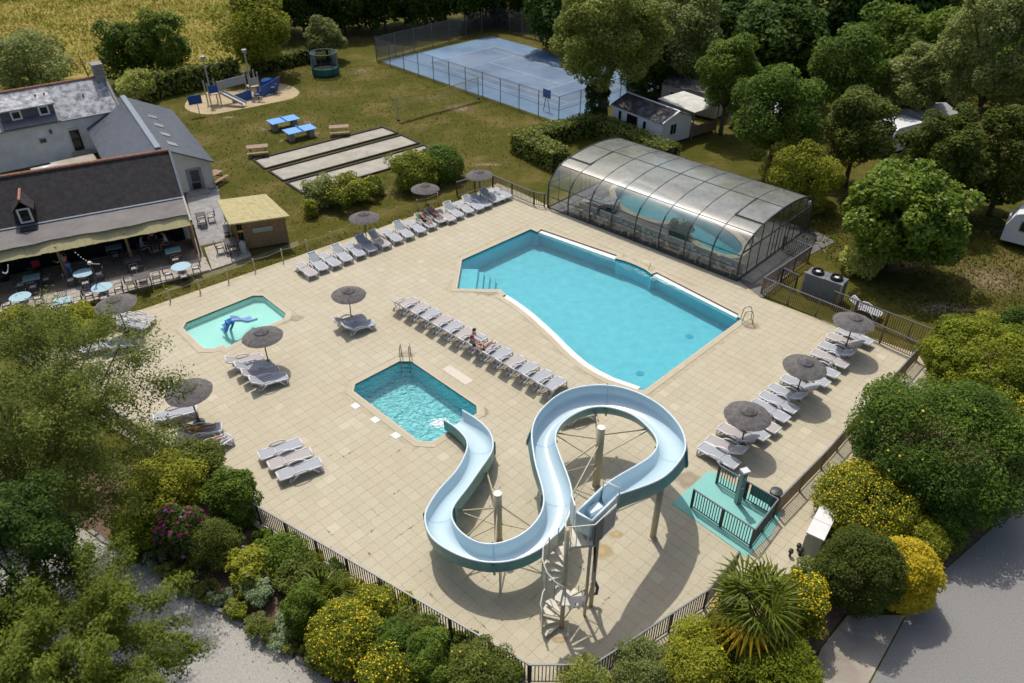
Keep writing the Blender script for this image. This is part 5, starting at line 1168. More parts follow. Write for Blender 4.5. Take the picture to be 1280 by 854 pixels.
for k in range(NB):
    for i in range(len(PRF) - 1):
        m_ = 'clear' if i in (0, 1, 12, 13) else 'poly'
        mb = MB(); a, b, c, d = ep(k, i), ep(k + 1, i), ep(k + 1, i + 1), ep(k, i + 1)
        if m_ == 'poly' and i in (2, 3, 4, 5, 6, 7, 8, 9, 10, 11): continue
        mb.add([a, b, c, d], [(0, 1, 2, 3)]); mb.build('clear_pane', M[m_], t)
    for i0, i1, pm2 in ((2, 4, 'polyc'), (4, 7, 'poly'), (7, 12, 'poly')):                     # curved milky panels, smooth across the bend
        mb = MB(); m = 0; pts = [smooth_line([ep(kk, i) for i in range(max(0, i0 - 1), min(len(PRF), i1 + 2))], 4) for kk in (k, k + 1)]
        lo, hi = 4, 4 + 4 * (i1 - i0)
        for q in range(lo, hi + 1): mb.v += [tuple(pts[0][q]), tuple(pts[1][q])]
        n = hi - lo
        mb.f = [(2 * q, 2 * q + 1, 2 * q + 3, 2 * q + 2) for q in range(n)]; mb.build('roof_panel', M[pm2], t, True)
for k in (0, NB):                                        # end walls: mullions, transom, door panes
    sg = [(.05, 1.2), (1.2, 2.5), (2.5, 3.9), (3.9, 5.0), (5.0, 6.1), (6.1, 7.5), (7.5, 8.8), (8.8, 9.95)]
    def zt(s):
        for a, b in zip(PRF[1:-1], PRF[2:-1]):
            if a[0] <= s <= b[0]: return (a[1] + (b[1] - a[1]) * (s - a[0]) / max(1e-6, b[0] - a[0])) * (1.03 - .04 * k / NB) - .05
        return 1.7
    base = ed * (EL * k / NB)
    for s, s2_ in sg:
        MB().bar(base + en * s, base + en * s + Vector((0, 0, zt(s))), .05, .05).build('mullion', M['steeldark'], t)
        a, b = base + en * s, base + en * s2_
        MB().quad(a, b, b + Vector((0, 0, 1.9)), a + Vector((0, 0, 1.9))).build('clear_pane', M['clear'], t)
        MB().quad(a + Vector((0, 0, 1.9)), b + Vector((0, 0, 1.9)), b + Vector((0, 0, max(1.92, zt(s2_)))), a + Vector((0, 0, max(1.92, zt(s))))).build('clear_pane', M['clear'], t)
        if 3.8 < s < 6.2: MB().bar(base + en * (s + .55), base + en * (s + .55) + Vector((0, 0, 1.9)), .04, .04).build('mullion', M['steeldark'], t)
    MB().bar(base + en * .0 + Vector((0, 0, 1.9)), base + en * 10 + Vector((0, 0, 1.9)), .07, .07).build('transom', M['steeldark'], t)
    MB().bar(base + Vector((0, 0, .04)), base + en * 10 + Vector((0, 0, .04)), .08, .08).build('sill', M['steeldark'], t)
for s in (1.3, 8.8):
    MB().box(ed * (EL + .12) + en * s + Vector((0, 0, 2.45)), (.16, .16, .2)).build('wall_lamp', M['white'], t)
# raised hatch frames seen on the first and last bay
for k in (0, NB - 1):
    MB().bar(ep(k, 5, .06), ep(k + 1, 5, .06), .07, .06).build('hatch_frame', M['steeldark'], t); MB().bar(ep(k if k else 1, 5, .07), ep(k if k else 1, 7, .07), .08, .06).build('hatch_frame', M['steeldark'], t)
# white plastic chairs and folded loungers along the inside of the glass
wc = None
def mk_wchair():
    t = thing('plastic_chair', '', 'chair'); MB().box((0, 0, .42), (.5, .48, .045)).build('seat', M['white'], t); b = MB()
    for k in range(5): b.bar((-.24, -.18 + .09 * k, .45), (-.32, -.18 + .09 * k, .86), .055, .02)
    b.bar((-.33, -.23, .87), (-.33, .23, .87), .03, .06); b.build('backrest', M['white'], t)
    for s in (-1, 1):
        MB().tube([(-.28, s * .26, .66), (.2, s * .27, .64), (.26, s * .25, 0)], .025, 5).build('armrest', M['white'], t); MB().bar((-.22, s * .22, .42), (-.3, s * .25, 0), .05, .04).build('leg', M['white'], t); MB().bar((.2, s * .22, .42), (.24, s * .24, 0), .05, .04).build('leg', M['white'], t)
    return t
bays = 'first second third fourth fifth sixth seventh eighth'.split()
for k, us in enumerate(((), (.3, .75), (.5,), (.2, .5, .8), (.45, .78), (.82,), (.32, .7), (.62,))):
    for q, u in enumerate(us):
        if wc is None: wc = mk_wchair(); o = wc
        else: o = copy_tree(wc)
        p = e0 + ed * (EL * (k + u) / NB) + en * .5; o.location = (p.x, p.y, .002); o.rotation_euler = (0, 0, math.atan2(en.y, en.x) + R(random.Random(k * 3 + q).uniform(-20, 20)))
        pos = ('left', 'right') if len(us) == 2 else (('left', 'middle', 'right') if len(us) == 3 else ('only',))
        tag(o, f'{pos[q]} white plastic chair behind the glass of the {bays[k]} bay of the pool hall', 'chair', 'white chairs inside the pool hall')
    p = e0 + ed * (EL * (k + .5) / NB) + en * 1.0
    if k: tag(MB().box((0, 0, .40), (EL / NB * .86, .06, .74), math.atan2(ed.y, ed.x)).build('windbreak_panel', pmat('beige_panel', (.44, .40, .33), .8, col2=(.62, .58, .50), scale=3) if k == 1 else bpy.data.materials['beige_panel'], None), f'beige panel leaning inside the {bays[k]} bay of the pool hall', 'panel', 'beige panels behind the hall glass').location = (p.x, p.y, .0)
for k, (u, v, h) in enumerate(((1.25, 2.6, 0), (1.6, 2.2, .22), (1.45, 3.2, 0), (1.9, 2.9, .1))):
    o = lounger(e0 + ed * (EL * u / NB) + en * v, math.atan2(ed.y, ed.x) + R(20 + 30 * k), (0, 30)[k % 2], TP, ('lowest', 'tilted', 'farther', 'topmost')[k] + ' lounger of the heap stacked inside the pool hall', 'loungers stacked inside the pool hall'); o.location.z = h
t = plant('indoor_shrub', 'dark leafy shrub growing on the floor inside the pool hall', 'shrub', (834, 272, 868, 300), 'l_dark', n=1500, leaf=.2, seed=71, trunk=False)
# heat pumps on the paving behind the bar fence
for i, (px, py) in enumerate(((1012, 372), (1035, 380))):
    p = g(px, py); t = thing('heat_pump', ('left', 'right')[i] + ' grey heat pump with a black fan on top behind the bar fence', 'heat pump', (p.x + .35, p.y + .55, 0), R(-43), 'grey heat pumps'); MB().box((0, 0, .72), (1.12, 1.0, 1.4)).build('casing', M['pumpgrey'], t)
    f = MB().lathe([(.36, 1.42), (.38, 1.5), (.34, 1.62), (.30, 1.62), (.30, 1.5)], 18).build('fan_ring', M['black'], t); MB().lathe([(0, 1.56), (.13, 1.55), (.14, 1.5)], 12).build('fan_hub', M['white'], f)
    for k in range(5): MB().bar((.1 * math.cos(k * 1.257), .1 * math.sin(k * 1.257), 1.52), (.3 * math.cos(k * 1.257), .3 * math.sin(k * 1.257), 1.54), .1, .012).build('fan_blade', M['steeldark'], f)
    for s in (-1,): MB().box((s * .575, -.46, .72), (.09, .1, 1.46)).build('timber_upright', M['woodpale'], t)
    if i: MB().box((.575, -.46, .72), (.09, .1, 1.46)).build('timber_upright', M['woodpale'], t)
# stack of loungers outside the far fence
for k in range(1):
    o = lounger(g(1080 + 6 * k, 388 + 2 * k, .2), ANG_A, (30, 0)[k], GY, ('dark', 'pale')[k] + ' lounger left between the two fences behind the top umbrella', 'loungers between the fences')

# ---------------------------------------------------------------- lawn games
for i, (px, py) in enumerate(((354, 150), (374.5, 162))):
    c = g(px, py, .7); a = g((336, 356)[i], (151, 163)[i], .76); b = g((373, 393)[i], (143, 155)[i] , .76)
    dd = (g(373, 142.5, .76) - g(345, 148.5, .76)); an = math.atan2(dd.y, dd.x) - .0
    t = thing('table_tennis_table', ('farther', 'nearer')[i] + ' blue outdoor table tennis table on the worn lawn', 'table', (c.x, c.y, GZ), an, 'table tennis tables')
    for s in (-1, 1): MB().box((s * .69, 0, .78), (1.36, 1.52, .06)).build('table_half', M['ppblue'], t); MB().prism([(s * .95 - .22, -.42), (s * .95 + .22, -.42), (s * .95 + .22, .42), (s * .95 - .22, .42)], 0, .75).build('concrete_leg', M['concrete'], t)
    MB().box((0, 0, .88), (.03, 1.66, .15)).build('net_plate', M['ppblue'], t)
for i, (px, py, an, lb) in enumerate(((424, 162, 12, 'brown picnic table beside the gravel lanes'), (322, 187, 15, 'pale picnic table at the left corner of the gravel lanes'), (266, 222, 70, 'picnic bench standing against the white gable'))):
    p = g(px, py, .4); t = thing('picnic_table', lb, 'picnic table', (p.x, p.y, GZ), R(an), 'picnic tables')
    for k in range(5): MB().box((0, -.34 + .17 * k, .74), (1.75, .155, .045)).build('table_plank', M['woodbench'], t)
    for s in (-1, 1):
        for k in range(2): MB().box((0, s * (.68 + .15 * k), .44), (1.75, .135, .045)).build('bench_plank', M['woodbench'], t)
        MB().bar((s * .6, -.72, .40), (s * .6, .86, .40), .05, .09).build('cross_beam', M['woodbench'], t)
        for q in (-1, 1): MB().bar((s * .6, q * .3, .72), (s * .6, q * .62, 0), .05, .09).build('leg', M['woodbench'], t)
# gravel bowling lanes with dark timber borders
lanes = [[(317, 200), (478, 159), (497, 166.5), (331, 211)], [(336, 213.5), (502, 169), (524, 179), (354, 226)], [(358, 228.5), (530, 181.5), (551, 192.5), (379, 242)]]
for i, q in enumerate(lanes):
    P = gl(q); o = struct(sheet('gravel_lane', P, [], GZ + .02, M['lanegravel']))
    for a, b in zip(P, P[1:] + P[:1]): MB().bar((a.x, a.y, GZ + .05), (b.x, b.y, GZ + .05), .16, .14).build('border_timber', M['blacktimber'], o)
# trampoline
p = g(407.5, 92); t = thing('trampoline', 'round dark green trampoline with a safety net near the hedge', 'trampoline', (p.x, p.y, GZ))
r_ = 1.48; MB().lathe([(0, .78), (r_ - .25, .78)], 28).build('jumping_mat', M['black'], t); MB().lathe([(r_ - .28, .82), (r_, .82), (r_ + .02, .76), (r_ - .28, .76)], 28).build('pad', M['trampgreen'], t); MB().lathe([(r_, .8), (r_ + .01, .12)], 28).build('skirt', M['trampgreen'], t)
MB().lathe([(r_ - .05, .82), (r_ - .03, 2.3)], 28).build('safety_net', M['net'], t); MB().tube([((r_ - .02) * math.cos(k * math.pi / 14), (r_ - .02) * math.sin(k * math.pi / 14), 2.34) for k in range(29)], .06, 6).build('top_ring', M['trampgreen'], t, True)
for k in range(8): a = k * math.pi / 4; MB().tube([((r_ + .04) * math.cos(a), (r_ + .04) * math.sin(a), 0), ((r_ + .02) * math.cos(a), (r_ + .02) * math.sin(a), 2.34)], .035, 6).build('pole', M['trampgreen'], t)
# volleyball net
a, b = g(498, 150), g(598, 123); t = thing('volleyball_net', 'slack yellow edged volleyball net between two steel posts on the lawn', 'net', (a.x, a.y, GZ)); d = b - a
for q, nm in ((Vector((0, 0, 0)), 0), (d, 1)): MB().tube([q, q + Vector((0, 0, 2.25))], .045, 8).build('post', M['playgrey'], t); MB().lathe([(0, 0), (.16, 0), (.16, .12), (0, .14)], 10, q).build('post_foot', M['black'], t)
P = [d * (k / 12) + Vector((0, 0, 2.2 - .25 * math.sin(math.pi * k / 12))) for k in range(13)]
MB().tube(P, .045, 5).build('top_band', pmat('yellow_band', (.55, .42, .03), .7), t); MB().tube([p - Vector((0, 0, .85)) for p in P], .018, 4).build('bottom_cord', bpy.data.materials['yellow_band'], t)
mb = MB()
for p0_, p1_ in zip(P, P[1:]): mb.quad(p0_, p1_, p1_ - Vector((0, 0, .85)), p0_ - Vector((0, 0, .85)))
mb.build('netting', glassmat('thin_net', (.97, .97, .97), .0, .6, body=.03, bodycol=(.4, .4, .35)), t)
# playground
sx, sy = g(272, 132), g(312, 124); pd = (sy - sx).normalized(); pn = Vector((-pd.y, pd.x, 0)); po = g(262, 133); t = thing('play_ship', 'ship shaped climbing frame with blue hull, two towers and a white slide on sand', 'playground', (po.x, po.y, GZ))
def pq(u, v, z): return pd * u + pn * v + Vector((0, 0, z))
for u0, zc in ((0.2, 2.3), (4.4, 2.5)):
    for du in (0, 1.0):
        for dv in (0, 1.0): MB().bar(pq(u0 + du, dv, 0), pq(u0 + du, dv, zc), .1, .1).build('tower_post', M['playgrey'], t)
    MB().box(pq(u0 + .5, .5, 1.1), (1.05, 1.05, .07), math.atan2(pd.y, pd.x)).build('tower_floor', M['woodpale'], t)
    MB().slab(pq(u0, -.03, 1.25), pq(u0 + 1, -.03, 1.25), pq(u0 + 1, -.03, 2.0), pq(u0, -.03, 2.0), .04).build('side_panel', M['playblue' if u0 < 1 else 'playgrey'], t)
    MB().bar(pq(u0 + .5, 1.0, 1.1), pq(u0 + .5, 1.0, 4.3), .11, .11).build('mast', M['playgrey'], t); MB().lathe([(0, 4.3), (.22, 4.3), (.26, 4.6), (0, 4.62)], 8, pq(u0 + .5, 1.0, 0)).build('crow_nest', M['playgrey'], t)
MB().slab(pq(1.3, .5, 1.3), pq(4.3, .5, 1.5), pq(4.3, .5, 2.3), pq(1.3, .5, 2.1), .05).build('bridge_net', M['playgrey'], t)
mb = MB(); mb.slab(pq(1.2, -.1, 1.15), pq(2.6, -2.3, .25), pq(3.1, -2.0, .25), pq(1.7, .2, 1.15), .05); mb.build('slide_chute', M['white'], t)
MB().bar(pq(1.2, -.1, 1.25), pq(2.6, -2.3, .33), .05, .2).build('slide_side', M['playgrey'], t); MB().bar(pq(1.7, .2, 1.25), pq(3.1, -2.0, .33), .05, .2).build('slide_side', M['playgrey'], t)
mb = MB(); mb.slab(pq(2.3, -.2, .0), pq(4.4, -.2, .0), pq(4.4, -.2, .95), pq(2.3, -.2, .7), .05); mb.build('hull_panel', M['playblue'], t)
mb = MB(); mb.slab(pq(5.5, -.1, 0), pq(7.3, .4, .1), pq(7.9, .5, 1.5), pq(5.5, -.1, .95), .05); mb.build('hull_panel', M['playblue'], t); MB().bar(pq(7.3, .4, 0), pq(7.95, .5, 1.6), .09, .09).build('prow', M['playred'], t); MB().slab(pq(5.5, 1.2, 0), pq(7.3, .5, .1), pq(7.9, .6, 1.5), pq(5.5, 1.2, .95), .05).build('hull_panel', M['playblue'], t)
p = g(250, 144); t = thing('play_notice', 'dark blue notice board on a post at the sand edge', 'sign', (p.x, p.y, GZ)); MB().bar((0, 0, 0), (0, 0, 1.2), .06, .06).build('post', M['playgrey'], t); MB().box((-.15, 0, 1.55), (1.25, .06, .85), math.atan2(pd.y, pd.x) - .1).build('board', M['playblue'], t)
for i, (px, py, c, lb) in enumerate(((324, 126, 'playblue', 'blue spring rider nearest the lawn'), (335, 109, 'ppblue', 'light blue mushroom shaped spring seat'), (343, 117, 'playblue', 'blue spring rider at the right end of the sand'))):
    p = g(px, py); t = thing('spring_rider', lb, 'spring rider', (p.x, p.y, GZ), 0, 'spring riders on the sand'); MB().tube([(.1 * math.cos(k), .1 * math.sin(k), .03 + .022 * k) for k in range(20)], .025, 5).build('spring', M['black'], t)
    if i == 1: MB().lathe([(.62, .78), (.5, .92), (.2, 1.02), (0, 1.05)], 14).build('seat', M[c], t); MB().lathe([(.05, .4), (.05, .85)], 8).build('stem', M['playgrey'], t)
    else:
        MB().slab((-.5, .03, .5), (.5, .03, .5), (.6, .03, 1.1), (-.4, .03, .85), .06).build('side_panel', M[c], t); MB().box((-.05, 0, .75), (.4, .34, .06)).build('seat', M['playgrey'], t); MB().tube([(.3, -.28, 1.05), (.3, .28, 1.05)], .025, 6).build('handle', M['playred'], t)
# tennis court with its lines and chain fences
tc = [g(477, 76), g(600, 51.5), g(745, 98), g(722, 152), g(695, 151)]
u_ = (g(695, 151) - g(477, 76)).normalized(); v_ = Vector((-u_.y, u_.x, 0)); v_ = v_ if v_.y > 0 else -v_; tc0 = g(477, 76); TLn = (g(699, 152) - tc0).length
q = lambda u, v, z=GZ: Vector((tc0.x, tc0.y, 0)) + u_ * u + v_ * v + Vector((0, 0, z))
wv = 17.5
struct(sheet('tennis_court', [q(0, 0), q(TLn, 0), q(TLn, wv), q(0, wv)], [], GZ + .012, M['court']))
struct(sheet('court_play_area', [q(4.2, 3.5), q(TLn - 3.2, 3.5), q(TLn - 3.2, wv - 3.2), q(4.2, wv - 3.2)], [], GZ + .018, M['courtred']))
ln = MB(); lu0, lu1, lv0, lv1 = 4.2, TLn - 3.2, 3.5, wv - 3.2; lm = (lu0 + lu1) / 2; la, lb_ = lv0 + 1.3, lv1 - 1.3
def seg(u0, v0, u1, v1, w_=.09):
    a, b = q(u0, v0, GZ + .024), q(u1, v1, GZ + .024); d = (b - a).normalized(); n = Vector((-d.y, d.x, 0)) * w_ / 2; ln.quad(a - n, b - n, b + n, a + n)
for s in ((lu0, lv0, lu1, lv0), (lu0, lv1, lu1, lv1), (lu0, la, lu1, la), (lu0, lb_, lu1, lb_), (lu0, lv0, lu0, lv1), (lu1, lv0, lu1, lv1), (lm - 6, la, lm - 6, lb_), (lm + 6, la, lm + 6, lb_), (lm - 6, (la + lb_) / 2, lm + 6, (la + lb_) / 2)): seg(*s)
o = struct(ln.build('court_lines', pmat('faded_line', (.36, .42, .50), .8, var=.25, scale=1, world=True)))
def chain(label, a, b, n, h=2.6, scr=False, group='chain link fences of the court'):
    t = thing('chain_link_fence', label, 'fence', (a.x, a.y, GZ), 0, group); d = flat(b) - flat(a); pm = None
    for k in range(n + 1):
        p = d * (k / n)
        if pm is None: pm = MB().tube([(0, 0, 0), (0, 0, h)], .045, 6).build('post', M['pumpgrey'], t); pm.location = p
        else: inst('post', pm, t, p)
    for z in (.05, h * .5, h - .03): MB().tube([(0, 0, z), (d.x, d.y, z)], .018, 4).build('tension_wire', M['steeldark'], t)
    MB().quad((0, 0, .02), (d.x, d.y, .02), (d.x, d.y, h), (0, 0, h)).build('mesh_panel', M['chain'], t)
    if scr: MB().quad((0, .06, .3), (d.x, d.y + .06, .3), (d.x, d.y + .06, h - .1), (0, .06, h - .1)).build('wind_net', M['screen'], t)
chain('long chain link fence on the lawn side of the tennis court', q(-.5, -.35), q(TLn + .3, -.35), 11, 2.6)
chain('chain link fence with grey net along the far side of the tennis court', q(-2.2, wv + 3), q(TLn + .3, wv + 3), 13, 2.8, True)
chain('short chain link fence at the left end of the tennis court', q(-.5, -.35), q(-2.2, wv + 3), 7, 2.7, True)
chain('chain link fence at the right end of the tennis court behind the tall tree', q(TLn + .3, -.35), q(TLn + .3, wv + 3), 7, 2.6)
p = g(683, 138); t = thing('backboard', 'small dark blue board hung on the tennis court fence', 'sign', (p.x, p.y, GZ)); MB().box((0, 0, 1.7), (1.05, .05, .8), math.atan2(u_.y, u_.x)).build('board', M['playblue'], t)
for s in (-1, 1): MB().tube([(s * .3, 0, 0), (s * .05, 0, 1.6)], .035, 6).build('leg', M['steeldark'], t)

# ---------------------------------------------------------------- mobile homes
a, b, c = g(764, 159), g(825, 184.5), g(857, 176); u1 = (b - a); Lm = u1.length; u1 /= Lm; v1 = Vector((-u1.y, u1.x, 0)); v1 = v1 if v1.y > 0 else -v1; Wm = 3.6; hm, hr_ = 2.05, 2.75
t = thing('mobile_home', 'white mobile home with dark mottled roof beyond the clipped hedge', 'mobile home', (a.x, a.y, GZ)); am = math.atan2(u1.y, u1.x)
q = lambda u, v, z: u1 * u + v1 * v + Vector((0, 0, z))
mb = MB(); mb.box(q(Lm / 2, Wm / 2, .3 + hm / 2 - .1), (Lm, Wm, hm), am)
for s in (0, Lm): mb.add([q(s, 0, hm + .2), q(s, Wm, hm + .2), q(s, Wm / 2, hr_ + .15)], [(0, 1, 2) if s else (2, 1, 0)])
mb.build('wall', M['homewhite'], t)
mb = MB(); mb.slab(q(-.15, -.15, hm + .16), q(Lm + .15, -.15, hm + .16), q(Lm + .15, Wm / 2, hr_ + .2), q(-.15, Wm / 2, hr_ + .2), .06); mb.slab(q(-.15, Wm / 2, hr_ + .2), q(Lm + .15, Wm / 2, hr_ + .2), q(Lm + .15, Wm + .15, hm + .16), q(-.15, Wm + .15, hm + .16), .06); rf = mb.build('roof', M['homeroof'], t)
MB().bar(q(-.1, Wm / 2, hr_ + .23), q(Lm + .1, Wm / 2, hr_ + .23), .2, .05).build('ridge_strip', M['homewhite'], rf); MB().bar(q(Lm + .14, -.15, hm + .2), q(Lm + .14, Wm / 2, hr_ + .24), .16, .08).build('verge', M['homewhite'], rf)
for u, w_, h_ in ((1.05, .35, 1.0), (2.6, 1.35, 1.05), (4.15, .35, .8)):
    f = MB().box(q(u * Lm / 6.2, -.02, 1.4), (w_ + .12, .06, h_ + .12), am).build('window', M['homewhite'], t); MB().box(q(u * Lm / 6.2, -.05, 1.4), (w_, .04, h_), am).build('pane', M['glass_dark'], f)
f = MB().box(q(Lm + .02, 1.35, 1.45), (.06, .75, .95), am).build('window', M['homewhite'], t)
for s in (-.18, .18): MB().box(q(Lm + .05, 1.35 + s, 1.45), (.04, .3, .85), am).build('pane', M['glass_dark'], f)
MB().box(q(Lm / 2, Wm / 2, .08), (Lm - .2, Wm - .2, .3), am).build('skirt', M['black'], t)
tp = thing('covered_porch', 'wooden porch with white sheet roof beside the mobile home', 'porch', (a.x, a.y, GZ)); 
MB().slab(q(2.0, Wm + .1, 2.5), q(Lm + .2, Wm + .1, 2.45), q(Lm + .2, Wm + 3.5, 2.55), q(2.0, Wm + 3.5, 2.6), -.06).build('roof_sheet', M['tarp'], tp)
for u in (2.1, Lm + .1):
    for v in (Wm + .2, Wm + 3.4): MB().bar(q(u, v, 0), q(u, v, 2.5), .1, .1).build('post', M['wood'], tp)
for k in range(14): MB().box(q(Lm + .12, Wm + .3 + .225 * k, .75), (.04, .2, .9), am).build('rail_board', M['wood'], tp)
MB().box(q(Lm / 2 + 1, Wm + 1.8, .2), (Lm - 2, 3.2, .1), am).build('porch_floor', M['deckdark'], tp)
def home(px, py, w_, l, h, an, mat_, label, roof, win=True, kind='mobile_home', cat='mobile home'):
    p = g(px, py); t = thing(kind, label, cat, (p.x, p.y, GZ), R(an)); MB().box((0, 0, .25 + h / 2), (l, w_, h)).build('wall', M[mat_], t)
    mb = MB(); mb.slab((-l / 2 - .1, -w_ / 2 - .1, h + .26), (l / 2 + .1, -w_ / 2 - .1, h + .26), (l / 2 + .1, 0, h + .75), (-l / 2 - .1, 0, h + .75), .06); mb.slab((-l / 2 - .1, 0, h + .75), (l / 2 + .1, 0, h + .75), (l / 2 + .1, w_ / 2 + .1, h + .26), (-l / 2 - .1, w_ / 2 + .1, h + .26), .06); mb.build('roof', M[roof], t)
    mb = MB()
    for s in (-1, 1): mb.add([(s * l / 2 * .99, -w_ / 2, h + .24), (s * l / 2 * .99, w_ / 2, h + .24), (s * l / 2 * .99, 0, h + .7)], [(0, 1, 2)])
    mb.build('gable', M[mat_], t)
    if win:
        for x, y, ww, dx in ((-l / 4, -w_ / 2 - .02, 1.0, 0), (l / 4, -w_ / 2 - .02, .8, 0), (-l / 2 - .02, 0, 1.0, 1)):
            f = MB().box((x, y, 1.5), ((.06, ww + .16, .95) if dx else (ww + .16, .06, .95))).build('window', M['homewhite'], t); MB().box((x - (.03 if dx else 0), y - (0 if dx else .03), 1.5), ((.05, ww, .8) if dx else (ww, .05, .8))).build('pane', M['glass_dark'], f)
    return t
home(868, 138, 3.2, 6, 2.2, -40, 'playgrey', 'grey mobile home in the shade behind the porch', 'homeroof')
home(944, 160, 2.8, 4.4, 2.0, -40, 'playgrey', 'pale mobile home mostly hidden by the trees behind the hall', 'playgrey')
home(1148, 172, 3, 4.2, 2.2, 25, 'playgrey', 'small grey roofed cabin in the clearing at top right', 'playgrey', False, 'cabin', 'cabin')
# caravan at the right edge and the small one among the trees
def caravan(px, py, an, label, l=5.5):
    p = g(px, py); t = thing('caravan', label, 'caravan', (p.x, p.y, GZ), R(an)); mb = MB(); pr = [(-l / 2, .4), (-l / 2 - .02, 1.5), (-l / 2 + .35, 2.35), (-l / 2 + .7, 2.5), (l / 2 - .7, 2.5), (l / 2 - .25, 2.3), (l / 2, 1.4), (l / 2 - .05, .4)]
    n = len(pr); mb.v = [(x, -1.1, z) for x, z in pr] + [(x, 1.1, z) for x, z in pr]; mb.f = [tuple(range(n)), tuple(reversed(range(n, 2 * n)))] + [(i, i + n, (i + 1) % n + n, (i + 1) % n) for i in range(n)]; mb.build('body', M['homewhite'], t)
    for x, w_ in ((-1.4, 1.0), (.3, .6), (1.6, .9)): f = MB().box((x, -1.11, 1.65), (w_ + .14, .04, .74)).build('window', M['playgrey'], t); MB().box((x, -1.14, 1.65), (w_, .03, .6)).build('pane', M['glass_dark'], f)
    f = MB().box((-l / 2 - .0, 0, 1.75), (.12, 1.5, .6)).build('window', M['playgrey'], t); MB().box((-l / 2 - .06, 0, 1.75), (.05, 1.3, .5)).build('pane', M['glass_dark'], f)
    for s in (-1, 1): w_ = MB().lathe([(.32, -.1), (.32, .1), (.2, .11), (0, .11)], 14).build('wheel', M['black'], t); w_.location = (0, s * 1.0, .32); w_.rotation_euler = (R(90), 0, 0)
    MB().bar((-l / 2 - .9, 0, .45), (-l / 2, 0, .5), .1, .1).build('tow_bar', M['steeldark'], t); return t
caravan(1308, 312, -38, 'white caravan with a framed window at the right picture edge')
caravan(1116, 186, 30, 'white rounded caravan half hidden between the trees at top right', 4.6)

# ---------------------------------------------------------------- trees and shrubs
G1, G2, G3, G4 = 'trees in the wood behind the court', 'trees on the campsite lawn', 'shrubs in the flower beds', 'trees in the meadow'
# meadow trees, left
plant('broadleaf_tree', 'grey green tree behind the white house at the left picture edge', 'tree', (-22, 40, 84, 118), 'l_silver', 122, n=7000, leaf=.42, seed=1, group=G4, nclump=34)
plant('broadleaf_tree', 'dark bushy tree left of the pair between chimney and playground', 'tree', (122, 22, 192, 100), 'l_oak', 103, n=6500, leaf=.42, seed=2, group=G4, nclump=26)
plant('broadleaf_tree', 'dark bushy tree right of the pair between chimney and playground', 'tree', (168, 14, 240, 97), 'l_oak', 101, n=7000, leaf=.42, seed=3, group=G4, nclump=28)
plant('broadleaf_tree', 'tall bright green tree behind the playground ship', 'tree', (270, -14, 362, 84), 'l_lime', 92, n=9500, leaf=.42, seed=4, group=G4, nclump=40)
plant('small_tree', 'small grey green tree just behind the trampoline', 'tree', (377, 21, 434, 66), 'l_silver', 75, n=4500, leaf=.36, seed=5, group=G4, nclump=26)
plant('laurel_shrub', 'pale laurel bush beside the stone chimney', 'shrub', (146, 88, 196, 130), 'l_variegated', n=3500, leaf=.34, seed=6, trunk=False, group=G4)
hedge('dark hedge behind the playground from the chimney to the bright tree', [g(188, 122), g(250, 108), g(300, 100)], 1.8, 2.3, 'l_hedge', 11, 26, .38, 'hedges')
hedge('low pale hedge between the bright tree and the trampoline', [g(318, 92), g(352, 84), g(386, 76)], 1.6, 1.5, 'l_hedge', 12, 26, .36, 'hedges')
t = thing('dead_pole', 'thin grey leaning pole standing in the meadow behind the lichen roof', 'pole', g(112, 98)); MB().tube([(0, 0, -.1), (-.5, .1, 2.6)], [.09, .05], 6).build('stem', M['barkpale'], t); MB().tube([(-.2, .04, 1.2), (.25, .1, 1.9)], .03, 5).build('branch', M['barkpale'], t)
# dense dark wood behind the court: individual conifers and broadleaves
random.seed(21); protos = []
def wood(kind, label, px, py, r, h, mat_, k, leaf=.5, n=6500, group=G1, shape='round', cat='tree'):
    """a wood tree standing at a ground point, sharing one of a few crowns"""
    key = (mat_, k, shape); p = g(px, py)
    t = thing(kind, label, cat, (p.x, p.y, GZ), 0, group); hz = h * .5
    if key not in wood.c:
        me, P, dd, C = crown('crown', (1.0, 1.0, 1.0), n, leaf / r, 300 + k, 60, .32, -.97, .12, shape); tm_ = trunk_mesh(1.15, .06, [Vector(c) + Vector((0, 0, 1.15)) for c in C], 300 + k)
        tb = tm_.build('trunk', M['bark'], t, True); cr_ = link('crown', me, M[mat_], t); wood.c[key] = (cr_, tb)
    else: cr_ = inst('crown', wood.c[key][0], t); tb = inst('trunk', wood.c[key][1], t)
    cr_.scale = (r, r, h * .47); cr_.location = (0, 0, h * .53); a = random.uniform(0, 6.28); cr_.rotation_euler = (0, 0, a); tb.scale = (r * .6 + 1, r * .6 + 1, h * .53 / 1.15); tb.rotation_euler = (0, 0, a)
    return t
wood.c = {}
pl = 'left of the court|behind the court corner|behind the middle of the court|behind the right half of the court'.split('|')
for i in range(17):
    px = 332 + i * 25; py = (50 - 1.7 * i if i < 12 else 30 - .3 * (i - 12)) - (9 if i % 2 else 0)
    pos = ('far left', 'left', 'middle', 'right')[min(3, i // 5)]
    wood('dark_cypress', f'{ORD[i]} dark evergreen from the left in the tall screen behind the tennis court', px, py, random.uniform(3.0, 3.7), random.uniform(8, 11), 'l_dark', i % 4, .42, 7000)
for i in range(12):
    wood('dark_cypress', f'{ORD[i]} dark tree of the shadowy row closing the meadow at top left', -70 + 33 * i, -7 - 1.6 * i + random.uniform(-2, 2), random.uniform(3, 4.2), random.uniform(7, 9), 'l_dark', i % 4, .5, 7000, 'trees closing the meadow')
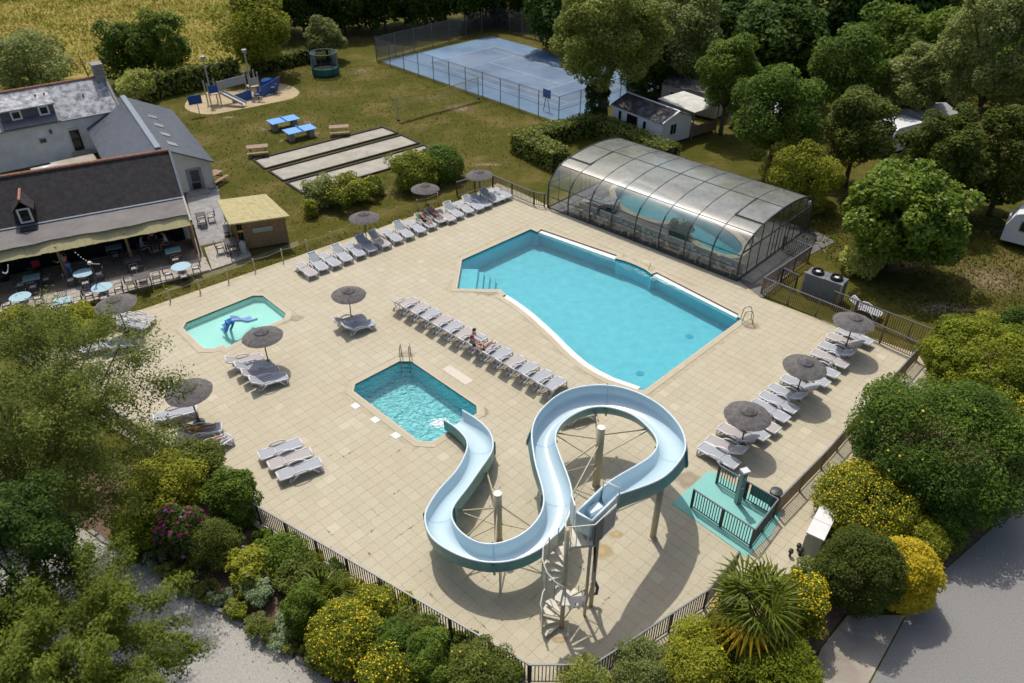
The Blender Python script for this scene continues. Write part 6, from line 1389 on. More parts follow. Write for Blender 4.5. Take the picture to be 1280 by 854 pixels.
# trees right of the court, as seen one before the other
plant('tall_poplar', 'tall pale green tree with an ivy covered trunk at the corner of the tennis court', 'tree', (688, -34, 834, 118), 'l_willow', 150, n=26000, leaf=.36, seed=31, group=G2, nclump=64, cr=.30, bottom=-.75, tr=.5)
bx = px_crown(726, 92, 764, 152, base_py=151); 
q_ = plant('ivy_column', 'dark ivy clad lower trunk under the tall pale green tree', 'ivy', (728, 96, 764, 152), 'l_dark', 150, n=3000, leaf=.28, seed=32, nclump=20, bottom=-1, trunk=False)
plant('silver_tree', 'grey green tree behind the mobile home with the porch', 'tree', (800, -20, 905, 112), 'l_silver', 118, n=13000, leaf=.42, seed=33, group=G2, nclump=44)
plant('dark_tree', 'dark shadowy tree directly behind the mobile home', 'tree', (770, 36, 850, 124), 'l_dark', 122, n=8000, leaf=.42, seed=34, group=G2)
plant('broadleaf_tree', 'green tree standing just right of the white roofed porch', 'tree', (872, 44, 952, 150), 'l_oak', 168, n=10000, leaf=.34, seed=35, group=G2, nclump=40)
plant('broadleaf_tree', 'leafy green tree behind the right end of the pool hall roof', 'tree', (918, 76, 1032, 206), 'l_oak', 228, n=15000, leaf=.33, seed=36, group=G2, nclump=50)
plant('yellow_tree', 'feathery yellow green tree beside the front end of the pool hall', 'tree', (956, 164, 1042, 280), 'l_lime', 258, n=11000, leaf=.27, seed=37, group=G2, nclump=40, droop=.6)
plant('broadleaf_tree', 'rounded mid green tree in the second row behind the feathery yellow tree', 'tree', (1008, 36, 1104, 136), 'l_oak', 158, n=10000, leaf=.38, seed=38, group=G2)
plant('broadleaf_tree', 'yellow green topped tree left of the small caravan', 'tree', (1028, 106, 1124, 212), 'l_olive', 232, n=12000, leaf=.32, seed=39, group=G2, nclump=44)
plant('silver_tree', 'grey leaved tree behind the small grey cabin', 'tree', (1096, 52, 1180, 150), 'l_silver', 166, n=9000, leaf=.38, seed=40, group=G2)
plant('broad_leaved_tree', 'big round glossy green tree casting a wide shadow on the dry lawn', 'tree', (1056, 193, 1213, 334), 'l_fig', 336, n=16000, leaf=.42, seed=41, group=G2, nclump=80, cr=.30, tr=.3, asp=.6, bottom=-1)
plant('variegated_shrub', 'small pale variegated bush at the foot of the big round tree', 'shrub', (1050, 302, 1104, 346), 'l_variegated', n=3200, leaf=.2, seed=42, trunk=False, group=G2)
plant('layered_conifer', 'wide dark layered conifer behind the big round tree', 'tree', (1112, 132, 1236, 270), 'l_conifer', 268, n=15000, leaf=.32, seed=43, group=G2, nclump=70, cr=.26, fill=.1)
plant('layered_conifer', 'dark layered conifer at the right picture edge behind the white caravan', 'tree', (1206, 128, 1320, 274), 'l_conifer', 268, n=13000, leaf=.34, seed=44, group=G2, nclump=66, cr=.26)
plant('silver_tree', 'large silvery willow filling the top right corner', 'tree', (1176, -40, 1330, 150), 'l_silver', 190, n=24000, leaf=.38, seed=45, group=G2, nclump=70, cr=.3, droop=.5)
back = [(700, 62), (735, 52), (775, 66), (812, 56), (850, 78), (880, 62), (915, 84), (945, 66), (975, 92), (1010, 72), (1045, 90), (1078, 64), (1110, 86), (1145, 66), (1180, 96), (1215, 80), (1255, 108), (1300, 90), (1160, 122), (960, 120), (1090, 128), (1250, 140)]
kinds = ['l_dark', 'l_oak', 'l_dark', 'l_silver', 'l_oak', 'l_dark']
back.sort(); ORD += ['twenty-first', 'twenty-second']
for i, (px, py) in enumerate(back):
    wood(('dark_tree', 'broadleaf_tree', 'dark_tree', 'silver_tree', 'broadleaf_tree', 'dark_tree')[i % 6], f'{ORD[i]} tree from the left in the wood behind the mobile homes, {("dark green", "mid green", "blackish green", "silvery", "leafy green", "deep green")[i % 6]}', px, py, random.uniform(3.4, 4.8), random.uniform(8.5, 11.5), kinds[i % 6], 10 + i % 3, .5, 8000, 'trees of the wood behind the mobile homes')
for i in range(14):
    wood('dark_tree', f'{ORD[i]} dark tree from the left along the top edge of the wood', 660 + 52 * i, -8 + random.uniform(-4, 4), random.uniform(4, 5.5), random.uniform(10, 13), 'l_dark', 10 + i % 3, .5, 8000, 'dark trees closing the top of the wood')
# clipped hedge round the mobile home
hedge('clipped hedge in front of the mobile home and pool hall', [g(682, 200), g(650, 188), g(742, 164), g(838, 206), g(848, 212)][1:4], 1.9, 1.6, 'l_hedge', 13, 60, .24, 'hedges')
hedge('clipped hedge arm along the left end of the pool hall', [g(648, 186), g(700, 212)], 2.0, 1.7, 'l_hedge', 14, 60, .24, 'hedges')
# shrubs on the lawn by the gravel lanes
plant('broom_shrub', 'round green shrub left of the yellow dotted bush by the lanes', 'shrub', (380, 218, 428, 262), 'l_silver', n=3000, leaf=.24, seed=51, trunk=False, group='lawn shrubs')
plant('broom_shrub', 'yellow dotted bush in front of the gravel lanes', 'shrub', (404, 214, 464, 264), 'l_broom', n=4200, leaf=.22, seed=52, trunk=False, group='lawn shrubs', fl=[(300, .12, 'f_yellow', .1)])
plant('broom_shrub', 'low spreading bush right of the yellow dotted one by the lanes', 'shrub', (440, 220, 484, 250), 'l_broom', n=2500, leaf=.2, seed=53, trunk=False, group='lawn shrubs', fl=[(50, .15, 'f_yellow', .1)])
plant('broom_shrub', 'large broom bush with a yellow flowering left side', 'shrub', (481, 184, 552, 240), 'l_broom', n=5500, leaf=.23, seed=54, trunk=False, group='lawn shrubs', fl=[(340, .12, 'f_yellow', .0)])
plant('broom_shrub', 'plain dark green rounded bush right of the flowering broom', 'shrub', (518, 182, 580, 230), 'l_pitto', n=5000, leaf=.23, seed=55, trunk=False, group='lawn shrubs', shape='tight')
plant('small_shrub', 'tiny bright green bush by the hut corner on the lawn', 'shrub', (376, 247, 396, 274), 'l_lime', n=900, leaf=.2, seed=56, trunk=False, group='lawn shrubs')
# right edge: acacias, clipped domes, golden shrubs
plant('acacia', 'olive green acacia behind the corner of the right fence', 'tree', (1152, 396, 1330, 512), 'l_acacia', n=24000, leaf=.19, seed=61, group='round trees by the right fence', nclump=80, cr=.28, sink=.95, tr=.16, shape='clumpy')
plant('pittosporum', 'big dark green round tree dotted yellow over the right fence', 'tree', (1066, 468, 1284, 648), 'l_pitto', n=36000, leaf=.17, seed=62, group='round trees by the right fence', nclump=110, cr=.27, sink=.95, tr=.18, fl=[(160, .10, 'f_yellow', .2)], shape='clumpy')
plant('yellow_shrub', 'yellow flowering shrub at the right picture edge below the acacia', 'shrub', (1236, 478, 1320, 560), 'l_broom', n=5000, leaf=.17, seed=63, trunk=False, group=G3, fl=[(700, .10, 'f_yellow', 0)])
plant('clipped_hedge', 'small clipped dark bush at the right edge above the acacia', 'shrub', (1252, 384, 1300, 424), 'l_dark', n=2500, leaf=.2, seed=64, trunk=False, group=G3, shape='tight')
plant('yellow_shrub', 'wide yellow flowering dome above the utility cabinet', 'shrub', (1018, 588, 1152, 676), 'l_broom', n=15000, leaf=.13, seed=65, trunk=False, group=G3, nclump=70, cr=.3, fl=[(5200, .062, 'f_yellow', -.2)], shape='tight')
plant('clipped_dome', 'bright green clipped dome between the yellow shrub and car park', 'shrub', (1116, 644, 1182, 706), 'l_lime', n=7000, leaf=.12, seed=66, trunk=False, group=G3, nclump=60, cr=.28, shape='tight')
plant('clipped_dome', 'darker green dome behind the bright clipped one at the car park', 'shrub', (1152, 632, 1206, 694), 'l_pitto', n=5000, leaf=.13, seed=67, trunk=False, group=G3, shape='tight')
plant('clipped_cone', 'dark green conical bush in front of the utility cabinet', 'shrub', (1026, 658, 1122, 774), 'l_conifer', n=17000, leaf=.12, seed=68, trunk=False, group=G3, nclump=110, cr=.22, sink=.95, shape='tight')
plant('golden_shrub', 'golden leaved shrub beside the dark conical bush', 'shrub', (1088, 672, 1170, 766), 'l_gold', n=10000, leaf=.14, seed=69, trunk=False, group=G3, nclump=70, cr=.25, shape='tight')
plant('yellow_shrub', 'loose yellow flowering shrub right of the big palm', 'shrub', (962, 708, 1034, 800), 'l_broom', n=8000, leaf=.13, seed=70, trunk=False, group=G3, nclump=50, fl=[(2800, .065, 'f_yellow', -.2)])
plant('grey_shrub', 'small grey leaved shrub at the foot of the utility cabinet', 'shrub', (988, 696, 1034, 734), 'l_silver', n=2500, leaf=.12, seed=72, trunk=False, group=G3)
plant('green_shrub', 'dense bright green shrub at the bottom right of the palm', 'shrub', (912, 796, 1024, 886), 'l_acacia', n=14000, leaf=.13, seed=73, trunk=False, group=G3, nclump=70, cr=.3, shape='tight')
plant('green_shrub', 'loose green shrub left of the palm along the front fence', 'shrub', (822, 778, 920, 872), 'l_lime', n=9000, leaf=.13, seed=74, trunk=False, group=G3, nclump=50, fl=[(20, .1, 'f_yellow', .2)])
plant('dark_shrub', 'dark leafy shrub between the palm and the front fence', 'shrub', (872, 770, 960, 850), 'l_pitto', n=8000, leaf=.14, seed=75, trunk=False, group=G3)
plant('grey_shrub', 'small grey flowering shrub at the foot of the front fence', 'shrub', (760, 800, 838, 862), 'l_silver', n=5000, leaf=.11, seed=76, trunk=False, group=G3)
plant('green_shrub', 'low weedy shrub under the front corner of the fence', 'shrub', (700, 824, 770, 880), 'l_willow', n=3500, leaf=.11, seed=77, trunk=False, group=G3)
# left beds
plant('yellow_shrub', 'round yellow flowering bush beside the gravel road', 'shrub', (388, 752, 478, 842), 'l_broom', n=12000, leaf=.11, seed=81, trunk=False, group=G3, nclump=60, cr=.3, fl=[(2300, .065, 'f_yellow', -.2)], shape='tight')
plant('yellow_shrub', 'yellow dotted shrub just behind the round flowering bush', 'shrub', (442, 730, 500, 790), 'l_broom', n=6000, leaf=.12, seed=82, trunk=False, group=G3, fl=[(420, .068, 'f_yellow', 0)])
plant('yellow_shrub', 'half seen yellow flowering bush at the bottom edge', 'shrub', (446, 800, 520, 880), 'l_broom', n=6000, leaf=.12, seed=83, trunk=False, group=G3, fl=[(800, .068, 'f_yellow', 0)])
plant('green_shrub', 'bright green dense shrub at the bottom by the front left fence', 'shrub', (500, 790, 566, 860), 'l_oak', n=8000, leaf=.12, seed=84, trunk=False, group=G3)
plant('green_shrub', 'mid green shrub left of the bright dense one at the bottom', 'shrub', (458, 772, 520, 838), 'l_pitto', n=6500, leaf=.13, seed=85, trunk=False, group=G3)
plant('grey_shrub', 'dull green shrub against the middle of the left fence', 'shrub', (486, 764, 552, 812), 'l_olive', n=5000, leaf=.12, seed=86, trunk=False, group=G3)
plant('green_shrub', 'loose green shrub at the bottom edge left of the front corner', 'shrub', (556, 806, 650, 880), 'l_olive', n=8000, leaf=.12, seed=87, trunk=False, group=G3, fl=[(20, .1, 'f_yellow', .2)])
plant('tall_shrub', 'upright leafy green shrub in front of the three flat loungers', 'shrub', (256, 582, 326, 664), 'l_oak', n=8000, leaf=.17, seed=88, trunk=False, group=G3, nclump=44)
plant('flowering_shrub', 'pink flowering hydrangea like bush beside the gravel road', 'shrub', (196, 630, 262, 700), 'l_pitto', n=5000, leaf=.15, seed=89, trunk=False, group=G3, fl=[(230, .17, 'f_pink', 0), (24, .16, 'f_mauve', .3)])
plant('grey_shrub', 'brownish grey round shrub right of the pink flowers', 'shrub', (232, 648, 302, 716), 'l_olive', n=7500, leaf=.10, seed=90, trunk=False, group=G3, nclump=60)
plant('yellow_green_shrub', 'feathery yellow green shrub under the big left tree', 'shrub', (150, 560, 262, 662), 'l_lime', n=12000, leaf=.16, seed=91, trunk=False, group=G3, nclump=60, cr=.3)
plant('yellow_green_shrub', 'low yellowish shrub left of the pink flowering bush', 'shrub', (140, 618, 218, 692), 'l_acacia', n=7000, leaf=.15, seed=92, trunk=False, group=G3)
plant('dark_shrub', 'dark green shrub behind the feathery yellow one by the left fence', 'shrub', (206, 548, 280, 620), 'l_olive', n=6500, leaf=.15, seed=93, trunk=False, group=G3)
plant('leafy_perennial', 'bright leafy perennial clump beside the agave patch', 'shrub', (284, 680, 344, 738), 'l_lime', n=3500, leaf=.2, seed=94, trunk=False, group=G3, fl=[(14, .12, 'f_mauve', .3)])
plant('leafy_perennial', 'dark flowering perennial clump against the left fence', 'shrub', (318, 664, 390, 728), 'l_oak', n=5000, leaf=.14, seed=95, trunk=False, group=G3, fl=[(16, .12, 'f_mauve', .2), (16, .12, 'f_yellow', .2)])
plant('leafy_perennial', 'mixed green perennial clump with blue flowers near the palm fan', 'shrub', (340, 690, 410, 748), 'l_olive', n=5000, leaf=.14, seed=96, trunk=False, group=G3, fl=[(12, .12, 'f_mauve', .2)])
plant('leafy_perennial', 'green perennial clump between glaucous plants and yellow bush', 'shrub', (352, 726, 410, 800), 'l_oak', n=5000, leaf=.13, seed=97, trunk=False, group=G3, fl=[(10, .11, 'f_yellow', .2)])
plant('leafy_perennial', 'small green clump in the middle of the glaucous patch', 'shrub', (312, 722, 336, 750), 'l_lime', n=900, leaf=.16, seed=98, trunk=False, group=G3)
for i, b in enumerate(((298, 724, 348, 754), (342, 758, 374, 790), (282, 732, 304, 750))):
    plant('glaucous_plant', ('wide pale blue green plant mat at the edge of the gravel road', 'pale blue green plant mat left of the round yellow bush', 'small pale blue green plant nearest the brownish shrub')[i], 'plant', b, 'l_blue', n=1500, leaf=.16, seed=100 + i, trunk=False, group='glaucous plants', nclump=26, asp=.3)
random.seed(8)
wd = MB()
for i in range(16):
    p = g(330 + 20 * i + random.uniform(-8, 8), 640 + 11.6 * i + random.uniform(-6, 2))
# big trees, left
plant('old_olive_tree', 'large spreading dark olive like tree over the left fence', 'tree', (-118, 384, 186, 668), 'l_olive', 700, foot=(40, 705), n=56000, leaf=.155, seed=111, group='big trees at the left', nclump=130, cr=.19, bottom=-.95, tr=.24, fill=.05, nl=18, shape='airy', asp=.4)
plant('big_shade_tree', 'light green leafy tree leaning over the gravel road at bottom left', 'tree', (-80, 692, 226, 945), 'l_shade', 950, n=46000, leaf=.135, seed=112, group='big trees at the left', nclump=100, cr=.19, bottom=-.7, tr=.2, fill=.05, nl=16, shape='airy', asp=.45)
plant('dark_tree', 'dark tree filling the left edge between the two big trees', 'tree', (-110, 590, 100, 800), 'l_dark', 860, n=20000, leaf=.15, seed=113, group='big trees at the left', nclump=80, cr=.26, bottom=-.6, tr=.16)
plant('yellow_green_shrub', 'sunlit grassy bushes between terrace and left tree', 'shrub', (-20, 378, 70, 440), 'l_lime', n=7000, leaf=.19, seed=114, trunk=False, group=G3)
plant('yellow_green_shrub', 'second sunlit bush below the terrace at the corner umbrella', 'shrub', (60, 378, 140, 428), 'l_lime', n=5000, leaf=.18, seed=115, trunk=False, group=G3)

for i, (b, mt_, lb) in enumerate((((-40, 600, 70, 690), 'l_dark', 'dark shrub at the foot of the old tree by the left picture edge'), ((20, 560, 100, 640), 'l_olive', 'dull green shrub in the shade under the old tree'))):
    plant('understory_shrub', lb, 'shrub', b, mt_, n=6500, leaf=.15, seed=470 + i, trunk=False, group='shrubs under the old tree', fl=[(12, .15, 'f_pink', .3)] if i == 1 else None)
# low edging plants that spill towards the gravel road
rr = random.Random(77)
for i in range(15):
    f = i / 14; px = 176 + (398 - 176) * f + rr.uniform(-5, 5); py = 694 + (826 - 694) * f + rr.uniform(-4, 2); w_ = rr.uniform(13, 20)
    mt_, ad = (('l_olive', 'olive green'), ('l_blue', 'blue green'), ('l_willow', 'grassy'), ('l_acacia', 'fresh green'), ('l_silver', 'grey'))[i % 5]
    plant('edging_plant', f'{ORD[i]} low {ad} edging plant along the gravel road from the left', 'plant', (px - w_, py - w_ * .75, px + w_, py + w_ * .7), mt_, n=750, leaf=.13, seed=400 + i, trunk=False, group='edging plants along the gravel road', nclump=16, asp=.35)
for i in range(12):
    f = i / 11; px = 330 + (640 - 330) * f + rr.uniform(-5, 5); py = 668 + (842 - 668) * f + rr.uniform(-4, 6); w_ = rr.uniform(15, 22)
    mt_, ad = (('l_oak', 'leafy'), ('l_olive', 'olive green'), ('l_lime', 'yellow green'), ('l_pitto', 'dark green'))[i % 4]
    plant('fence_plant', f'{ORD[i]} {ad} plant from the left growing against the front left fence', 'plant', (px - w_, py - w_ * .8, px + w_, py + w_ * .7), mt_, n=1100, leaf=.13, seed=430 + i, trunk=False, group='plants against the front left fence', nclump=18)
kb = []
for a, b in zip([g(*q) for q in ((110, 663), (154, 690), (204, 722), (266, 757), (333, 799), (403, 843))], [g(*q) for q in ((154, 690), (204, 722), (266, 757), (333, 799), (403, 843), (470, 905))]):
    n = max(2, int((b - a).length / .55))
    for k in range(n): kb.append((a.lerp(b, (k + .5) / n), math.atan2((b - a).y, (b - a).x)))
ks = thing('bed_edging', 'rough stone edging between flower bed and gravel road', 'edging', (kb[0][0].x, kb[0][0].y, GZ)); k0 = None
for p, a in kb:
    l_ = Vector((p.x - kb[0][0].x + rr.uniform(-.03, .03), p.y - kb[0][0].y + rr.uniform(-.03, .03), rr.uniform(-.02, .02)))
    if k0 is None: k0 = MB().prism([(-.25, -.07), (.2, -.08), (.25, .0), (.22, .07), (-.2, .08)], 0, .11).build('stone', M['stone'], ks); k0.location = l_; k0.rotation_euler = (rr.uniform(-.1, .1), rr.uniform(-.1, .1), a)
    else: inst('stone', k0, ks, l_, (rr.uniform(-.1, .1), rr.uniform(-.1, .1), a + rr.uniform(-.15, .15)))
# litter blown to the edges of the gravel road, weeds in the slab joints
rng = np.random.default_rng(12); P = []
for a, b in zip(path_p[2:10], path_p[3:11]):
    n = int((b - a).length * 40); t_ = rng.random(n); off = np.abs(rng.normal(0, .35, n)); d = (b - a).normalized(); nn = Vector((-d.y, d.x, 0)) * -1
    for k in range(n): p = a.lerp(b, t_[k]) + nn * float(off[k]) ; P.append((p.x, p.y, GZ + .02))
P = np.array(P); N_ = rng.normal(size=P.shape) * .3 + np.array([0, 0, 1]); N_ /= np.linalg.norm(N_, axis=1)[:, None]
M['litter'] = leafmat('dry_litter', (.10, .06, .035), (.20, .125, .075), (.32, .22, .13), .9, .05)
o = stuff(link('leaf_litter', leaf_mesh('leaf_litter', P, N_, .055 * rng.uniform(.5, 1.5, len(P)), rng.random(len(P)), rng), M['litter'])); o['label'] = 'brown leaf litter along the edge of the gravel road'
P = []
for i in range(70):
    px, py = rng.uniform(330, 760), rng.uniform(560, 820); p = g(px, py); 
    if not inside(p, offset_poly(deck, -.3)): continue
    ia = round(p.dot(AX) / T) * T if rng.random() < .5 else p.dot(AX); ib = round(p.dot(BX) / T) * T if ia == p.dot(AX) else p.dot(BX)
    for k in range(rng.integers(2, 14)): q_ = AX * (ia + rng.normal(0, .02 if ib == p.dot(BX) else .12)) + BX * (ib + rng.normal(0, .12 if ib == p.dot(BX) else .02)); P.append((q_.x, q_.y, .012))
P = np.array(P); N_ = rng.normal(size=P.shape) * .5 + np.array([0, 0, 1]); N_ /= np.linalg.norm(N_, axis=1)[:, None]
o = stuff(link('joint_weeds', leaf_mesh('joint_weeds', P, N_, .05 * rng.uniform(.5, 1.6, len(P)), rng.random(len(P)), rng), M['l_olive'])); o['label'] = 'small weeds growing in the slab joints of the deck'
def stainmat(name, c): 
    m = pmat(name, c, .6, var=.1, scale=2, world=True); soften(m); return m
M['rust'] = stainmat('rust_wash', (.50, .36, .15)); M['wet'] = stainmat('damp_slab', (.37, .30, .20))
for i, (cx, cy, rx, ry, m_) in enumerate(((752, 690, 22, 14, 'rust'), (770, 668, 12, 7, 'rust'), (700, 800, 16, 6, 'rust'), (508, 444, 16, 7, 'wet'), (604, 516, 10, 8, 'wet'), (940, 408, 14, 7, 'wet'), (610, 366, 22, 6, 'wet'), (370, 398, 14, 6, 'wet'), (860, 600, 22, 16, 'wet'))):
    sh = sheet('stain', [p for p in blob(cx, cy, rx, ry, 60 + i)], [], .0065, M[m_]); struct(sh)
# grass tufts
def tufts(name, label, poly, n, size, mat_, seed, hz=.5, skip=()):
    rng = np.random.default_rng(seed); xs = [p.x for p in poly]; ys = [p.y for p in poly]; P = []
    while len(P) < n:
        q = (rng.uniform(min(xs), max(xs)), rng.uniform(min(ys), max(ys)))
        if inside(q, poly) and not any(inside(q, k) for k in skip): P.append((q[0], q[1], GZ + size * .3))
    P = np.array(P); cl_ = np.sin(P[:, 0] * .5 + np.sin(P[:, 1] * .35) * 2) * np.sin(P[:, 1] * .55 + 1.3) * .5 + .5
    N_ = rng.normal(size=P.shape) * np.array([1, 1, hz]); N_ /= np.linalg.norm(N_, axis=1)[:, None]; up_ = np.tile(np.array([0, 0, 1.]), (len(P), 1))
    o = link(name, leaf_mesh(name, P, N_, size * rng.uniform(.5, 1.5, len(P)), np.clip(cl_ * .7 + rng.random(len(P)) * .4, 0, 1), rng, .5, up_ * 2), M[mat_]); stuff(o); o['label'] = label
M['l_hay'] = leafmat('hay_blade', (.18, .19, .022), (.34, .30, .05), (.52, .41, .12), .8, .25)
M['l_turf'] = leafmat('turf_blade', (.05, .065, .007), (.08, .085, .010), (.15, .12, .03), .8, .25)
M['l_weed'] = leafmat('weed_blade', (.10, .12, .02), (.19, .20, .035), (.30, .27, .08), .8, .25)
tufts('meadow_grass', 'rough golden grass of the meadow', [g(-230, 112), g(60, 98), g(180, 86), g(290, 72), g(320, 40), g(300, -10), g(-230, -10)], 30000, .4, 'l_hay', 1, 2.2)
tufts('lawn_tufts', 'short tufts of the dry lawn', [g(205, 150), g(300, 90), g(470, 80), g(700, 160), g(690, 200), g(590, 225), g(380, 290), g(285, 245)], 9000, .14, 'l_turf', 2, 2.5, [gl(q) for q in lanes] + [gl([(228, 132), (240, 120), (330, 104), (372, 108), (376, 118), (300, 140), (240, 144)])])
tufts('strip_tufts', 'weedy grass strip between terrace and pool deck', [g(150, 384), g(250, 352), g(380, 306), g(560, 246), g(570, 252), g(320, 336), g(180, 385)], 1500, .13, 'l_weed', 3, 3)
tufts('campsite_tufts', 'dry grass tufts of the campsite lawn', [g(840, 215), g(1040, 260), g(1290, 270), g(1290, 400), g(1160, 405), g(1010, 310), g(930, 240)], 9000, .16, 'l_turf', 4, 2.5)

# fan palms
def fan_mesh(n=15, R_=.72, L0=.5):
    mb = MB(); mb.tube([(0, 0, 0), (L0 * .55, 0, .10), (L0, 0, .06)], [.022, .016, .012], 4)
    for k in range(n):
        a = R(-118 + 236 * k / (n - 1)); d = Vector((math.cos(a), math.sin(a), 0)); s = Vector((-d.y, d.x, 0)); c = Vector((L0, 0, .06)); l = R_ * (1 - .22 * abs(k / (n - 1) - .5) * 2)
        z = .10 * math.cos(a * .5); w_ = .033
        m_ = c + d * l * .55 + Vector((0, 0, z)); e = c + d * l + Vector((0, 0, z * .4 - .16))
        mb.add([c, m_ + s * w_, m_ - s * w_, e, m_ + Vector((0, 0, .03))], [(0, 2, 4), (0, 4, 1), (4, 2, 3), (1, 4, 3)])
    return mb
def palm(px, py, h, n, label, sc=1.0, seed=1, old=8):
    p = g(px, py); t = thing('fan_palm', label, 'palm', (p.x, p.y, GZ), 0, 'fan palms'); rr = random.Random(seed)
    MB().tube([(0, 0, -.1), (.03, 0, h * .5), (0, 0, h)], [.16, .14, .15], 10).build('trunk', M['bark'], t)
    P0 = None; Q0 = None
    for k in range(n + old):
        o_ = k >= n; az = k * 2.399 + rr.uniform(-.2, .2); el = (R(86 - 3 * k) if k < 7 else R(70 - 110 * (k / n) ** .85)) if not o_ else R(rr.uniform(-45, -15)); s = sc * rr.uniform(.72, 1.15) * (.62 if k < 7 else 1)
        if o_:
            if Q0 is None: Q0 = fan_mesh().build('old_frond', M['l_palmold'], t); f = Q0
            else: f = inst('old_frond', Q0, t)
        else:
            if P0 is None: P0 = fan_mesh().build('frond', M['l_palm'], t); f = P0
            else: f = inst('frond', P0, t)
        f.location = (0, 0, h - (.05 if not o_ else .15)); f.rotation_euler = (rr.uniform(-.75, .75), -el + rr.uniform(-.22, .22), az + rr.uniform(-.3, .3)); f.scale = (s, s, s)
    return t
palm(926, 808, 2.6, 40, 'big shaggy fan palm with yellowed lower fronds at the right fence', 1.5, 3, 16)
palm(420, 760, .75, 28, 'low green fan palm spreading in front of the left fence', 1.15, 4, 3)

# ---------------------------------------------------------------- people
def skinmesh(name, V, Ed, Rd, m, parent, root=0, sub=1):
    me = bpy.data.meshes.new(name); me.from_pydata([tuple(v) for v in V], Ed, []); me.update(); me.materials.append(m)
    o = bpy.data.objects.new(name, me); COL.objects.link(o)
    if parent: o.parent = parent
    sk_ = o.modifiers.new('skin', 'SKIN'); sk_.use_smooth_shade = True
    if not me.skin_vertices: me.skin_vertices.new() if hasattr(me.skin_vertices, 'new') else None
    for i, r_ in enumerate(Rd):
        sv = me.skin_vertices[0].data[i]; sv.radius = (r_, r_); sv.use_root = (i == root)
    s_ = o.modifiers.new('sub', 'SUBSURF'); s_.levels = sub; s_.render_levels = sub
    return o
def person(label, loc, rz, J, skin='skin', wear=(), hair='hair', hat=None, group=None, face=(1, 0, 0)):
    """one continuous skinned body through the joints J (pelvis, belly, chest, neck, head, then arms and legs); clothes and hair are children"""
    V, Ed, Rd, ix = [], [], [], {}
    def add(k, p, r_, par=None):
        ix[k] = len(V); V.append(Vector(p)); Rd.append(r_)
        if par is not None: Ed.append((ix[par], ix[k]))
    add('pelvis', J['pelvis'], .125); add('belly', J['belly'], .115, 'pelvis'); add('chest', J['chest'], .135, 'belly'); add('neck', J['neck'], .05, 'chest'); add('head', J['head'], .09, 'neck')
    up = (Vector(J['head']) - Vector(J['neck'])).normalized(); add('crown', Vector(J['head']) + up * .09, .07, 'head')
    fc = Vector(face).normalized(); add('nose', Vector(J['head']) + fc * .10 - up * .01, .018, 'head')
    for s in 'LR':
        add('sh' + s, J['sh' + s], .055, 'chest'); add('el' + s, J['el' + s], .040, 'sh' + s); add('wr' + s, J['wr' + s], .028, 'el' + s)
        d = (Vector(J['wr' + s]) - Vector(J['el' + s])).normalized(); sd_ = d.cross(Vector((0, 0, 1))); sd_ = sd_.normalized() if sd_.length > .1 else Vector((0, 1, 0))
        add('pa' + s, Vector(J['wr' + s]) + d * .07, .030, 'wr' + s)
        for q, (f, l) in enumerate(((-.032, .075), (-.011, .09), (.011, .085), (.032, .065))):
            b = Vector(J['wr' + s]) + d * .10 + sd_ * f; add(f'f{q}{s}', b + d * l * .45 + Vector((0, 0, -.005)), .009, 'pa' + s); add(f'g{q}{s}', b + d * l * .85 + Vector((0, 0, -.02)), .008, f'f{q}{s}')
        add('th' + s, Vector(J['wr' + s]) + d * .06 + sd_ * (.06 if s == 'L' else -.06), .010, 'pa' + s)
        add('hi' + s, J['hi' + s], .088, 'pelvis'); add('kn' + s, J['kn' + s], .058, 'hi' + s); add('an' + s, J['an' + s], .040, 'kn' + s); add('to' + s, J['to' + s], .034, 'an' + s)
    t = skinmesh('person', V, Ed, Rd, M[skin], None, 0); t.location = loc; t.rotation_euler = (0, 0, rz); tag(t, label, 'person', group)
    for nm, ch_, f, m_ in wear:
        vv = []; ee = []; rr_ = []; k0 = {}
        for c in ch_:
            if isinstance(c, tuple): a, b, fr = c; p = V[ix[a]].lerp(V[ix[b]], fr); r_ = Rd[ix[a]] * (1 - fr) + Rd[ix[b]] * fr; key = c; par = a
            else: p = V[ix[c]]; r_ = Rd[ix[c]]; key = c; par = None
            k0[key] = len(vv); vv.append(p); rr_.append(r_ * f)
            if len(vv) > 1:
                if par is None:
                    for e in Ed:
                        if e[1] == ix[c]:
                            pk = [k for k, v in ix.items() if v == e[0]][0]
                            if pk in k0: par = pk
                        if e[0] == ix[c] and par is None:
                            pk = [k for k, v in ix.items() if v == e[1]][0]
                            if pk in k0: par = pk
                ee.append((k0.get(par, len(vv) - 2), len(vv) - 1))
        skinmesh(nm, vv, ee, rr_, M[m_], t, 0)
    h = Vector(J['head']); 
    if hair:
        mb = MB(); ax = (up * .75 - fc * .6).normalized(); x = ax.cross(Vector((0, 1, 0.01))).normalized(); y = ax.cross(x)
        for i in range(5):
            a = R(8 + 21 * i)
            for k in range(12): an = k * math.pi / 6; mb.v.append(tuple(h + up * .02 + (ax * math.cos(a) + (x * math.cos(an) + y * math.sin(an)) * math.sin(a)) * .122))
        for i in range(4):
            for k in range(12): mb.f.append((i * 12 + k, i * 12 + (k + 1) % 12, (i + 1) * 12 + (k + 1) % 12, (i + 1) * 12 + k))
        mb.f.append(tuple(range(12))); mb.build('hair', M[hair], t, True)
    if hat:
        mb = MB(); mb.lathe([(.0, .14), (.09, .13), (.115, .03), (.22, .0), (.23, .01), (.12, .05)], 16); o = mb.build('hat', M[hat], t, True); o.location = h + up * .04 + fc * .03; o.rotation_euler = (up + fc * .6).to_track_quat('Z', 'Y').to_euler()
    return t
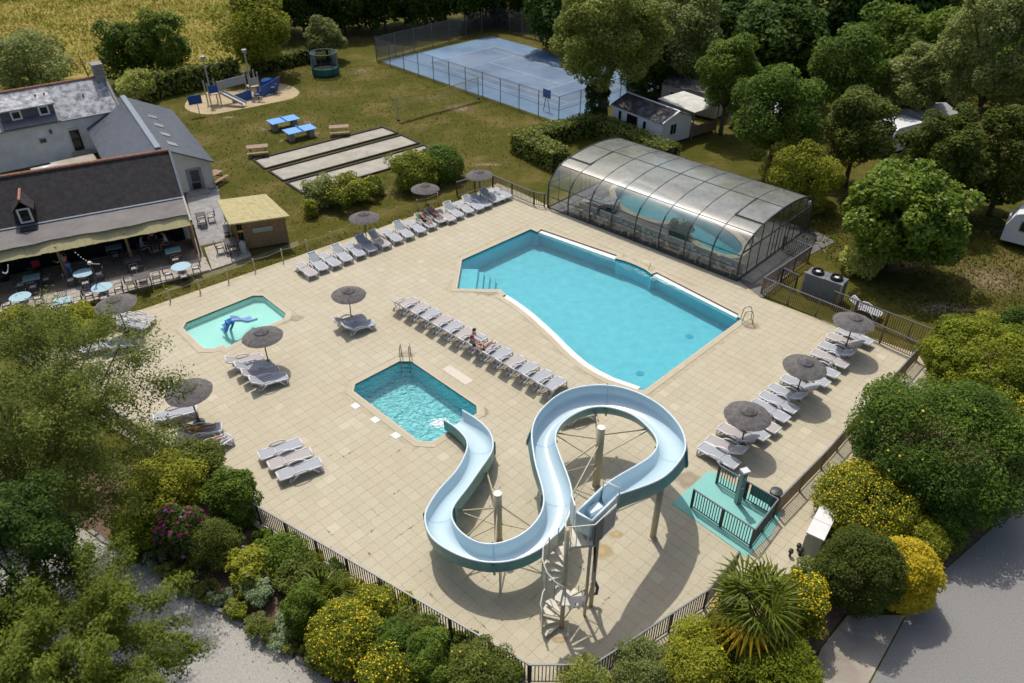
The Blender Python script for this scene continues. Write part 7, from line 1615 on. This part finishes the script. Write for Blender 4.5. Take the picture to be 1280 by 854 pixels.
def lying(a=34, arms='side', knee=.08, kn2=.08):
    a = R(a); p = Vector((-.14, 0, .47)); d = Vector((-math.cos(a), 0, math.sin(a))); f = Vector((math.sin(a), 0, math.cos(a)))
    J = dict(pelvis=p, belly=p + d * .2, chest=p + d * .42, neck=p + d * .60, head=p + d * .74 + f * .04)
    for s, y in (('L', 1), ('R', -1)):
        J['sh' + s] = J['chest'] + Vector((0, .19 * y, 0)) + d * .06; k = knee if s == 'L' else kn2
        if arms == 'side': J['el' + s] = J['sh' + s] - d * .26 + Vector((0, .1 * y, -.02)); J['wr' + s] = J['el' + s] - d * .2 + Vector((.06, -.05 * y, .02))
        elif arms == 'up': J['el' + s] = J['sh' + s] + d * .18 + Vector((0, .16 * y, .06)); J['wr' + s] = J['head'] + Vector((0, .10 * y, .10))
        else: J['el' + s] = J['sh' + s] - d * .22 + Vector((0, .08 * y, .06)); J['wr' + s] = J['belly'] + f * .22 + Vector((0, .06 * y, 0))
        J['hi' + s] = p + Vector((.05, .09 * y, 0)); J['kn' + s] = Vector((.30, .11 * y, .45 + k)); J['an' + s] = Vector((.70, .12 * y, .42)); J['to' + s] = Vector((.78, .13 * y, .54))
    return J, f
def sitting(seat=.45, lean=10, reach=None):
    a = R(lean); p = Vector((0, 0, seat + .1)); d = Vector((math.sin(a), 0, math.cos(a)))
    J = dict(pelvis=p, belly=p + d * .2, chest=p + d * .42, neck=p + d * .60, head=p + d * .74 + Vector((.03, 0, 0)))
    for s, y in (('L', 1), ('R', -1)):
        J['sh' + s] = J['chest'] + Vector((0, .19 * y, .05)); J['el' + s] = J['sh' + s] + Vector((.10, .06 * y, -.25)); J['wr' + s] = J['el' + s] + Vector((.22, -.06 * y, -.02))
        J['hi' + s] = p + Vector((.05, .09 * y, -.02)); J['kn' + s] = p + Vector((.44, .12 * y, -.02)); J['an' + s] = p + Vector((.46, .12 * y, -.44)); J['to' + s] = p + Vector((.60, .13 * y, -.49))
    return J, Vector((1, 0, 0))
def standing(lean=12):
    p = Vector((0, 0, .92)); a = R(lean); d = Vector((math.sin(a), 0, math.cos(a))); J = dict(pelvis=p, belly=p + d * .2, chest=p + d * .42, neck=p + d * .60, head=p + d * .74 + Vector((.04, 0, 0)))
    for s, y in (('L', 1), ('R', -1)):
        J['sh' + s] = J['chest'] + Vector((0, .2 * y, .05)); J['el' + s] = J['sh' + s] + Vector((.12, .12 * y, -.22)); J['wr' + s] = J['el' + s] + Vector((.22, .04 * y, .04))
        J['hi' + s] = p + Vector((0, .10 * y, -.05)); J['kn' + s] = Vector((.04 * y, .11 * y, .48)); J['an' + s] = Vector((-.03 + .08 * y, .11 * y, .07)); J['to' + s] = Vector((.12 + .08 * y, .13 * y, .03))
    return J, Vector((1, 0, -.3))
TOP = ['chest', 'belly', ('chest', 'shL', .9), ('chest', 'shR', .9)]; SHIRT = ['chest', 'belly', 'pelvis', 'shL', ('shL', 'elL', .6), 'shR', ('shR', 'elR', .6)]
TRUNKS = ['pelvis', 'hiL', ('hiL', 'knL', .45), 'hiR', ('hiR', 'knR', .45)]; BRIEF = ['pelvis', ('pelvis', 'hiL', .8), ('pelvis', 'hiR', .8)]; BRA = [('chest', 'belly', .1), ('chest', 'shL', .35), ('chest', 'shR', .35)]
JEANS = ['pelvis', 'hiL', 'knL', ('knL', 'anL', .95), 'hiR', 'knR', ('knR', 'anR', .95)]
pm_ = mid[7]; J, f = lying(40, 'mid', .04, .26)
person('person in dark bikini lying with one foot up on a lounger between the pools', (pm_.x, pm_.y, .02), ANG_B, J, 'skinpale', (('bikini_top', BRA, 1.08, 'c_black'), ('bikini_bottom', BRIEF, 1.06, 'c_black')), face=f)
pm_ = mid[6]; J, f = sitting(.36, 12)
person('person in a red top sitting on the lounger beside the reclining sunbather', (pm_.x, pm_.y, .02), R(-20), J, 'skinpale', (('red_top', SHIRT, 1.12, 'c_red'), ('grey_shorts', TRUNKS, 1.14, 'c_grey')), face=f)
for i, k in enumerate((10, 11)):
    p = g(row[k][0], row[k][1], .3); J, f = lying(32, 'side', .10, .2)
    person(('tanned person in dark shorts lying on a green towel in the lawn row', 'tanned person lying under the middle umbrella of the lawn row')[i], (p.x, p.y, .02), R(-50), J, 'skin', (('dark_shorts', TRUNKS, 1.12, 'c_black'),) if i == 0 else (('swimsuit', ['pelvis', 'belly', 'chest'], 1.05, 'c_red'),), face=f)
p = g(row[10][0], row[10][1], .3); t = tag(MB().slab((-.78, -.3, .66), (-.22, -.3, .385), (-.22, .3, .385), (-.78, .3, .66), -.02).build('towel', M['c_green'], None), 'green towel hung over the lounger back in the lawn row', 'towel'); t.location = (p.x, p.y, 0); t.rotation_euler = (0, 0, R(-50))
p = g(250, 540, .3); J, f = lying(36, 'side', .04, .04)
person('person in a yellow bikini lying in the shade under the left umbrella', (p.x, p.y, .02), R(20), J, 'skin', (('bikini_top', BRA, 1.1, 'c_yellow'), ('bikini_bottom', BRIEF, 1.08, 'c_yellow')), face=f)
p = g(265, 559, .3); J, f = lying(22, 'up', .16, .16)
person('person in navy swimwear and straw hat sunbathing by the left fence', (p.x, p.y, .02), R(52), J, 'skinpale', (('navy_top', ['chest', 'belly'], 1.08, 'c_navy'), ('navy_shorts', TRUNKS, 1.13, 'c_navy')), hat='straw', face=f)
q = tag(MB().slab((-.95, -.34, .46), (-.2, -.34, .375), (-.2, .34, .375), (-.95, .34, .46), -.02).build('towel', M['c_navy'], None), 'navy towel spread under the person with the straw hat', 'towel'); q.location = (p.x, p.y, 0); q.rotation_euler = (0, 0, R(52))
p = g(89, 347, .06); J, f = standing(14); J['elR'] = J['shR'] + Vector((.22, -.14, -.02)); J['wrR'] = J['elR'] + Vector((.25, -.06, .03))
person('person in blue jeans and red top standing by a round table under the canopy', (p.x, p.y, .06), R(150), J, 'skinpale', (('jeans', JEANS, 1.22, 'c_blue'), ('red_top', SHIRT, 1.12, 'c_red')), face=f)
tc_ = g(192, 303, .8); tc_ = Vector((tc_.x, tc_.y, .06))
for i, (an, lb, wr) in enumerate(((180, 'person in a blue shirt seated at the left of the table under the canopy', 'c_blue'), (0, 'person in a white shirt seated at the right of the table under the canopy', 'c_white'), (90, 'person in dark clothes seated behind the table under the canopy', 'c_black'))):
    a = bd_ + R(an); J, f = sitting(.44, 8); pp_ = tc_ + Vector((math.cos(a) * .80, math.sin(a) * .80, 0))
    person(lb, pp_, a + math.pi, J, 'skinpale', (('shirt', SHIRT, 1.14, wr), ('shorts', TRUNKS, 1.14, 'c_navy')), face=f)
